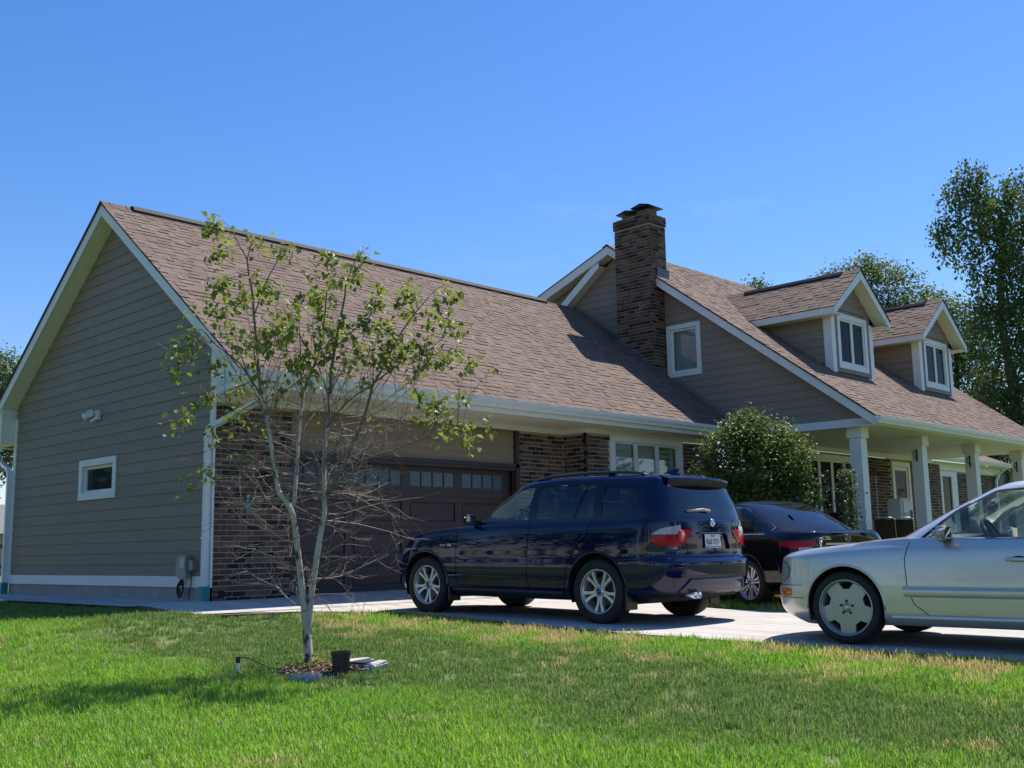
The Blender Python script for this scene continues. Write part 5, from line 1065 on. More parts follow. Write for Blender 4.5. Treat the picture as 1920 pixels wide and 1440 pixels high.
stone((-1.98, -6.12, gl(-2, -6.1) + 0.035), 0.25, 0.11, 0.09, R(20), 'pale grey edging stone right of the pot, nearer one', 2)
stone((-1.98, -5.88, gl(-2, -5.9) + 0.04), 0.22, 0.12, 0.09, R(-20), 'pale grey edging stone right of the pot, farther one', 3)
mu = MB(); r_ = random.Random(8)
for _ in range(700):
    a_ = r_.uniform(0, 6.283); q = math.sqrt(r_.random()); x = TREE.x - 0.02 + 0.40 * q * math.cos(a_); y = TREE.y - 0.28 + 0.40 * q * math.sin(a_)
    l = r_.uniform(0.02, 0.06); w = r_.uniform(0.005, 0.012); b = r_.uniform(0, 6.283); dx, dy = math.cos(b), math.sin(b); z = gl(x, y) + 0.012 + 0.03 * (1 - q) + r_.uniform(0, 0.02)
    tz = r_.uniform(-0.015, 0.02)
    mu.add([(x - dx * l / 2 - dy * w, y - dy * l / 2 + dx * w, z), (x + dx * l / 2 - dy * w, y + dy * l / 2 + dx * w, z + tz), (x + dx * l / 2 + dy * w, y + dy * l / 2 - dx * w, z + tz), (x - dx * l / 2 + dy * w, y - dy * l / 2 - dx * w, z)], [(0, 1, 2, 3)])
mo = mu.obj('mulch', mat('mulch_chips', (0.17, 0.105, 0.06), 0.9, var=0.3, vs=20, island=0.5), recalc=False, kind='stuff'); tag(mo, 'dry bark mulch round the foot of the birch', 'mulch')
MB().lathe([(0.0, 0.012), (0.3, 0.008), (0.43, -0.02)], Matrix.Translation((TREE.x - 0.02, TREE.y - 0.28, TREE.z - 0.004)), 24).obj('mulch_bed', BEDM, kind='structure')
it = [(Vector((TREE.x + r_.gauss(0, 0.13), TREE.y - 0.12 + r_.gauss(0, 0.10), TREE.z + r_.uniform(0.0, 0.14))), r_.uniform(0.02, 0.05)) for _ in range(130)]
wp = leaves('weeds', it, LEAF_B, None, seed=12); tag(wp, 'small weeds sprouting at the foot of the birch', 'weeds')
hs_ = thing('drip_hose', 'black drip hose looped over the mulch beside the pot', 'hose', (0, 0, 0))
hz = lambda x, y, h=0.03: (x, y, gl(x, y) + h)
MB().tube([hz(-2.30, -5.85), hz(-2.12, -5.92, .07), hz(-2.02, -6.05, .06), hz(-2.1, -6.18, .04), hz(-2.24, -6.16, .05), hz(-2.26, -5.98, .07), hz(-2.10, -5.84, .05), hz(-2.0, -5.9, .03)], 0.008, 7).obj('coil', BLACK, hs_, smooth=True)
pp = thing('irrigation_riser', 'white irrigation stake with black cap and thin hose left of the birch', 'irrigation stake', (-2.75, -5.18, gl(-2.75, -5.18)))
MB().lathe([(0.0, -0.02), (0.016, -0.02), (0.016, 0.09), (0.0, 0.09)], n=14).obj('stake', WHITE, pp); MB().lathe([(0.0, 0.135), (0.020, 0.135), (0.020, 0.085), (0.0, 0.085)], n=14).obj('cap', BLACK, pp)
MB().tube([(0, 0, 0.13), (0.07, -0.05, 0.12), (0.18, -0.16, 0.05), (0.30, -0.28, 0.0), (0.42, -0.42, 0.0)], 0.005, 6).obj('hose', BLACK, pp, smooth=True)

# neighbours: low house behind at the left, sided house at the right, wires
nh = thing('neighbour_house', 'low neighbouring house with grey roof far left behind the garage', 'house', (9.2, 34.0, 0))
MB().box(-5, 3, -2, 5, -0.2, 1.7).obj('wall', mat('neighbour_wall', (0.42, 0.40, 0.36), 0.7), nh)
MB().prism([(-5.4, -2.4, 1.65), (-5.4, 5.4, 1.65), (-5.4, 1.5, 3.0)], (9, 0, 0)).obj('roof', mat('neighbour_roof', (0.18, 0.17, 0.17), 0.9, var=0.15), nh)
for x in (-3.6, -1.4): 
    w_ = MB().box(x - 0.45, x + 0.45, -2.05, -2.0, 0.5, 1.3).obj('window', WHITE, nh); MB().box(x - 0.38, x + 0.38, -2.06, -2.05, 0.57, 1.23).obj('pane', DARKGL, w_)
fe = thing('rail_fence', 'brown rail fence behind the left end of the garage', 'fence', (2.5, 20.0, 0))
for z in (0.35, 0.95): MB().box(-6, 3.0, -0.03, 0.03, z, z + 0.12).obj('rail', mat('fence_brown', (0.14, 0.07, 0.04), 0.8, var=0.2), fe)
for x in (-6, -4.2, -2.4, -0.6, 1.2, 2.95): MB().box(x - 0.06, x + 0.06, 0.03, 0.14, -0.2, 1.2).obj('post', MATS['fence_brown'], fe)
n2 = thing('neighbour_garage', 'pale tan sided neighbouring wall seen past the porch', 'house', (36.0, 1.2, 0))
MB().box(-2.4, 4.0, -0.9, 5.0, -0.3, 3.1).obj('wall', mat('tan_siding', (0.40, 0.345, 0.275), 0.7, var=0.05), n2)
zz = 0.0
while zz < 3.0: MB().add([(-2.42, -0.92, zz), (4.0, -0.92, zz), (4.0, -0.902, zz + 0.2), (-2.42, -0.902, zz + 0.2), (-2.42, -0.902, zz), (4.0, -0.902, zz)], [(0, 1, 2, 3), (4, 5, 1, 0)]).obj('siding_board', MATS['tan_siding'], n2, recalc=False); zz += 0.2
MB().prism([(-2.8, -1.4, 3.05), (4.4, -1.4, 3.05), (4.4, 2.0, 4.6), (-2.8, 2.0, 4.6)], (0, 0, 0.06)).obj('roof', SHINGLE, n2)
for i, (z0, z1) in enumerate(((7.6, 7.4), (6.9, 6.6))):
    wi_ = MB().tube([(-40 + k * 4.6, 40, z0 - 4.6 + 0.02 * (k - 10) ** 2 * 0.3) for k in range(11)], 0.012, 4).obj('power_line', BLKMET); tag(wi_, ('upper thin power line far behind the left of the garage', 'lower thin power line far behind the left of the garage')[i], 'wire', 'power lines')
# ================================================================ CARS
def paint(name, c, metal=0.0, rough=0.35, flake=0.0):
    m = bpy.data.materials.new(name); m.use_nodes = True; p = m.node_tree.nodes['Principled BSDF']; N = m.node_tree.nodes; L = m.node_tree.links
    p.inputs['Base Color'].default_value = (*c, 1); p.inputs['Metallic'].default_value = metal; p.inputs['Roughness'].default_value = rough
    p.inputs['Coat Weight'].default_value = 1.0; p.inputs['Specular IOR Level'].default_value = 0.5 if metal else 0.0; p.inputs['Coat Roughness'].default_value = 0.015; p.inputs['Coat IOR'].default_value = 1.5
    # faint orange peel and road dust low down
    geo = N.new('ShaderNodeNewGeometry'); nz = N.new('ShaderNodeTexNoise'); nz.inputs['Scale'].default_value = 7; nz.inputs['Detail'].default_value = 6; L.new(geo.outputs['Position'], nz.inputs['Vector'])
    mr = N.new('ShaderNodeMapRange'); mr.inputs[1].default_value = 0.35; mr.inputs[2].default_value = 0.75; mr.inputs[3].default_value = 0.01; mr.inputs[4].default_value = 0.06; L.new(nz.outputs[0], mr.inputs[0]); L.new(mr.outputs[0], p.inputs['Coat Roughness'])
    return m
NAVY = paint('paint_navy', (0.0027, 0.0056, 0.040), 0.0, 0.45)
BLACKP = paint('paint_black', (0.004, 0.004, 0.0055), 0.0, 0.4)
SILVER = paint('paint_silver', (0.62, 0.61, 0.585), 0.55, 0.36)
CARGL = glass_mat('car_glass', (0.62, 0.72, 0.69)); PRIVGL = glass_mat('privacy_glass', (0.26, 0.29, 0.30)); 
CHROME = mat('chrome', (0.62, 0.62, 0.62), 0.12, metal=1.0)
ALLOY = mat('alloy', (0.58, 0.58, 0.59), 0.30, metal=0.55, var=0.05, vs=15)
ALLOYF = mat('alloy_painted', (0.40, 0.41, 0.40), 0.35, metal=0.5)
RUBBER = mat('tyre_rubber', (0.012, 0.012, 0.012), 0.75, var=0.3, vs=20, bump=0.3, bs=80)
BRAKE = mat('brake_disc', (0.16, 0.155, 0.15), 0.45, metal=0.8)
TRIM = mat('car_black_trim', (0.010, 0.010, 0.011), 0.4)
GLOSSB = mat('gloss_black', (0.006, 0.006, 0.007), 0.08)
CABIN = mat('cabin_dark', (0.015, 0.015, 0.016), 0.8)
CABING = mat('cabin_grey', (0.14, 0.14, 0.13), 0.7)
REDL = mat('red_lens', (0.30, 0.004, 0.008), 0.16, spec=0.25); CLRL = mat('clear_lens', (0.28, 0.30, 0.32), 0.12, coat=0.5); AMB = mat('amber_lens', (0.60, 0.17, 0.02), 0.10, coat=1.0); REDDK = mat('red_lens_inner', (0.55, 0.04, 0.03), 0.2, spec=0.3)
BADGEB = mat('badge_blue', (0.05, 0.22, 0.55), 0.2)
PLATEW = mat('plate_white', (0.62, 0.64, 0.66), 0.4); PLATEB = mat('plate_blue', (0.10, 0.22, 0.45), 0.4); INK = mat('plate_ink', (0.03, 0.035, 0.06), 0.5)

def half_outline(xf, xr, W, Lf, Lr, nf, nr, NF=12, NS=44, NR=12):
    pts = []
    for i in range(NF):
        a = i / NF * math.pi / 2; pts.append((xf - Lf + Lf * math.cos(a) ** (2 / nf), W * math.sin(a) ** (2 / nf)))
    for i in range(NS + 1):
        pts.append((xf - Lf + (xr + Lr - xf + Lf) * i / NS, W))
    for i in range(1, NR + 1):
        a = (1 - i / NR) * math.pi / 2; pts.append((xr + Lr - Lr * max(0, math.cos(a)) ** (2 / nr), W * max(0, math.sin(a)) ** (2 / nr)))
    return pts
def ring(row):
    """full closed ring of 3-D points for one waterline"""
    h = half_outline(*row['o']); out = []
    zf = row['z']; zf = zf if callable(zf) else (lambda x, q=zf: sinterp(q, x) if isinstance(q, list) else q)
    bow = row.get('bow')
    L_ = [(x, y, zf(x)) for x, y in h]
    if bow: L_ = [(x, y + bow(x) if y > 0.3 else y, z) for x, y, z in L_]
    return [Vector(p) for p in L_] + [Vector((x, -y, z)) for x, y, z in L_[-2:0:-1]]
def loft(rows, sub=3):
    """Catmull-Rom between key waterlines -> list of rings"""
    R_ = [ring(r) for r in rows]; n = len(R_); out = []
    for i in range(n - 1):
        p0 = R_[max(i - 1, 0)]; p1 = R_[i]; p2 = R_[i + 1]; p3 = R_[min(i + 2, n - 1)]
        for k in range(sub):
            s = k / sub
            out.append([0.5 * ((2 * b) + (-a + c) * s + (2 * a - 5 * b + 4 * c - d) * s * s + (-a + 3 * b - 3 * c + d) * s ** 3) for a, b, c, d in zip(p0, p1, p2, p3)])
    out.append(R_[-1]); return out
def cap(ring_, xc, crown, steps=(0.97, 0.92, 0.84, 0.72, 0.58, 0.42, 0.25, 0.1), zf=None):
    rs = []
    for s in steps:
        rr_ = []
        for p in ring_:
            x = xc + (p.x - xc) * s; z = p.z if zf is None else zf(x)
            rr_.append(Vector((x, p.y * s, z + crown * (1 - s * s))))
        rs.append(rr_)
    return rs
def rings_bm(rs, close=False):
    bm = bmesh.new(); V = [[bm.verts.new(p) for p in r] for r in rs]; n = len(rs[0])
    for a, b in zip(V, V[1:]):
        for i in range(n):
            j = (i + 1) % n
            try: bm.faces.new((a[i], a[j], b[j], b[i]))
            except ValueError: pass
    if close: bm.faces.new(V[-1])
    bmesh.ops.remove_doubles(bm, verts=bm.verts, dist=1e-5)
    bmesh.ops.recalc_face_normals(bm, faces=bm.faces)
    return bm
def poly_ccw(p):
    a = sum(p[i][0] * p[(i + 1) % len(p)][1] - p[(i + 1) % len(p)][0] * p[i][1] for i in range(len(p))); return p if a > 0 else p[::-1]
def rounded(poly, r=0.03, n=4):
    """round the corners of a convex polygon"""
    out = []; m_ = len(poly)
    for i in range(m_):
        a, b, c = Vector(poly[i - 1]), Vector(poly[i]), Vector(poly[(i + 1) % m_]); u = (a - b); v = (c - b)
        t = min(r, u.length * 0.45, v.length * 0.45); p = b + u.normalized() * t; q = b + v.normalized() * t
        for k in range(n + 1):
            s = k / n; out.append(tuple(p * (1 - s) ** 2 + b * 2 * s * (1 - s) + q * s * s))
    return out
def cut(bm, poly, ax, test):
    """clip the faces passing test by a convex polygon seen along one axis; returns the faces inside"""
    poly = poly_ccw(poly); ia, ib = ax
    lo = [min(p[k] for p in poly) for k in (0, 1)]; hi = [max(p[k] for p in poly) for k in (0, 1)]
    cand = []
    for f in bm.faces:
        if not test(f): continue
        A = [v.co[ia] for v in f.verts]; B = [v.co[ib] for v in f.verts]
        if max(A) < lo[0] or min(A) > hi[0] or max(B) < lo[1] or min(B) > hi[1]: continue
        cand.append(f)
    for i in range(len(poly)):
        p, q = poly[i], poly[(i + 1) % len(poly)]; e = (q[0] - p[0], q[1] - p[1]); l = math.hypot(*e)
        if l < 1e-6 or not cand: continue
        no = Vector((0, 0, 0)); no[ia] = e[1] / l; no[ib] = -e[0] / l
        co = Vector((0, 0, 0)); co[ia] = p[0]; co[ib] = p[1]
        g = set(cand)
        for f in cand: g.update(f.edges); g.update(f.verts)
        r = bmesh.ops.bisect_plane(bm, geom=list(g), dist=1e-6, plane_co=co, plane_no=no)
        fs = [x for x in r['geom'] if isinstance(x, bmesh.types.BMFace) and x.is_valid]
        cand = [f for f in fs if (f.calc_center_median() - co).dot(no) < 1e-7]
    return cand
def take(bm, faces, name, m, parent, smooth=True, thick=0.0, push=0.0):
    """move faces to an object of their own"""
    faces = [f for f in faces if f.is_valid]
    if not faces: return None
    vm = {}; V = []; F = []; NN = []
    for f in faces:
        q = []
        for v in f.verts:
            if v not in vm: vm[v] = len(V); V.append(v.co + v.normal * push)
            q.append(vm[v])
        F.append(q)
    bmesh.ops.delete(bm, geom=faces, context='FACES_ONLY')
    me = bpy.data.meshes.new(name); me.from_pydata(V, [], F); me.materials.append(m)
    me.polygons.foreach_set('use_smooth', [smooth] * len(me.polygons)); me.update()
    o = put(name, me, parent)
    if thick: s = o.modifiers.new('thickness', 'SOLIDIFY'); s.thickness = thick; s.offset = -1
    return o
def take_sides(bm, faces, name, m, parent, **k):
    for s in (1, -1):
        o = take(bm, [f for f in faces if f.is_valid and f.calc_center_median().y * s > 0], name, m, parent, **k)
    return o
def strip_poly(a, b, w):
    a, b = Vector(a), Vector(b); d = (b - a).normalized(); n = Vector((-d.y, d.x)) * w / 2; e = d * w * 0.3
    return [tuple(a - n - e), tuple(b - n + e), tuple(b + n + e), tuple(a + n - e)]
side = lambda zlo=0, ymin=0.3: (lambda f: abs(f.normal.y) > 0.25 and abs(f.calc_center_median().y) > ymin and f.calc_center_median().z > zlo)
def shutline(bm, pts, w=0.010, test=None, ax=(0, 2)):
    for a, b in zip(pts, pts[1:]):
        fs = cut(bm, strip_poly(a, b, w), ax, test or side()); bmesh.ops.delete(bm, geom=[f for f in fs if f.is_valid], context='FACES')
def island(bm, pt):
    """faces connected with the one nearest to pt"""
    f0 = min(bm.faces, key=lambda f: (f.calc_center_median() - Vector(pt)).length); seen = {f0}; st = [f0]
    while st:
        f = st.pop()
        for e in f.edges:
            for g in e.link_faces:
                if g not in seen: seen.add(g); st.append(g)
    return list(seen)
def wheel_arch(bm, cx, cz, r, zcut, parent, m, name='wheel_arch'):
    poly = [(cx + r * math.cos(a), cz + r * math.sin(a)) for a in [math.pi * 2 * k / 36 for k in range(36)]]
    fs = cut(bm, poly, (0, 2), lambda f: abs(f.calc_center_median().y) > 0.5 and f.calc_center_median().z < 1.0)
    bmesh.ops.delete(bm, geom=[f for f in fs if f.is_valid], context='FACES')
def arch_liner(parent, cx, cz, r, y0, y1):
    for s in (1, -1):
        m_ = MB(); A = [math.pi * (-0.12 + 1.24 * k / 20) for k in range(21)]
        m_.grid([[(cx + r * math.cos(a), s * y, cz + r * math.sin(a)) for y in (y0, y1)] for a in A])
        m_.add([(cx + r * math.cos(a), s * y0, cz + r * math.sin(a)) for a in A], [tuple(range(21))]); m_.obj('arch_liner', CABIN, parent, recalc=False)

def wheel(parent, cx, cy, cz, r, rim, w, s, style, name='wheel'):
    """s = +1 outer face towards +y"""
    e = bpy.data.objects.new(name, None); col.objects.link(e); e.parent = parent; e.location = (cx, cy, cz); e.rotation_euler = (R(-90) * s, random.uniform(0, 6.28) * 0, 0)
    # local z = outward
    h = w / 2
    MB().lathe([(rim * 0.97, -h * 0.82), (rim + 0.012, -h * 0.95), (r * 0.93, -h), (r - 0.006, -h * 0.82), (r, -h * 0.45), (r, h * 0.45), (r - 0.006, h * 0.82), (r * 0.93, h), (rim + 0.012, h * 0.95), (rim * 0.97, h * 0.82)], n=56).obj('tyre', RUBBER, e, smooth=True)
    RM = ALLOY if style != 'mono' else ALLOYF
    MB().lathe([(rim * 0.985, h * 0.90), (rim + 0.008, h * 0.93), (rim + 0.006, h * 0.86), (rim * 0.95, h * 0.80), (rim * 0.92, h * 0.3), (rim * 0.90, -h * 0.75)], n=48).obj('rim', RM, e, smooth=True, recalc=False)
    MB().lathe([(0.0, -0.02), (rim * 0.68, -0.02), (rim * 0.68, -0.035), (0, -0.035)], n=32).obj('brake_disc', BRAKE, e)
    MB().lathe([(0.0, -h * 0.5), (rim * 0.93, -h * 0.5)], n=32).obj('wheel_well', CABIN, e)
    zo = h * (0.72 if style != 'mono' else 0.56)
    def pol(rr_, a): return (rr_ * math.cos(a), rr_ * math.sin(a))
    def spoke(poly, th=0.03, dish=None):
        V = [(x, y, (zo if dish is None else dish(math.hypot(x, y)))) for x, y in poly]; n = len(V)
        m_ = MB(); m_.add(V + [(x, y, z - th) for x, y, z in V], [tuple(range(n))] + [(i, (i + 1) % n, n + (i + 1) % n, n + i) for i in range(n)]); return m_
    dish = lambda q: zo - 0.022 * (1 - q / rim) ** 1.0
    if style == 'y':
        for k in range(5):
            a = math.pi / 2 + k * 2 * math.pi / 5
            for t in (-1, 1):
                q = [pol(rim * 0.20, a + t * 0.02), pol(rim * 0.50, a + t * 0.03), pol(rim * 0.965, a + t * 0.13), pol(rim * 0.965, a + t * 0.31), pol(rim * 0.60, a + t * 0.27), pol(rim * 0.22, a + t * 0.50)]
                spoke(q, 0.034, dish).obj('spoke', RM, e)
    elif style == 'twin':
        for k in range(7):
            a = math.pi / 2 + k * 2 * math.pi / 7
            for t in (-1, 1):
                q = [pol(rim * 0.16, a + t * 0.03), pol(rim * 0.965, a + t * 0.075), pol(rim * 0.965, a + t * 0.22), pol(rim * 0.16, a + t * 0.42)]
                spoke(q, 0.03, dish).obj('spoke', RM, e)
    else:
        dm = lambda q: zo + 0.012 - 0.006 * (q / rim)
        for k in range(5):
            a = math.pi / 2 + k * 2 * math.pi / 5; q = []
            for j in range(9): q.append(pol(rim * 0.94, a - 0.31 + 0.62 * j / 8))
            q += [pol(rim * 0.84, a + 0.35), pol(rim * 0.68, a + math.pi / 5 - 0.17), pol(rim * 0.675, a + math.pi / 5), pol(0.05, a + math.pi / 5), pol(0.05, a - math.pi / 5), pol(rim * 0.675, a - math.pi / 5), pol(rim * 0.68, a - math.pi / 5 + 0.17), pol(rim * 0.84, a - 0.35)]
            spoke(q, 0.03, dm).obj('spoke', RM, e)
    hz_ = zo if style != 'mono' else zo + 0.014
    MB().lathe([(0.0, hz_ + 0.004), (rim * 0.15, hz_ + 0.003), (rim * 0.17, hz_ - 0.004), (rim * 0.24, hz_ - 0.014), (rim * 0.26, hz_ - 0.04)], n=24).obj('hub', RM, e, smooth=True)
    MB().lathe([(0.0, hz_ + 0.006), (rim * 0.13, hz_ + 0.005), (rim * 0.14, hz_ + 0.001)], n=20).obj('centre_cap', GLOSSB if style != 'mono' else RM, e, smooth=True)
    if style != 'y':
        m_ = MB()
        for k in range(3):
            a = math.pi / 2 + k * 2.0944; m_.add([(*pol(rim * 0.11, a), hz_ + 0.009), (*pol(rim * 0.03, a + 1.05), hz_ + 0.009), (0, 0, hz_ + 0.009), (*pol(rim * 0.03, a - 1.05), hz_ + 0.009)], [(0, 1, 2, 3)])
        m_.obj('cap_star', CHROME, e, recalc=False)
    else:
        m_ = MB()
        for k in (0, 2): m_.add([(0, 0, hz_ + 0.0075)] + [(*pol(rim * 0.085, k * math.pi / 2 + j * math.pi / 16), hz_ + 0.0075) for j in range(9)], [tuple(range(10))])
        m_.obj('cap_quarters', mat('badge_blue', (0.05, 0.22, 0.55), 0.2), e, recalc=False)
    for k in range(5):
        a = math.pi / 2 + (k + 0.5) * 2 * math.pi / 5; M = Matrix.Translation((*pol(rim * 0.27 if style != 'mono' else rim * 0.24, a), hz_ - (0.012 if style != 'mono' else -0.001)))
        MB().lathe([(0.0, 0.004), (0.011, 0.004), (0.012, -0.006)], M, 8).obj('wheel_bolt', TRIM if style == 'mono' else CHROME, e)
    return e

def seat(parent, x, y, z, m, h=0.62):
    s = MB(); b = MB()
    def rbox(m_, P):  # lofted cushion
        m_.grid(P); return m_
    back = []
    for t in range(7):
        q = t / 6; xx = x - 0.10 - 0.16 * q; zz = z + 0.08 + h * q; hw = 0.25 - 0.06 * q ** 3
        back.append([(xx - 0.06, -hw + y, zz), (xx + 0.05, -hw * 0.8 + y, zz), (xx + 0.07, y, zz), (xx + 0.05, hw * 0.8 + y, zz), (xx - 0.06, hw + y, zz), (xx - 0.09, y, zz), (xx - 0.06, -hw + y, zz)])
    o = rbox(b, back).obj('seat_back', m, parent, smooth=True)
    MB().box(x - 0.12, x + 0.38, y - 0.25, y + 0.25, z - 0.06, z + 0.10).obj('seat_cushion', m, parent)
    hx, hz2 = x - 0.29, z + h + 0.14
    bm = bmesh.new(); bmesh.ops.create_cube(bm, size=1); bmesh.ops.scale(bm, vec=(0.10, 0.26, 0.19), verts=bm.verts); bmesh.ops.bevel(bm, geom=bm.edges[:], offset=0.035, segments=3, affect='EDGES'); bmesh.ops.translate(bm, vec=(hx, y, hz2 + 0.05), verts=bm.verts)
    me = bpy.data.meshes.new('headrest'); bm.to_mesh(me); bm.free(); me.materials.append(m); put('headrest', me, parent)
    MB().tube([(hx, y - 0.06, hz2 - 0.12), (hx, y - 0.06, hz2)], 0.008, 6).tube([(hx, y + 0.06, hz2 - 0.12), (hx, y + 0.06, hz2)], 0.008, 6).obj('headrest_posts', CHROME, parent)
def steering(parent, x, y, z, m=None):
    t = R(62); M = Matrix.Translation((x, y, z)) @ Matrix.Rotation(-(math.pi / 2 - R(25)), 4, 'Y')
    m_ = MB(); m_.tube([M @ Vector((0.185 * math.cos(k * 0.2618), 0.185 * math.sin(k * 0.2618), 0)) for k in range(25)], 0.016, 8, caps=False)
    o = m_.obj('steering_wheel', m or CABIN, parent, smooth=True)
    h_ = MB()
    h_.lathe([(0, 0.02), (0.055, 0.015), (0.06, -0.02)], M, 16)
    for a in (math.pi / 2 * 0, math.pi * 0.5, -math.pi * 0.5): h_.tube([M @ Vector((0, 0, 0)), M @ Vector((0.18 * math.cos(a), 0.18 * math.sin(a), 0))], 0.018, 6)
    h_.obj('wheel_hub', m or CABIN, o)
def cabin(parent, x0, x1, hw, zf, belt, dash_x, wheel_pos, seats, sm, dashm=None):
    MB().box(x0, x1, -hw, hw, zf - 0.03, zf).box(x0, x1, -hw, -hw + 0.02, zf, belt - 0.06).box(x0, x1, hw - 0.02, hw, zf, belt - 0.06).box(x1 - 0.02, x1, -hw, hw, zf, belt - 0.10).obj('cabin_tub', CABIN, parent)
    d = MB(); P_ = []
    for y in (-hw, -hw * 0.6, -hw * 0.2, hw * 0.2, hw * 0.6, hw):
        c = 0.03 if abs(y - wheel_pos[1]) < 0.25 else 0
        P_.append([(dash_x - 0.28, y, belt - 0.42), (dash_x - 0.30, y, belt - 0.15), (dash_x - 0.22, y, belt - 0.03 + c), (dash_x, y, belt - 0.02), (dash_x + 0.35, y, belt - 0.05)])
    d.grid(P_).obj('dashboard', dashm or CABING, parent, smooth=True, recalc=False)
    for q in seats: seat(parent, *q, sm)
    steering(parent, *wheel_pos)
def mirror(parent, x, y, z, m, s, size=(0.10, 0.20, 0.14)):
    bm = bmesh.new(); bmesh.ops.create_cube(bm, size=1); bmesh.ops.scale(bm, vec=size, verts=bm.verts)
    for v in bm.verts:
        if v.co.x > 0: v.co.y *= 0.8; v.co.z *= 0.75
    bmesh.ops.bevel(bm, geom=bm.edges[:], offset=0.03, segments=4, affect='EDGES'); bmesh.ops.translate(bm, vec=(x, y + s * 0.02, z), verts=bm.verts)
    me = bpy.data.meshes.new('mirror'); bm.to_mesh(me); bm.free(); me.materials.append(m); me.polygons.foreach_set('use_smooth', [True] * len(me.polygons)); o = put('mirror', me, parent)
    MB().add([(x - size[0] / 2 - 0.002, y + s * 0.02 - size[1] * 0.4, z - size[2] * 0.38), (x - size[0] / 2 - 0.002, y + s * 0.02 + size[1] * 0.4, z - size[2] * 0.38), (x - size[0] / 2 - 0.002, y + s * 0.02 + size[1] * 0.4, z + size[2] * 0.38), (x - size[0] / 2 - 0.002, y + s * 0.02 - size[1] * 0.4, z + size[2] * 0.38)], [(0, 1, 2, 3)]).obj('mirror_glass', mat('mirror_silver', (0.7, 0.7, 0.7), 0.03, metal=1.0), o, recalc=False)
    MB().box(x - 0.03, x + 0.04, min(y - s * 0.16, y - s * 0.05), max(y - s * 0.16, y - s * 0.05), z - 0.07, z - 0.01).obj('mirror_arm', TRIM, o)
    return o
def surf_y(bm_tree, x, z):
    h = bm_tree.ray_cast(Vector((x, 3, z)), Vector((0, -1, 0))); return h[0].y if h[0] else None
def surf_x(bm_tree, y, z):
    h = bm_tree.ray_cast(Vector((-4, y, z)), Vector((1, 0, 0))); return h[0].x if h[0] else None
from mathutils.bvhtree import BVHTree
def side_strip(parent, tree_, pts, zt, zb, proud, name, m, lip=0.006):
    """moulding that follows the body side; pts: list of x; zt, zb heights"""
    for s in (1, -1):
        P_ = []
        for x in pts:
            a = surf_y(tree_, x, zb) ; b = surf_y(tree_, x, zt); c = surf_y(tree_, x, (zt + zb) / 2)
            if a is None or b is None: continue
            P_.append([(x, s * (a - 0.01), zb), (x, s * (a + proud), zb + lip), (x, s * (c + proud + 0.004), (zt + zb) / 2), (x, s * (b + proud), zt - lip), (x, s * (b - 0.01), zt)])
        MB().grid(P_).obj(name, m, parent, smooth=True)
def handle(parent, tree_, x, z, m, s, l=0.2):
    y = surf_y(tree_, x, z)
    MB().tube([(x - l / 2, s * (y - 0.005), z), (x - l / 2 + 0.02, s * (y + 0.028), z), (x + l / 2 - 0.02, s * (y + 0.028), z + 0.004), (x + l / 2, s * (y - 0.005), z + 0.004)], [0.014, 0.016, 0.016, 0.014], 8).obj('door_handle', m, parent, smooth=True)
    MB().lathe([(0.0, 0.0), (0.045, 0.0)], Matrix.Translation((x, s * (y + 0.002), z)) @ Matrix.Rotation(R(-90) * s, 4, 'X') @ Matrix.Diagonal((1.5, 0.7, 1, 1)), 16).obj('handle_cup', TRIM, parent)
def car_empty(name, label, loc, az, pitch):
    t = thing(name, label, 'car', loc)
    f = Vector((math.sin(az), math.cos(az), pitch)).normalized(); l = Vector((-math.cos(az), math.sin(az), 0)).normalized(); u = f.cross(l)
    M = Matrix((f, l, u)).transposed().to_4x4(); M.translation = Vector(loc); t.matrix_world = M; t.rotation_mode = 'XYZ'
    return t
def plate(parent, x, y, z, txt, tilt, name='licence_plate', top=None):
    M = Matrix.Translation((x, y, z)) @ Matrix.Rotation(tilt, 4, 'Y')
    p = MB(); p.box(-0.004, 0.004, -0.152, 0.152, -0.076, 0.076); 
    for i, v in enumerate(p.v): p.v[i] = tuple(M @ Vector(v))
    o = p.obj(name, PLATEW, parent)
    B_ = M @ Matrix(((0, 0, -1, -0.006), (-1, 0, 0, 0), (0, 1, 0, 0), (0, 0, 0, 1)))
    if txt: text_mesh(txt, 0.088, B_ @ Matrix.Translation((0, -0.012, 0)), 'plate_number', INK, o, 0.001, sx=0.78)
    if top: text_mesh(top, 0.03, B_ @ Matrix.Translation((0, 0.056, 0)), 'plate_state', PLATEB, o, 0.001)
    q = MB().box(-0.0055, -0.0045, -0.145, 0.145, -0.072, -0.055)
    for i, v in enumerate(q.v): q.v[i] = tuple(M @ Vector(v))
    q.obj('plate_band', PLATEB, o)
    return o
def star_badge(parent, x, y, z, r, tilt=0):
    M = Matrix.Translation((x, y, z)) @ Matrix.Rotation(tilt, 4, 'Y') @ Matrix(((0, 0, -1, 0), (-1, 0, 0, 0), (0, 1, 0, 0), (0, 0, 0, 1)))
    m_ = MB(); m_.tube([M @ Vector((r * math.cos(k * 0.2618), r * math.sin(k * 0.2618), 0)) for k in range(25)], r * 0.10, 6, caps=False)
    for k in range(3):
        a = math.pi / 2 + k * 2.0944
        m_.add([M @ Vector(q) for q in ((r * math.cos(a), r * math.sin(a), 0.002), (r * 0.2 * math.cos(a + 1.05), r * 0.2 * math.sin(a + 1.05), 0.002), (0, 0, 0.008), (r * 0.2 * math.cos(a - 1.05), r * 0.2 * math.sin(a - 1.05), 0.002))], [(0, 1, 2, 3)])
    return m_.obj('star_emblem', CHROME, parent, smooth=False, recalc=False)

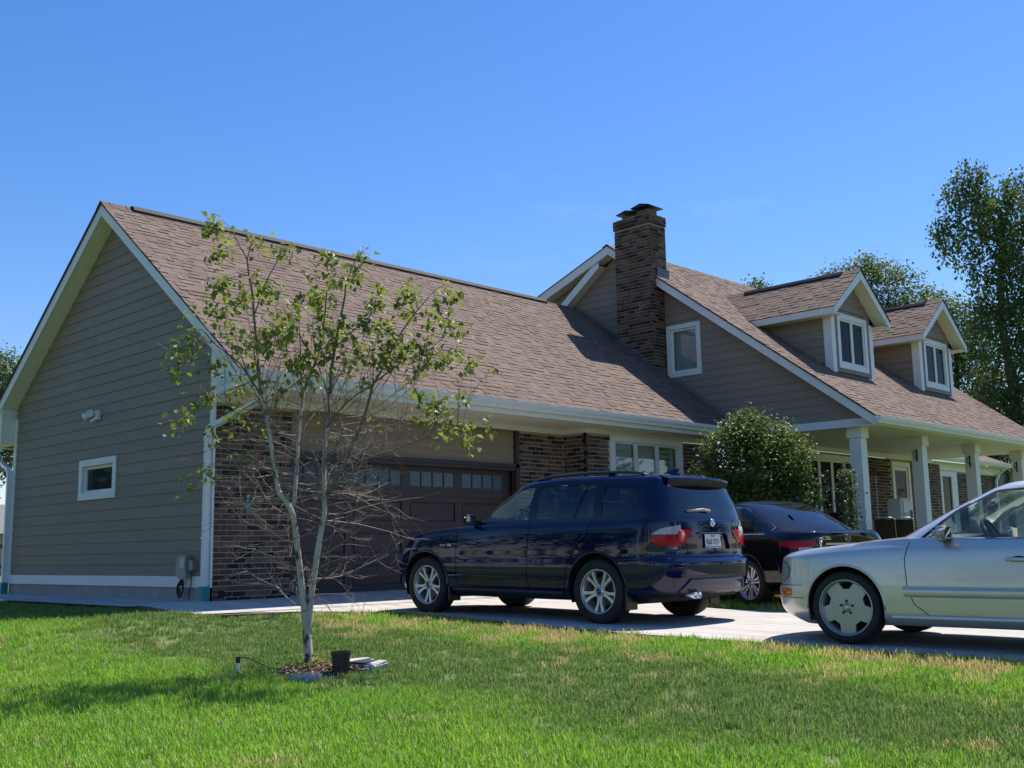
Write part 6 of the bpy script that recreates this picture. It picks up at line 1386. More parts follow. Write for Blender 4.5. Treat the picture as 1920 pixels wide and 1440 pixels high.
def finish_body(bm, name, m, parent, inner=True):
    # lips on open borders (arches, panel gaps) so that the shell reads as thick metal
    be = [e for e in bm.edges if e.is_boundary]
    bm.normal_update()
    r = bmesh.ops.extrude_edge_only(bm, edges=be); nv = [v for v in r['geom'] if isinstance(v, bmesh.types.BMVert)]
    for v in nv:
        n = Vector((0, v.co.y, 0)); n = n.normalized() if abs(v.co.y) > 0.45 else Vector((-1 if v.co.x < 1 else 1, 0, 0))
        v.co -= n * 0.022
    me = bpy.data.meshes.new(name); bm.to_mesh(me); me.materials.append(m)
    me.polygons.foreach_set('use_smooth', [True] * len(me.polygons)); me.set_sharp_from_angle(angle=R(48)); me.update()
    return put(name, me, parent)

# ---------------------------------------------------------------- navy SUV
def suv():
    gzr = -0.205
    t = car_empty('suv', 'dark blue SUV with silver star-spoke wheels parked facing the garage door', (2.28, -5.76, gzr), -0.02, 0.0185)
    WB, r = 2.795, 0.358
    B = lambda *o: o
    rows = [
        dict(o=B(3.46, -0.88, 0.80, 0.60, 0.30, 2.8, 3.2), z=[(-1, .34), (-.4, .28), (0.4, .245), (2.4, .235), (3.2, .22), (3.6, .23)]),
        dict(o=B(3.55, -0.955, 0.885, 0.62, 0.42, 2.8, 3.0), z=[(-1, .38), (-.4, .34), (0.4, .31), (2.4, .30), (3.6, .30)]),
        dict(o=B(3.60, -1.000, 0.920, 0.62, 0.42, 2.9, 3.0), z=[(-1, .52), (0, .47), (2.4, .45), (3.6, .45)]),
        dict(o=B(3.60, -1.010, 0.928, 0.62, 0.42, 2.9, 3.0), z=[(-1, .660), (-.5, .65), (0, .60), (2.4, .58), (3.6, .56)]),
        dict(o=B(3.585, -0.950, 0.922, 0.62, 0.40, 2.9, 3.0), z=[(-1, .685), (-.5, .70), (0, .70), (2.4, .67), (3.6, .63)]),
        dict(o=B(3.55, -0.940, 0.918, 0.62, 0.38, 2.8, 3.1), z=[(-1, .84), (0, .83), (2.4, .80), (3.0, .77), (3.6, .71)]),
        dict(o=B(3.50, -0.930, 0.908, 0.62, 0.36, 2.7, 3.1), z=[(-1, .965), (0, .955), (1.5, .945), (2.4, .915), (3.0, .865), (3.55, .775)]),
        dict(o=B(3.46, -0.918, 0.892, 0.62, 0.34, 2.6, 3.2), z=[(-1, 1.045), (0, 1.03), (1.5, 1.012), (2.4, .975), (3.0, .915), (3.5, .82)]),
        dict(o=B(3.38, -0.905, 0.862, 0.62, 0.32, 2.5, 3.2), z=[(-1, 1.085), (0, 1.07), (1.5, 1.05), (2.3, 1.015), (3.0, .950), (3.4, .862)])]
    for i_, dz_ in ((3, .02), (4, .035), (5, .05), (6, .06), (7, .06), (8, .06)):
        rows[i_]['z'] = (lambda x, q=rows[i_]['z'], d=dz_: sinterp(q, x) + d + (0.5 * d) * min(1, max(0, (-x - .1) / .7)))
    rs = loft(rows, 4)
    zt = lambda x: sinterp([(-1, 1.085), (0, 1.07), (1.5, 1.05), (2.3, 1.02), (3.0, .96), (3.4, .875)], x) + .06 + .03 * min(1, max(0, (-x - .1) / .7))
    rs += cap(rs[-1], 1.2, 0.045, (0.975, 0.94, 0.88, 0.8, 0.7, 0.6, 0.5), zt)
    bm = rings_bm(rs)
    # open the top under the glasshouse
    bmesh.ops.delete(bm, geom=[f for f in bm.faces if f.normal.z > 0.6 and f.calc_center_median().z > 0.9 and f.calc_center_median().x < 1.95 and abs(f.calc_center_median().y) < 0.80 and f.calc_center_median().x > -0.86], context='FACES')
    tr = BVHTree.FromBMesh(bm)
    for cx in (0, WB): wheel_arch(bm, cx, 0.375, 0.405, 0, t, NAVY)
    # rear lamps: wrap from flank to tailgate
    flank = lambda f: abs(f.calc_center_median().y) > 0.55 and f.calc_center_median().x < -0.4
    # gaps: doors
    sd = side(0.25, 0.5)
    shutline(bm, [(2.23, 1.05), (2.24, .62), (2.22, .40)], test=sd); shutline(bm, [(1.02, 1.12), (1.04, .62), (1.02, .38)], test=sd)
    shutline(bm, [(.10, 1.13), (.14, .98), (.33, .80), (.44, .60), (.47, .38)], test=sd); shutline(bm, [(.46, .375), (1.02, .375), (2.22, .375)], test=sd, w=0.008)
    doorF = [f for f in island(bm, (1.6, .92, .7))]
    if len(doorF) < 900: take(bm, doorF, 'front_door', NAVY, t)
    doorR = island(bm, (.8, .92, .75))
    if len(doorR) < 900: take(bm, doorR, 'rear_door', NAVY, t)
    for q in (((1.6, -.92, .7), 'front_door'), ((.8, -.92, .75), 'rear_door')):
        fs = island(bm, q[0])
        if len(fs) < 900: take(bm, fs, q[1], NAVY, t)
    # tail lamps
    rear = lambda f: f.calc_center_median().x < -0.55 and f.normal.x < -0.15
    rq = lambda f: f.calc_center_median().x < -0.50 and abs(f.calc_center_median().y) > 0.4
    for s in (1, -1):
        sel = lambda f, s=s: f.calc_center_median().x < -0.60 and f.calc_center_median().y * s > 0.40
        outer_red = cut(bm, rounded([(-.735, .905), (-.79, .855), (-1.1, .855), (-1.1, .972), (-.73, .972)], .02), (0, 2), lambda f, s=s: f.calc_center_median().y * s > 0.607 and f.calc_center_median().x < -.4)
        take(bm, outer_red, 'tail_lamp', REDL, t, push=0.008)
        outer_clr = cut(bm, [(-.735, .978), (-1.1, .978), (-1.1, 1.085), (-.915, 1.085), (-.81, 1.04)], (0, 2), lambda f, s=s: f.calc_center_median().y * s > 0.607 and f.calc_center_median().x < -.4)
        take(bm, outer_clr, 'indicator_lens', CLRL, t, push=0.008)
        inner = cut(bm, [(s * .39, 1.03), (s * .592, 1.03), (s * .592, .885), (s * .52, .885)], (1, 2), rear)
        take(bm, inner, 'tail_lamp', REDL, t, push=0.006)
        rf = MB().lathe([(0.0, -0.012), (0.055, -0.010), (0.062, 0.0)], Matrix.Translation((surf_x(tr, s * .575, .965) - 0.006, s * .575, .965)) @ Matrix.Rotation(R(90), 4, 'Y'), 24).obj('reversing_lamp', REDDK, t, smooth=True)
        MB().lathe([(0.0, -0.016), (0.026, -0.015), (0.030, -0.008)], Matrix.Translation((surf_x(tr, s * .575, .965) - 0.006, s * .575, .965)) @ Matrix.Rotation(R(90), 4, 'Y'), 20).obj('bulb_ring', CLRL, rf, smooth=True)
    # number plate recess and tailgate gap
    rec = cut(bm, rounded([(-.34, .815), (.34, .815), (.28, .985), (-.28, .985)], .03), (1, 2), rear)
    if rec:
        ro = take(bm, rec, 'plate_recess', NAVY, t)
        for v in ro.data.vertices: v.co.x += 0.028
    shutline(bm, [(-.60, .735), (.60, .735)], 0.008, rear, (1, 2))
    for s in (1, -1): shutline(bm, [(s * .60, .735), (s * .60, .88), (s * .595, 1.14)], 0.007, rear, (1, 2))
    bm.normal_update()
    # black lower cladding strip on bumper
    low = cut(bm, [(-1.0, .33), (1.0, .33), (1.0, .385), (-1.0, .385)], (1, 2), lambda f: f.calc_center_median().x < -0.5)
    take(bm, low, 'bumper_skirt', TRIM, t)
    slot = cut(bm, rounded([(-.62, .515), (.62, .515), (.64, .545), (-.64, .545)], .01), (1, 2), rear); so = take(bm, slot, 'bumper_groove', TRIM, t)
    # headlamps, grille, front
    fr = lambda f: f.calc_center_median().x > 2.7
    for s in (1, -1):
        hl = cut(bm, [(s * .42, .70), (s * .88, .74), (s * .92, .82), (s * .42, .80)], (1, 2), lambda f, s=s: fr(f) and f.calc_center_median().y * s > 0.3); take(bm, hl, 'headlamp', CLRL, t, push=0.006)
        gr = cut(bm, rounded([(s * .04, .60), (s * .30, .60), (s * .32, .76), (s * .04, .76)], .03), (1, 2), fr); take(bm, gr, 'grille', GLOSSB, t)
    lo = cut(bm, [(-.6, .33), (.6, .33), (.55, .44), (-.55, .44)], (1, 2), fr); take(bm, lo, 'front_intake', TRIM, t)
    finish_body(bm, 'body', NAVY, t); bm.free()
    # glasshouse
    G = [dict(o=B(2.42, -.905, .855, .60, .30, 2.4, 3.3), z=lambda x: zt(x) - 0.012),
         dict(o=B(2.05, -.865, .822, .52, .28, 2.5, 3.3), z=[(-1, 1.31), (0, 1.29), (1.4, 1.27), (2.1, 1.26)]),
         dict(o=B(1.72, -.80, .762, .42, .26, 2.6, 3.4), z=[(-1, 1.46), (0, 1.46), (1.4, 1.44), (1.8, 1.43)]),
         dict(o=B(1.50, -.735, .692, .34, .16, 2.7, 4.0), z=[(-1, 1.57), (-.6, 1.585), (0, 1.60), (.8, 1.60), (1.5, 1.555)]),
         dict(o=B(1.40, -.70, .640, .30, .15, 2.7, 3.8), z=[(-1, 1.605), (-.6, 1.62), (0, 1.635), (.8, 1.635), (1.4, 1.59)])]
    gs = loft(G, 6)
    zr = lambda x: sinterp([(-.8, 1.608), (-.5, 1.628), (0, 1.64), (.8, 1.64), (1.2, 1.617), (1.4, 1.593)], x)
    top = cap(gs[-1], 0.4, 0.04, (0.96, 0.9, 0.8, 0.65, 0.45, 0.2), zr)
    gb = rings_bm(gs + top, close=True)
    tg = BVHTree.FromBMesh(gb)
    s_ = lambda f: abs(f.normal.y) > 0.55
    dlo = rounded([(2.03, 1.125), (-.12, 1.15), (-.50, 1.25), (-.55, 1.35), (-.46, 1.52), (-.1, 1.575), (.75, 1.59), (1.24, 1.555)], .05)
    dl = cut(gb, dlo, (0, 2), s_)
    keep = set(dl)
    isd = lambda f: f in keep
    def win(poly, name, gm, r_=0.03):
        nonlocal keep
        fs = cut(gb, rounded(poly, r_), (0, 2), lambda f: abs(f.normal.y) > 0.5 and f.calc_center_median().z > 1.0)
        take_sides(gb, fs, name, gm, t, push=-0.006)
    win([(1.96, 1.145), (1.075, 1.155), (1.065, 1.555), (1.22, 1.535)], 'front_side_window', CARGL)
    win([(.96, 1.16), (.40, 1.165), (.26, 1.545), (.95, 1.56)], 'rear_side_window', PRIVGL)
    win([(.37, 1.165), (.10, 1.17), (.10, 1.53), (.235, 1.54)], 'rear_side_window', PRIVGL, 0.015)
    win([(-.02, 1.18), (-.16, 1.185), (-.47, 1.275), (-.505, 1.35), (-.43, 1.49), (-.02, 1.52)], 'quarter_window', PRIVGL)
    # pillars inside the opening are black
    gb.normal_update()
    fs = cut(gb, dlo, (0, 2), s_); take_sides(gb, fs, 'window_trim', GLOSSB, t)
    # windscreen and rear window
    ws = cut(gb, rounded([(-.66, 1.135), (.66, 1.135), (.58, 1.535), (-.58, 1.535)], .06), (1, 2), lambda f: f.normal.x > 0.3 and f.calc_center_median().x > 1.0); take(gb, ws, 'windscreen', CARGL, t)
    rw = cut(gb, rounded([(-.65, 1.205), (.65, 1.205), (.565, 1.575), (-.565, 1.575)], .05), (1, 2), lambda f: f.normal.x < -0.3 and f.calc_center_median().x < -0.4); take(gb, rw, 'rear_window', PRIVGL, t)
    me = bpy.data.meshes.new('roof'); gb.to_mesh(me); gb.free(); me.materials.append(NAVY); me.polygons.foreach_set('use_smooth', [True] * len(me.polygons)); me.set_sharp_from_angle(angle=R(50)); put('roof', me, t)
    # spoiler over the rear window
    P_ = []
    for y in [-.60 + 1.2 * k / 16 for k in range(17)]:
        e_ = 1 - abs(y / .60) ** 5; b_ = -0.70 - 0.16 * (0.75 + 0.25 * e_) + 0.05 * (y / .6) ** 2; zz = 1.628 - 0.018 * (y / .6) ** 2
        P_.append([(-.52, y * 0.98, zr(-.52) + 0.03 * (1 - (y / .6) ** 2) + 0.005), (-.68, y, zz + 0.008), (b_, y, zz - 0.020), (b_ - 0.006, y, zz - 0.042), (b_ + 0.015, y, zz - 0.075), (-.745, y * 0.97, zz - 0.12)])
    MB().grid(P_).obj('spoiler', NAVY, t, smooth=True)
    Q_ = [[(p[3][0] + 0.001, p[3][1], p[3][2] - 0.001), (p[4][0], p[4][1], p[4][2] - 0.006), (-.735, p[5][1], p[5][2] - 0.006)] for p in P_]
    MB().grid(Q_).obj('spoiler_underside', CABIN, t, smooth=True)
    # roof rails and fin
    for s in (1, -1):
        MB().tube([(1.22, s * .605, 1.60), (1.10, s * .603, 1.64), (.9, s * .60, 1.672), (.3, s * .598, 1.690), (-.2, s * .598, 1.68), (-.42, s * .60, 1.655), (-.52, s * .602, 1.615)], [0.010, 0.016, 0.017, 0.017, 0.017, 0.016, 0.010], 10).obj('roof_rail', mat('rail_black', (0.02, 0.02, 0.022), 0.22, coat=0.6), t, smooth=True)
        for x in (.98, .0): MB().box(x - 0.05, x + 0.05, s * .595 - 0.012, s * .595 + 0.012, 1.61, 1.68).obj('rail_foot', NAVY, t)
    MB().add([(-.28, -.035, 1.67), (-.28, .035, 1.67), (-.50, .03, 1.66), (-.50, -.03, 1.66), (-.46, .012, 1.725), (-.46, -.012, 1.725), (-.50, .01, 1.73), (-.50, -.01, 1.73)], [(0, 1, 4, 5), (4, 6, 7, 5), (6, 2, 3, 7), (1, 2, 6, 4), (3, 0, 5, 7)]).obj('antenna_fin', NAVY, t)
    # rear wiper
    xw = lambda y, z: (surf_x(tg, y, z) or -0.86)
    MB().tube([(xw(.02, 1.235) - 0.02, .02, 1.235), (xw(.15, 1.25) - 0.03, .15, 1.248), (xw(.44, 1.24) - 0.022, .44, 1.230)], [0.020, 0.018, 0.010], 8).obj('rear_wiper', mat('wiper_grey', (0.30, 0.27, 0.25), 0.4), t, smooth=True)
    # badge
    xb = surf_x(tr, 0.0, 1.10) or -0.93
    MBd = Matrix.Translation((xb - 0.004, 0.0, 1.105)) @ Matrix.Rotation(R(-90 + 6), 4, 'Y')
    bd = MB().lathe([(0.0, 0.012), (0.030, 0.012), (0.043, 0.010), (0.045, 0.0)], MBd, 28).obj('roundel', CHROME, t, smooth=True)
    q_ = MB(); q2 = MB()
    for k in range(4): (q_ if k % 2 else q2).add([MBd @ Vector((0, 0, 0.0145))] + [MBd @ Vector((0.029 * math.cos(k * math.pi / 2 + j * math.pi / 12), 0.029 * math.sin(k * math.pi / 2 + j * math.pi / 12), 0.0145)) for j in range(7)], [tuple(range(8))])
    q_.obj('roundel_quarter', MATS['badge_blue'], bd, recalc=False); q2.obj('roundel_quarter', WHITE, bd, recalc=False)
    plate(t, (surf_x(tr, 0, .90) or -.94) + 0.012, -0.0, .905, 'R60 5721', R(4), top='Illinois')
    MB().tube([(-.955, -.30, .995), (-.965, 0, .998), (-.955, .30, .995)], 0.008, 6).obj('plate_lamp_strip', NAVY, t)
    # exhaust, tow loop, mudflaps, wipers, underbody
    for y in (.36, .44): MB().lathe([(0.034, 0.0), (0.036, 0.12), (0.030, 0.12), (0.028, 0.0)], Matrix.Translation((-.86, y, .33)) @ Matrix.Rotation(R(-90), 4, 'Y'), 20).obj('exhaust_tip', CHROME, t, smooth=True)
    P_ = []
    for y, z in [(.64, .36)] + [(.64 - .12 * k / 4, .36 + .135 * k / 4) for k in range(1, 5)] + [(.52 - 1.04 * k / 12, .495) for k in range(1, 13)] + [(-.52 - .12 * k / 4, .495 - .135 * k / 4) for k in range(1, 5)]:
        x = surf_x(tr, y, z)
        if x: P_.append((x - 0.004, y, z))
    MB().tube(P_, 0.016, 6).obj('bumper_ridge', NAVY, t, smooth=True)
    MB().box(-.55, 3.2, -.70, .70, .24, .32).box(-.86, -.55, -.55, .30, .30, .36).obj('underbody', CABIN, t)
    for s in (1, -1):
        for cx in (-.40, WB - .43): MB().box(cx - 0.012, cx + 0.012, min(s * .72, s * .91), max(s * .72, s * .91), .17, .42).obj('mudflap', TRIM, t)
    for cx in (0, WB):
        arch_liner(t, cx, 0.375, 0.412, 0.52, 0.885)
        for s in (1, -1):
            wheel(t, cx, s * 0.79, r, r, 0.238, 0.235, s, 'y')
            P_ = []
            for k in range(25):
                a = math.pi * (-0.03 + 1.06 * k / 24); x, z = cx + 0.412 * math.cos(a), 0.375 + 0.412 * math.sin(a); y = surf_y(tr, x, z)
                if y: P_.append((x, s * (y - 0.002), z))
            MB().tube(P_, 0.016, 6).obj('arch_lip', NAVY, t, smooth=True)
    side_strip(t, tr, [2.2 - k * 0.1 for k in range(12)], .535, .500, 0.008, 'side_moulding', TRIM); side_strip(t, tr, [1.0 - k * 0.08 for k in range(7)], .535, .500, 0.008, 'side_moulding', TRIM)
    side_strip(t, tr, [2.30 - k * 0.1 for k in range(19)], .345, .26, 0.012, 'sill_cladding', TRIM)
    for s in (1, -1):
        handle(t, tr, 1.22, .945, NAVY, s); handle(t, tr, .34, .965, NAVY, s)
        mirror(t, 1.93, s * .985, 1.165, NAVY if s < 0 else GLOSSB, s)
        y = surf_y(tr, 2.42, .86); MB().tube([(2.52, s * (y + .001), .86), (2.42, s * (y + 0.006), .86)], 0.012, 8).obj('side_repeater', CLRL, t)
        text_mesh('3.0i', 0.045, Matrix.Translation((2.36, s * (surf_y(tr, 2.36, .86) + 0.003), .86)) @ Matrix(((-s, 0, 0, 0), (0, 0, s, 0), (0, 1, 0, 0), (0, 0, 0, 1))), 'badge_text', CHROME, t, 0.001)
    text_mesh('X3', 0.06, Matrix.Translation(((surf_x(tr, -.46, 1.09) or -.93) - 0.003, -.46, 1.09)) @ Matrix(((0, 0, -1, 0), (-1, 0, 0, 0), (0, 1, 0, 0), (0, 0, 0, 1))), 'badge_text', CHROME, t, 0.002)
    cabin(t, -.80, 2.0, .74, .40, 1.10, 1.95, (1.55, .37, 1.14), [(1.05, .37, .68), (1.05, -.37, .68), (.05, .40, .70), (.05, -.40, .66), (.05, 0, .66)], CABIN)
    MB().box(1.45, 1.47, -.10, .10, 1.44, 1.50).obj('rear_view_mirror', TRIM, t)
    return t
suv()

# ---------------------------------------------------------------- sedans
def sedan(p):
    t = car_empty(p['name'], p['label'], p['loc'], p['az'], p['pitch']); PT = p['paint']; WB = p['WB']; r = p['r']
    rows = [dict(o=o, z=z) for o, z in p['rows']]
    rs = loft(rows, 4); zt = lambda x: sinterp(p['deck'], x)
    rs += cap(rs[-1], p['xc'], p['crown'], (0.975, 0.94, 0.88, 0.8, 0.7, 0.6, 0.5, 0.38, 0.25), zt)
    bm = rings_bm(rs)
    gx0, gx1, gw = p['open']
    bmesh.ops.delete(bm, geom=[f for f in bm.faces if f.normal.z > 0.6 and f.calc_center_median().z > 0.75 and gx0 < f.calc_center_median().x < gx1 and abs(f.calc_center_median().y) < gw], context='FACES')
    tr = BVHTree.FromBMesh(bm)
    for cx in (0, WB): wheel_arch(bm, cx, r + p['arch'][1], p['arch'][0], 0, t, PT)
    sd = side(0.2, 0.5)
    for q in p['shut']: shutline(bm, q, 0.008, sd)
    for pt, nm in p['doors']:
        for s in (1, -1):
            fs = island(bm, (pt[0], s * pt[1], pt[2]))
            if len(fs) < 900: take(bm, fs, nm, PT, t)
    p['cuts'](bm, t, tr)
    finish_body(bm, 'body', PT, t); bm.free()
    gs = loft([dict(o=o, z=z) for o, z in p['glass']], 6); zr = lambda x: sinterp(p['roof'], x)
    gb = rings_bm(gs + cap(gs[-1], p['rxc'], p['rcrown'], (0.95, 0.88, 0.78, 0.62, 0.42, 0.2), zr), close=True)
    s_ = lambda f: abs(f.normal.y) > 0.45
    for poly, nm, gm, rr_ in p['wins']:
        fs = cut(gb, rounded(poly, rr_), (0, 2), lambda f: s_(f) and f.calc_center_median().z > 0.8); take_sides(gb, fs, nm, gm, t, push=-0.005)
    gb.normal_update()
    fs = cut(gb, rounded(p['dlo'], .04), (0, 2), s_); take_sides(gb, fs, 'window_trim', p.get('dlom', GLOSSB), t)
    for poly, nm, gm, cond in p['screens']:
        fs = cut(gb, rounded(poly, .06), (1, 2), cond); take(gb, fs, nm, gm, t)
    tg = BVHTree.FromBMesh(gb)
    me = bpy.data.meshes.new('roof'); gb.to_mesh(me); gb.free(); me.materials.append(PT); me.polygons.foreach_set('use_smooth', [True] * len(me.polygons)); me.set_sharp_from_angle(angle=R(50)); put('roof', me, t)
    MB().box(-.8, WB + .35, -p['W'] + .14, p['W'] - .14, .17, .25).obj('underbody', CABIN, t)
    for cx in (0, WB):
        arch_liner(t, cx, r + p['arch'][1], p['arch'][0] + 0.006, 0.50, p['W'] - 0.03)
        for s in (1, -1):
            wheel(t, cx, s * (p['W'] - 0.125), r, r, p['rim'], 0.23, s, p['style'])
            P_ = []
            for k in range(25):
                a = math.pi * (-0.02 + 1.04 * k / 24); x, z = cx + (p['arch'][0] + .006) * math.cos(a), r + p['arch'][1] + (p['arch'][0] + .006) * math.sin(a); y = surf_y(tr, x, z)
                if y: P_.append((x, s * (y - 0.002), z))
            MB().tube(P_, 0.011, 6).obj('arch_lip', PT, t, smooth=True)
    for s in (1, -1):
        for hx, hz_ in p['handles']: handle(t, tr, hx, hz_, PT, s)
        mirror(t, *[p['mirror'][0], s * p['mirror'][1], p['mirror'][2]], p.get('mirm', PT), s, (0.11, 0.20, 0.135))
    cabin(t, *p['cabin'])
    p['extra'](t, tr, tg)
    return t

# black sedan
def cuts204(bm, t, tr):
    rear = lambda f: f.calc_center_median().x < -0.6 and f.normal.x < -0.05
    for s in (1, -1):
        sel = lambda f, s=s: f.calc_center_median().x < -0.62 and f.calc_center_median().y * s > 0.3
        fs = cut(bm, [(-.63, .835), (-.70, .80), (-1.2, .675), (-1.2, .865), (-.72, .865)], (0, 2), lambda f, s=s: f.calc_center_median().x < -0.55 and f.calc_center_median().y * s > 0.52)
        o = take(bm, fs, 'tail_lamp', REDL, t, push=0.006)
        MB().grid([[((surf_x(tr, s * y, z) or -.9) - 0.010, s * y, z) for z in (.745, .785)] for y in (.56, .62, .68, .73)]).obj('indicator_lens', CLRL, o, smooth=True)
    fs = cut(bm, rounded([(-.40, .60), (.40, .60), (.33, .80), (-.33, .80)], .03), (1, 2), rear); ro = take(bm, fs, 'plate_recess', BLACKP, t)
    if ro:
        for v in ro.data.vertices: v.co.x += 0.02
    shutline(bm, [(-.52, .60), (.52, .60)], 0.007, rear, (1, 2))
    for s in (1, -1): shutline(bm, [(s * .52, .60), (s * .50, .86), (s * .53, .96)], 0.006, rear, (1, 2))
    fr = lambda f: f.calc_center_median().x > 2.8
    for s in (1, -1): take(bm, cut(bm, [(s * .45, .62), (s * .86, .66), (s * .86, .78), (s * .5, .74)], (1, 2), lambda f, s=s: fr(f) and f.calc_center_median().y * s > .3), 'headlamp', CLRL, t, push=.006)
    take(bm, cut(bm, rounded([(-.40, .52), (.40, .52), (.44, .74), (-.44, .74)], .04), (1, 2), fr), 'grille', GLOSSB, t)
def extra204(t, tr, tg):
    xr = lambda y, z: (surf_x(tr, y, z) or -.95)
    MB().grid([[(xr(y, z) - 0.012, y, z) for z in (.812, .824, .836)] for y in [-.36 + .06 * k for k in range(13)]]).obj('boot_trim', ALLOY, t, smooth=True)
    star_badge(t, xr(0, .90) - 0.008, 0, .90, 0.042, R(8))
    text_mesh('C300', 0.062, Matrix.Translation((xr(.34, .895) - 0.004, .34, .895)) @ Matrix(((0, 0, -1, 0), (-1, 0, 0, 0), (0, 1, 0, 0), (0, 0, 0, 1))), 'badge_text', CHROME, t, 0.002, sx=1.15)
    plate(t, xr(0, .70) + 0.008, 0, .70, '', R(6))
    # bright strip round the side windows
    P_ = [(1.72, .985), (1.35, 1.19), (.95, 1.325), (.5, 1.345), (0.05, 1.30), (-.22, 1.17), (-.33, 1.05), (-.33, .99)]
    for s in (1, -1):
        q = []
        for a, b in zip(P_, P_[1:]):
            for k in range(4):
                x = a[0] + (b[0] - a[0]) * k / 4; z = a[1] + (b[1] - a[1]) * k / 4; h = tg.ray_cast(Vector((x, 3 * s, z)), Vector((0, -s, 0)))
                if h[0]: q.append((x, h[0].y + s * 0.004, z))
        if len(q) > 3: MB().tube(q, 0.007, 5).obj('window_chrome', CHROME, t, smooth=True)
        q = []
        for k in range(20):
            x = 1.75 - 2.08 * k / 19; y = surf_y(tr, x, .955)
            if y: q.append((x, s * (y + 0.002), .962))
        MB().tube(q, 0.007, 5).obj('belt_chrome', CHROME, t, smooth=True)
    MB().lathe([(0.03, 0.0), (0.034, 0.1), (0.028, 0.1)], Matrix.Translation((-.93, .45, .30)) @ Matrix.Rotation(R(-90), 4, 'Y') @ Matrix.Diagonal((0.8, 1.6, 1, 1)), 16).obj('exhaust_tip', CHROME, t, smooth=True)
    MB().add([(.05, -.03, 1.435), (.05, .03, 1.435), (-.08, .02, 1.425), (-.08, -.02, 1.425), (-.05, 0, 1.468)], [(0, 1, 4), (1, 2, 4), (2, 3, 4), (3, 0, 4)]).obj('antenna_fin', BLACKP, t)
B = lambda *o: o
sedan(dict(name='black_sedan', label='black sedan with multi-spoke wheels parked right of the SUV', loc=(5.66, -5.82, -0.185), az=0.34, pitch=0.01, paint=BLACKP, WB=2.76, r=.315, W=.885, rim=.222, style='twin', arch=(.362, .012),
    rows=[(B(3.30, -.90, .78, .55, .30, 2.6, 3.0), [(-1.1, .27), (0, .20), (2.5, .19), (3.6, .19)]),
          (B(3.46, -.985, .855, .60, .34, 2.6, 3.0), [(-1.1, .33), (0, .28), (2.5, .27), (3.6, .27)]),
          (B(3.53, -1.015, .882, .62, .36, 2.6, 3.2), [(-1.1, .46), (0, .43), (2.5, .42), (3.6, .40)]),
          (B(3.54, -1.01, .885, .62, .38, 2.6, 3.2), [(-1.1, .585), (0, .56), (2.5, .54), (3.6, .52)]),
          (B(3.52, -.985, .883, .62, .40, 2.6, 3.0), [(-1.1, .66), (0, .66), (2.5, .63), (3.6, .60)]),
          (B(3.47, -.975, .872, .62, .42, 2.5, 2.9), [(-1.1, .80), (0, .79), (1.5, .77), (2.5, .73), (3.6, .68)]),
          (B(3.42, -.985, .850, .62, .46, 2.5, 2.7), [(-1.1, .905), (0, .90), (1.5, .87), (2.5, .82), (3.5, .73)]),
          (B(3.36, -.985, .815, .62, .50, 2.4, 2.6), [(-1.1, .965), (0, .965), (1.5, .93), (2.4, .885), (3.4, .78)])],
    deck=[(-1.1, .985), (-.6, 1.0), (0, .985), (1.5, .945), (2.0, .95), (2.6, .90), (3.4, .80)], xc=1.25, crown=.035, open=(-.42, 1.75, .66),
    shut=[[(1.95, .90), (1.96, .55), (1.93, .30)], [(.86, .95), (.88, .55), (.86, .28)], [(-.12, .96), (-.05, .80), (.30, .62), (.36, .45), (.36, .28)], [(.36, .285), (1.93, .285)]],
    doors=[((1.4, .88, .6), 'front_door'), ((.6, .88, .6), 'rear_door')], cuts=cuts204,
    glass=[(B(2.12, -.56, .80, .62, .42, 2.3, 2.4), lambda x: sinterp([(-1.1, .975), (-.6, .985), (0, .97), (1.5, .935), (2.1, .93)], x)),
           (B(1.72, -.36, .765, .55, .40, 2.4, 2.4), [(-.6, 1.10), (0, 1.10), (1.7, 1.08)]),
           (B(1.35, -.02, .70, .45, .36, 2.4, 2.5), [(-.2, 1.26), (.3, 1.27), (1.4, 1.25)]),
           (B(1.10, .22, .63, .34, .28, 2.5, 2.5), [(0, 1.35), (.6, 1.375), (1.1, 1.345)]),
           (B(1.00, .32, .57, .30, .25, 2.5, 2.5), [(0.2, 1.385), (.6, 1.405), (1.0, 1.38)])],
    roof=[(.2, 1.39), (.6, 1.408), (1.0, 1.385)], rxc=.62, rcrown=.04,
    wins=[([(1.66, .985), (.92, .985), (.90, 1.335), (1.02, 1.315), (1.34, 1.175)], 'front_side_window', CARGL, .02), ([(.84, .985), (.02, .99), (.06, 1.28), (.45, 1.335), (.83, 1.34)], 'rear_side_window', PRIVGL, .03), ([(-.02, .995), (-.29, 1.0), (-.20, 1.15), (.0, 1.25)], 'quarter_window', PRIVGL, .02)],
    dlo=[(1.72, .97), (-.33, .98), (-.30, 1.08), (-.20, 1.18), (.05, 1.295), (.5, 1.345), (.95, 1.335), (1.36, 1.19)],
    screens=[([(-.62, .97), (.62, .97), (.52, 1.355), (-.52, 1.355)], 'windscreen', CARGL, lambda f: f.normal.x > .25 and f.calc_center_median().x > .9), ([(-.60, 1.01), (.60, 1.01), (.50, 1.36), (-.50, 1.36)], 'rear_window', PRIVGL, lambda f: f.normal.x < -.2 and f.calc_center_median().x < .4)],
    handles=[(1.02, .80), (.12, .815)], mirror=(1.62, .95, 1.0), cabin=(-.4, 1.8, .70, .30, .95, 1.65, (1.30, .36, .93), [(.85, .36, .45), (.85, -.36, .45), (.30, .36, .24), (.30, -.36, .24)], CABIN), extra=extra204))

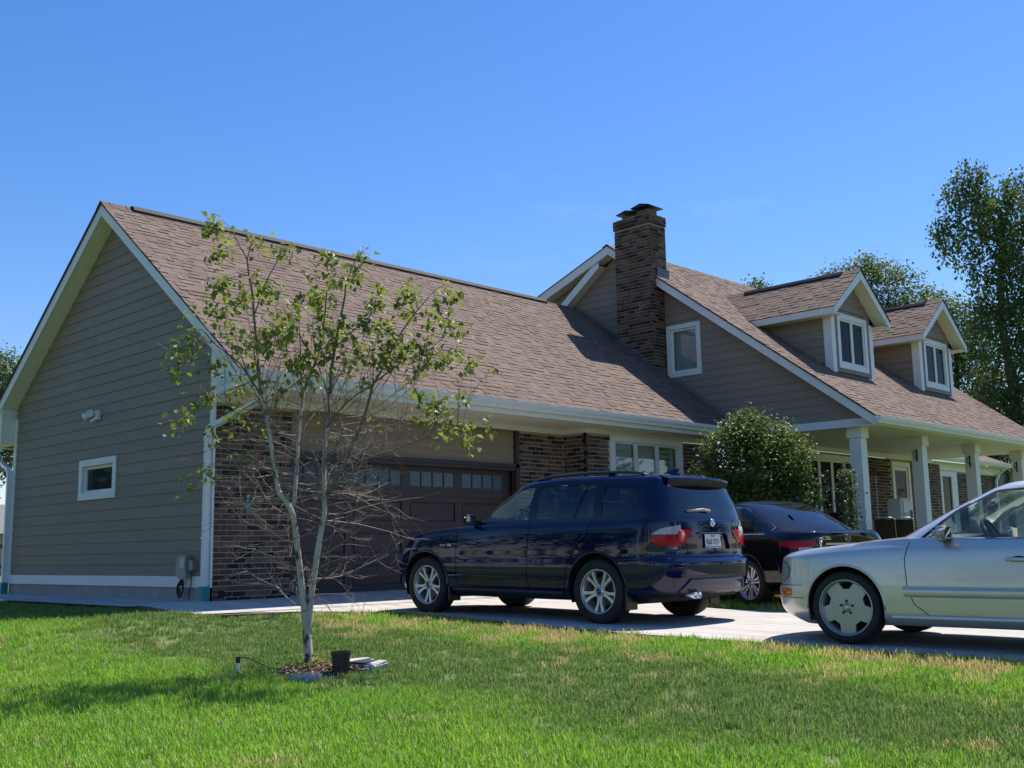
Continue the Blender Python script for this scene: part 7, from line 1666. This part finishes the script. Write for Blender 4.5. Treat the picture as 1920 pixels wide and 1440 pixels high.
# silver sedan
def cuts210(bm, t, tr):
    fr = lambda f: f.calc_center_median().x > 2.9
    for s in (1, -1):
        sel = lambda f, s=s: fr(f) and f.calc_center_median().y * s > .2
        mk = cut(bm, rounded([(3.36, .405), (3.52, .405), (3.52, .475), (3.36, .475)], .015), (0, 2), lambda f, s=s: f.calc_center_median().y * s > .4 and f.calc_center_median().x > 3.0)
        take(bm, mk, 'side_marker', AMB, t, push=.003)
        for (y, z, q) in ((.70, .625, .095), (.46, .615, .08)):
            hl = cut(bm, [(s * (y + q * math.cos(a * .4488)), z + q * .9 * math.sin(a * .4488)) for a in range(14)], (1, 2), sel); take(bm, hl, 'headlamp', CLRL, t, push=.008)
    take(bm, cut(bm, rounded([(-.30, .53), (.30, .53), (.34, .73), (-.34, .73)], .03), (1, 2), fr), 'grille', CHROME, t)
    take(bm, cut(bm, rounded([(-.45, .25), (.45, .25), (.45, .36), (-.45, .36)], .03), (1, 2), fr), 'front_intake', TRIM, t)
    # gap over the bumper
    shutline(bm, [(3.22, .392), (3.75, .392)], .006, lambda f: f.calc_center_median().x > 3.0, (0, 2))
    shutline(bm, [(3.24, .505), (3.75, .505)], .006, lambda f: f.calc_center_median().x > 3.0, (0, 2))
    rear = lambda f: f.calc_center_median().x < -.7 and f.normal.x < -.05
    for s in (1, -1): take(bm, cut(bm, [(s * .48, .66), (s * .9, .68), (s * .9, .84), (s * .52, .84)], (1, 2), lambda f, s=s: f.calc_center_median().x < -.75 and f.calc_center_median().y * s > .3), 'tail_lamp', REDL, t, push=.006)
    shutline(bm, [(-.5, .62), (.5, .62)], .007, rear, (1, 2))
def extra210(t, tr, tg):
    side_strip(t, tr, [2.30 - k * .1 for k in range(12)], .515, .415, .014, 'side_moulding', SILVER, .012)
    side_strip(t, tr, [1.08 - k * .1 for k in range(7)], .515, .415, .014, 'side_moulding', SILVER, .012)
    side_strip(t, tr, [2.42 - k * .1 for k in range(21)], .275, .19, .016, 'side_skirt', SILVER, .02)
    for s in (1, -1):
        q = []
        for k in range(12):
            x = 2.30 - 1.1 * k / 11; y = surf_y(tr, x, .49); q.append((x, s * (y + .017), .492))
        MB().tube(q, .006, 5).obj('moulding_chrome', CHROME, t, smooth=True)
    MB().lathe([(0.0, 0.0), (.006, .0), (.006, .05), (0, .05)], Matrix.Translation((3.42, 0, .83)), 8).obj('hood_stand', CHROME, t)
    star_badge(t, 3.42, 0, .905, .032)
    xr = lambda y, z: (surf_x(tr, y, z) or -1.0)
    star_badge(t, xr(0, .85) - .008, 0, .85, .042); plate(t, xr(0, .70) - .006, 0, .70, '', R(4))
    MB().box(1.36, 1.40, -.12, .12, 1.18, 1.25).obj('rear_view_mirror', TRIM, t)
    MB().tube([(2.12, .70, .925), (2.0, .35, .955), (1.98, .15, .96)], .01, 6).obj('wiper', TRIM, t); MB().tube([(2.12, -.1, .95), (2.0, -.35, .955), (2.06, -.6, .94)], .01, 6).obj('wiper', TRIM, t)
sedan(dict(name='silver_sedan', label='silver sedan with solid five-hole wheels parked at the right edge of the lawn', loc=(2.17, -11.64, -0.273), az=-0.08, pitch=0.008, paint=SILVER, WB=2.833, r=.317, W=.895, rim=.238, style='mono', arch=(.352, .010),
    rows=[(B(3.50, -.98, .78, .60, .35, 2.4, 2.6), [(-1.2, .25), (0, .19), (2.6, .17), (3.2, .155), (3.7, .17)]),
          (B(3.66, -1.06, .865, .66, .40, 2.4, 2.7), [(-1.2, .30), (0, .25), (2.6, .24), (3.7, .25)]),
          (B(3.705, -1.085, .890, .68, .42, 2.4, 2.7), [(-1.2, .42), (0, .38), (2.6, .37), (3.7, .37)]),
          (B(3.705, -1.085, .895, .68, .42, 2.4, 2.7), [(-1.2, .53), (0, .50), (2.6, .485), (3.7, .48)]),
          (B(3.665, -1.06, .893, .66, .44, 2.5, 2.6), [(-1.2, .60), (0, .59), (2.6, .57), (3.1, .56), (3.7, .545)]),
          (B(3.645, -1.05, .884, .64, .46, 2.6, 2.5), [(-1.2, .72), (0, .72), (1.6, .71), (2.6, .70), (3.2, .685), (3.65, .665)]),
          (B(3.615, -1.04, .866, .62, .50, 2.9, 2.4), [(-1.2, .83), (0, .83), (1.6, .82), (2.4, .805), (3.0, .775), (3.6, .745)]),
          (B(3.55, -1.03, .830, .62, .52, 2.9, 2.4), [(-1.2, .895), (0, .90), (1.6, .885), (2.3, .870), (3.0, .828), (3.55, .785)])],
    deck=[(-1.2, .91), (-.7, .935), (0, .92), (1.6, .90), (2.1, .915), (2.6, .885), (3.0, .845), (3.55, .790)], xc=1.25, crown=.045, open=(-.45, 1.80, .66),
    shut=[[(2.25, .88), (2.285, .74), (2.27, .50), (2.22, .36), (2.10, .27)], [(1.16, .90), (1.18, .55), (1.16, .27)], [(.06, .91), (.10, .78), (.34, .62), (.40, .45), (.40, .27)], [(.40, .27), (2.10, .27)]],
    doors=[((1.7, .89, .6), 'front_door'), ((.8, .89, .6), 'rear_door')], cuts=cuts210,
    glass=[(B(2.52, -.62, .812, .46, .40, 2.6, 2.4), lambda x: sinterp([(-1.2, .88), (-.7, .895), (0, .885), (1.6, .865), (2.0, .865), (2.5, .90)], x)),
           (B(2.28, -.44, .785, .44, .38, 2.6, 2.4), [(-.7, 1.03), (0, 1.04), (2.3, 1.03)]),
           (B(1.96, -.12, .725, .40, .36, 2.6, 2.5), [(-.3, 1.21), (.3, 1.23), (1.95, 1.20)]),
           (B(1.72, .10, .650, .34, .30, 2.6, 2.5), [(0, 1.315), (.6, 1.345), (1.7, 1.315)]),
           (B(1.59, .20, .590, .30, .26, 2.6, 2.5), [(.1, 1.36), (.6, 1.392), (1.6, 1.365)])],
    roof=[(.1, 1.365), (.6, 1.395), (1.6, 1.368)], rxc=.85, rcrown=.04,
    wins=[([(2.14, .905), (1.21, .905), (1.19, 1.305), (1.52, 1.295), (1.84, 1.145)], 'front_side_window', CARGL, .02), ([(1.10, .905), (.28, .915), (.24, 1.23), (.5, 1.29), (1.09, 1.31)], 'rear_side_window', CARGL, .03), ([(.22, .925), (-.10, .93), (.0, 1.10), (.19, 1.195)], 'quarter_window', CARGL, .02)],
    dlo=[(2.21, .885), (-.16, .91), (-.10, 1.03), (.05, 1.17), (.3, 1.27), (.6, 1.315), (1.15, 1.328), (1.56, 1.31), (1.88, 1.155)], dlom=TRIM,
    screens=[([(-.66, .925), (.66, .925), (.56, 1.325), (-.56, 1.325)], 'windscreen', CARGL, lambda f: f.normal.x > .3 and f.calc_center_median().x > 1.3), ([(-.60, .96), (.60, .96), (.52, 1.30), (-.52, 1.30)], 'rear_window', CARGL, lambda f: f.normal.x < -.2 and f.calc_center_median().x < .4)],
    handles=[(1.36, .735), (.46, .745)], mirror=(1.93, .965, .955), mirm=mat('mirror_silver_paint', (0.42, 0.42, 0.40), 0.35, metal=0.3), cabin=(-.5, 2.0, .72, .27, .90, 1.90, (1.68, .37, .90), [(1.15, .37, .36), (1.15, -.37, .36), (.42, .37, .30), (.42, -.37, .30)], CABIN), extra=extra210))
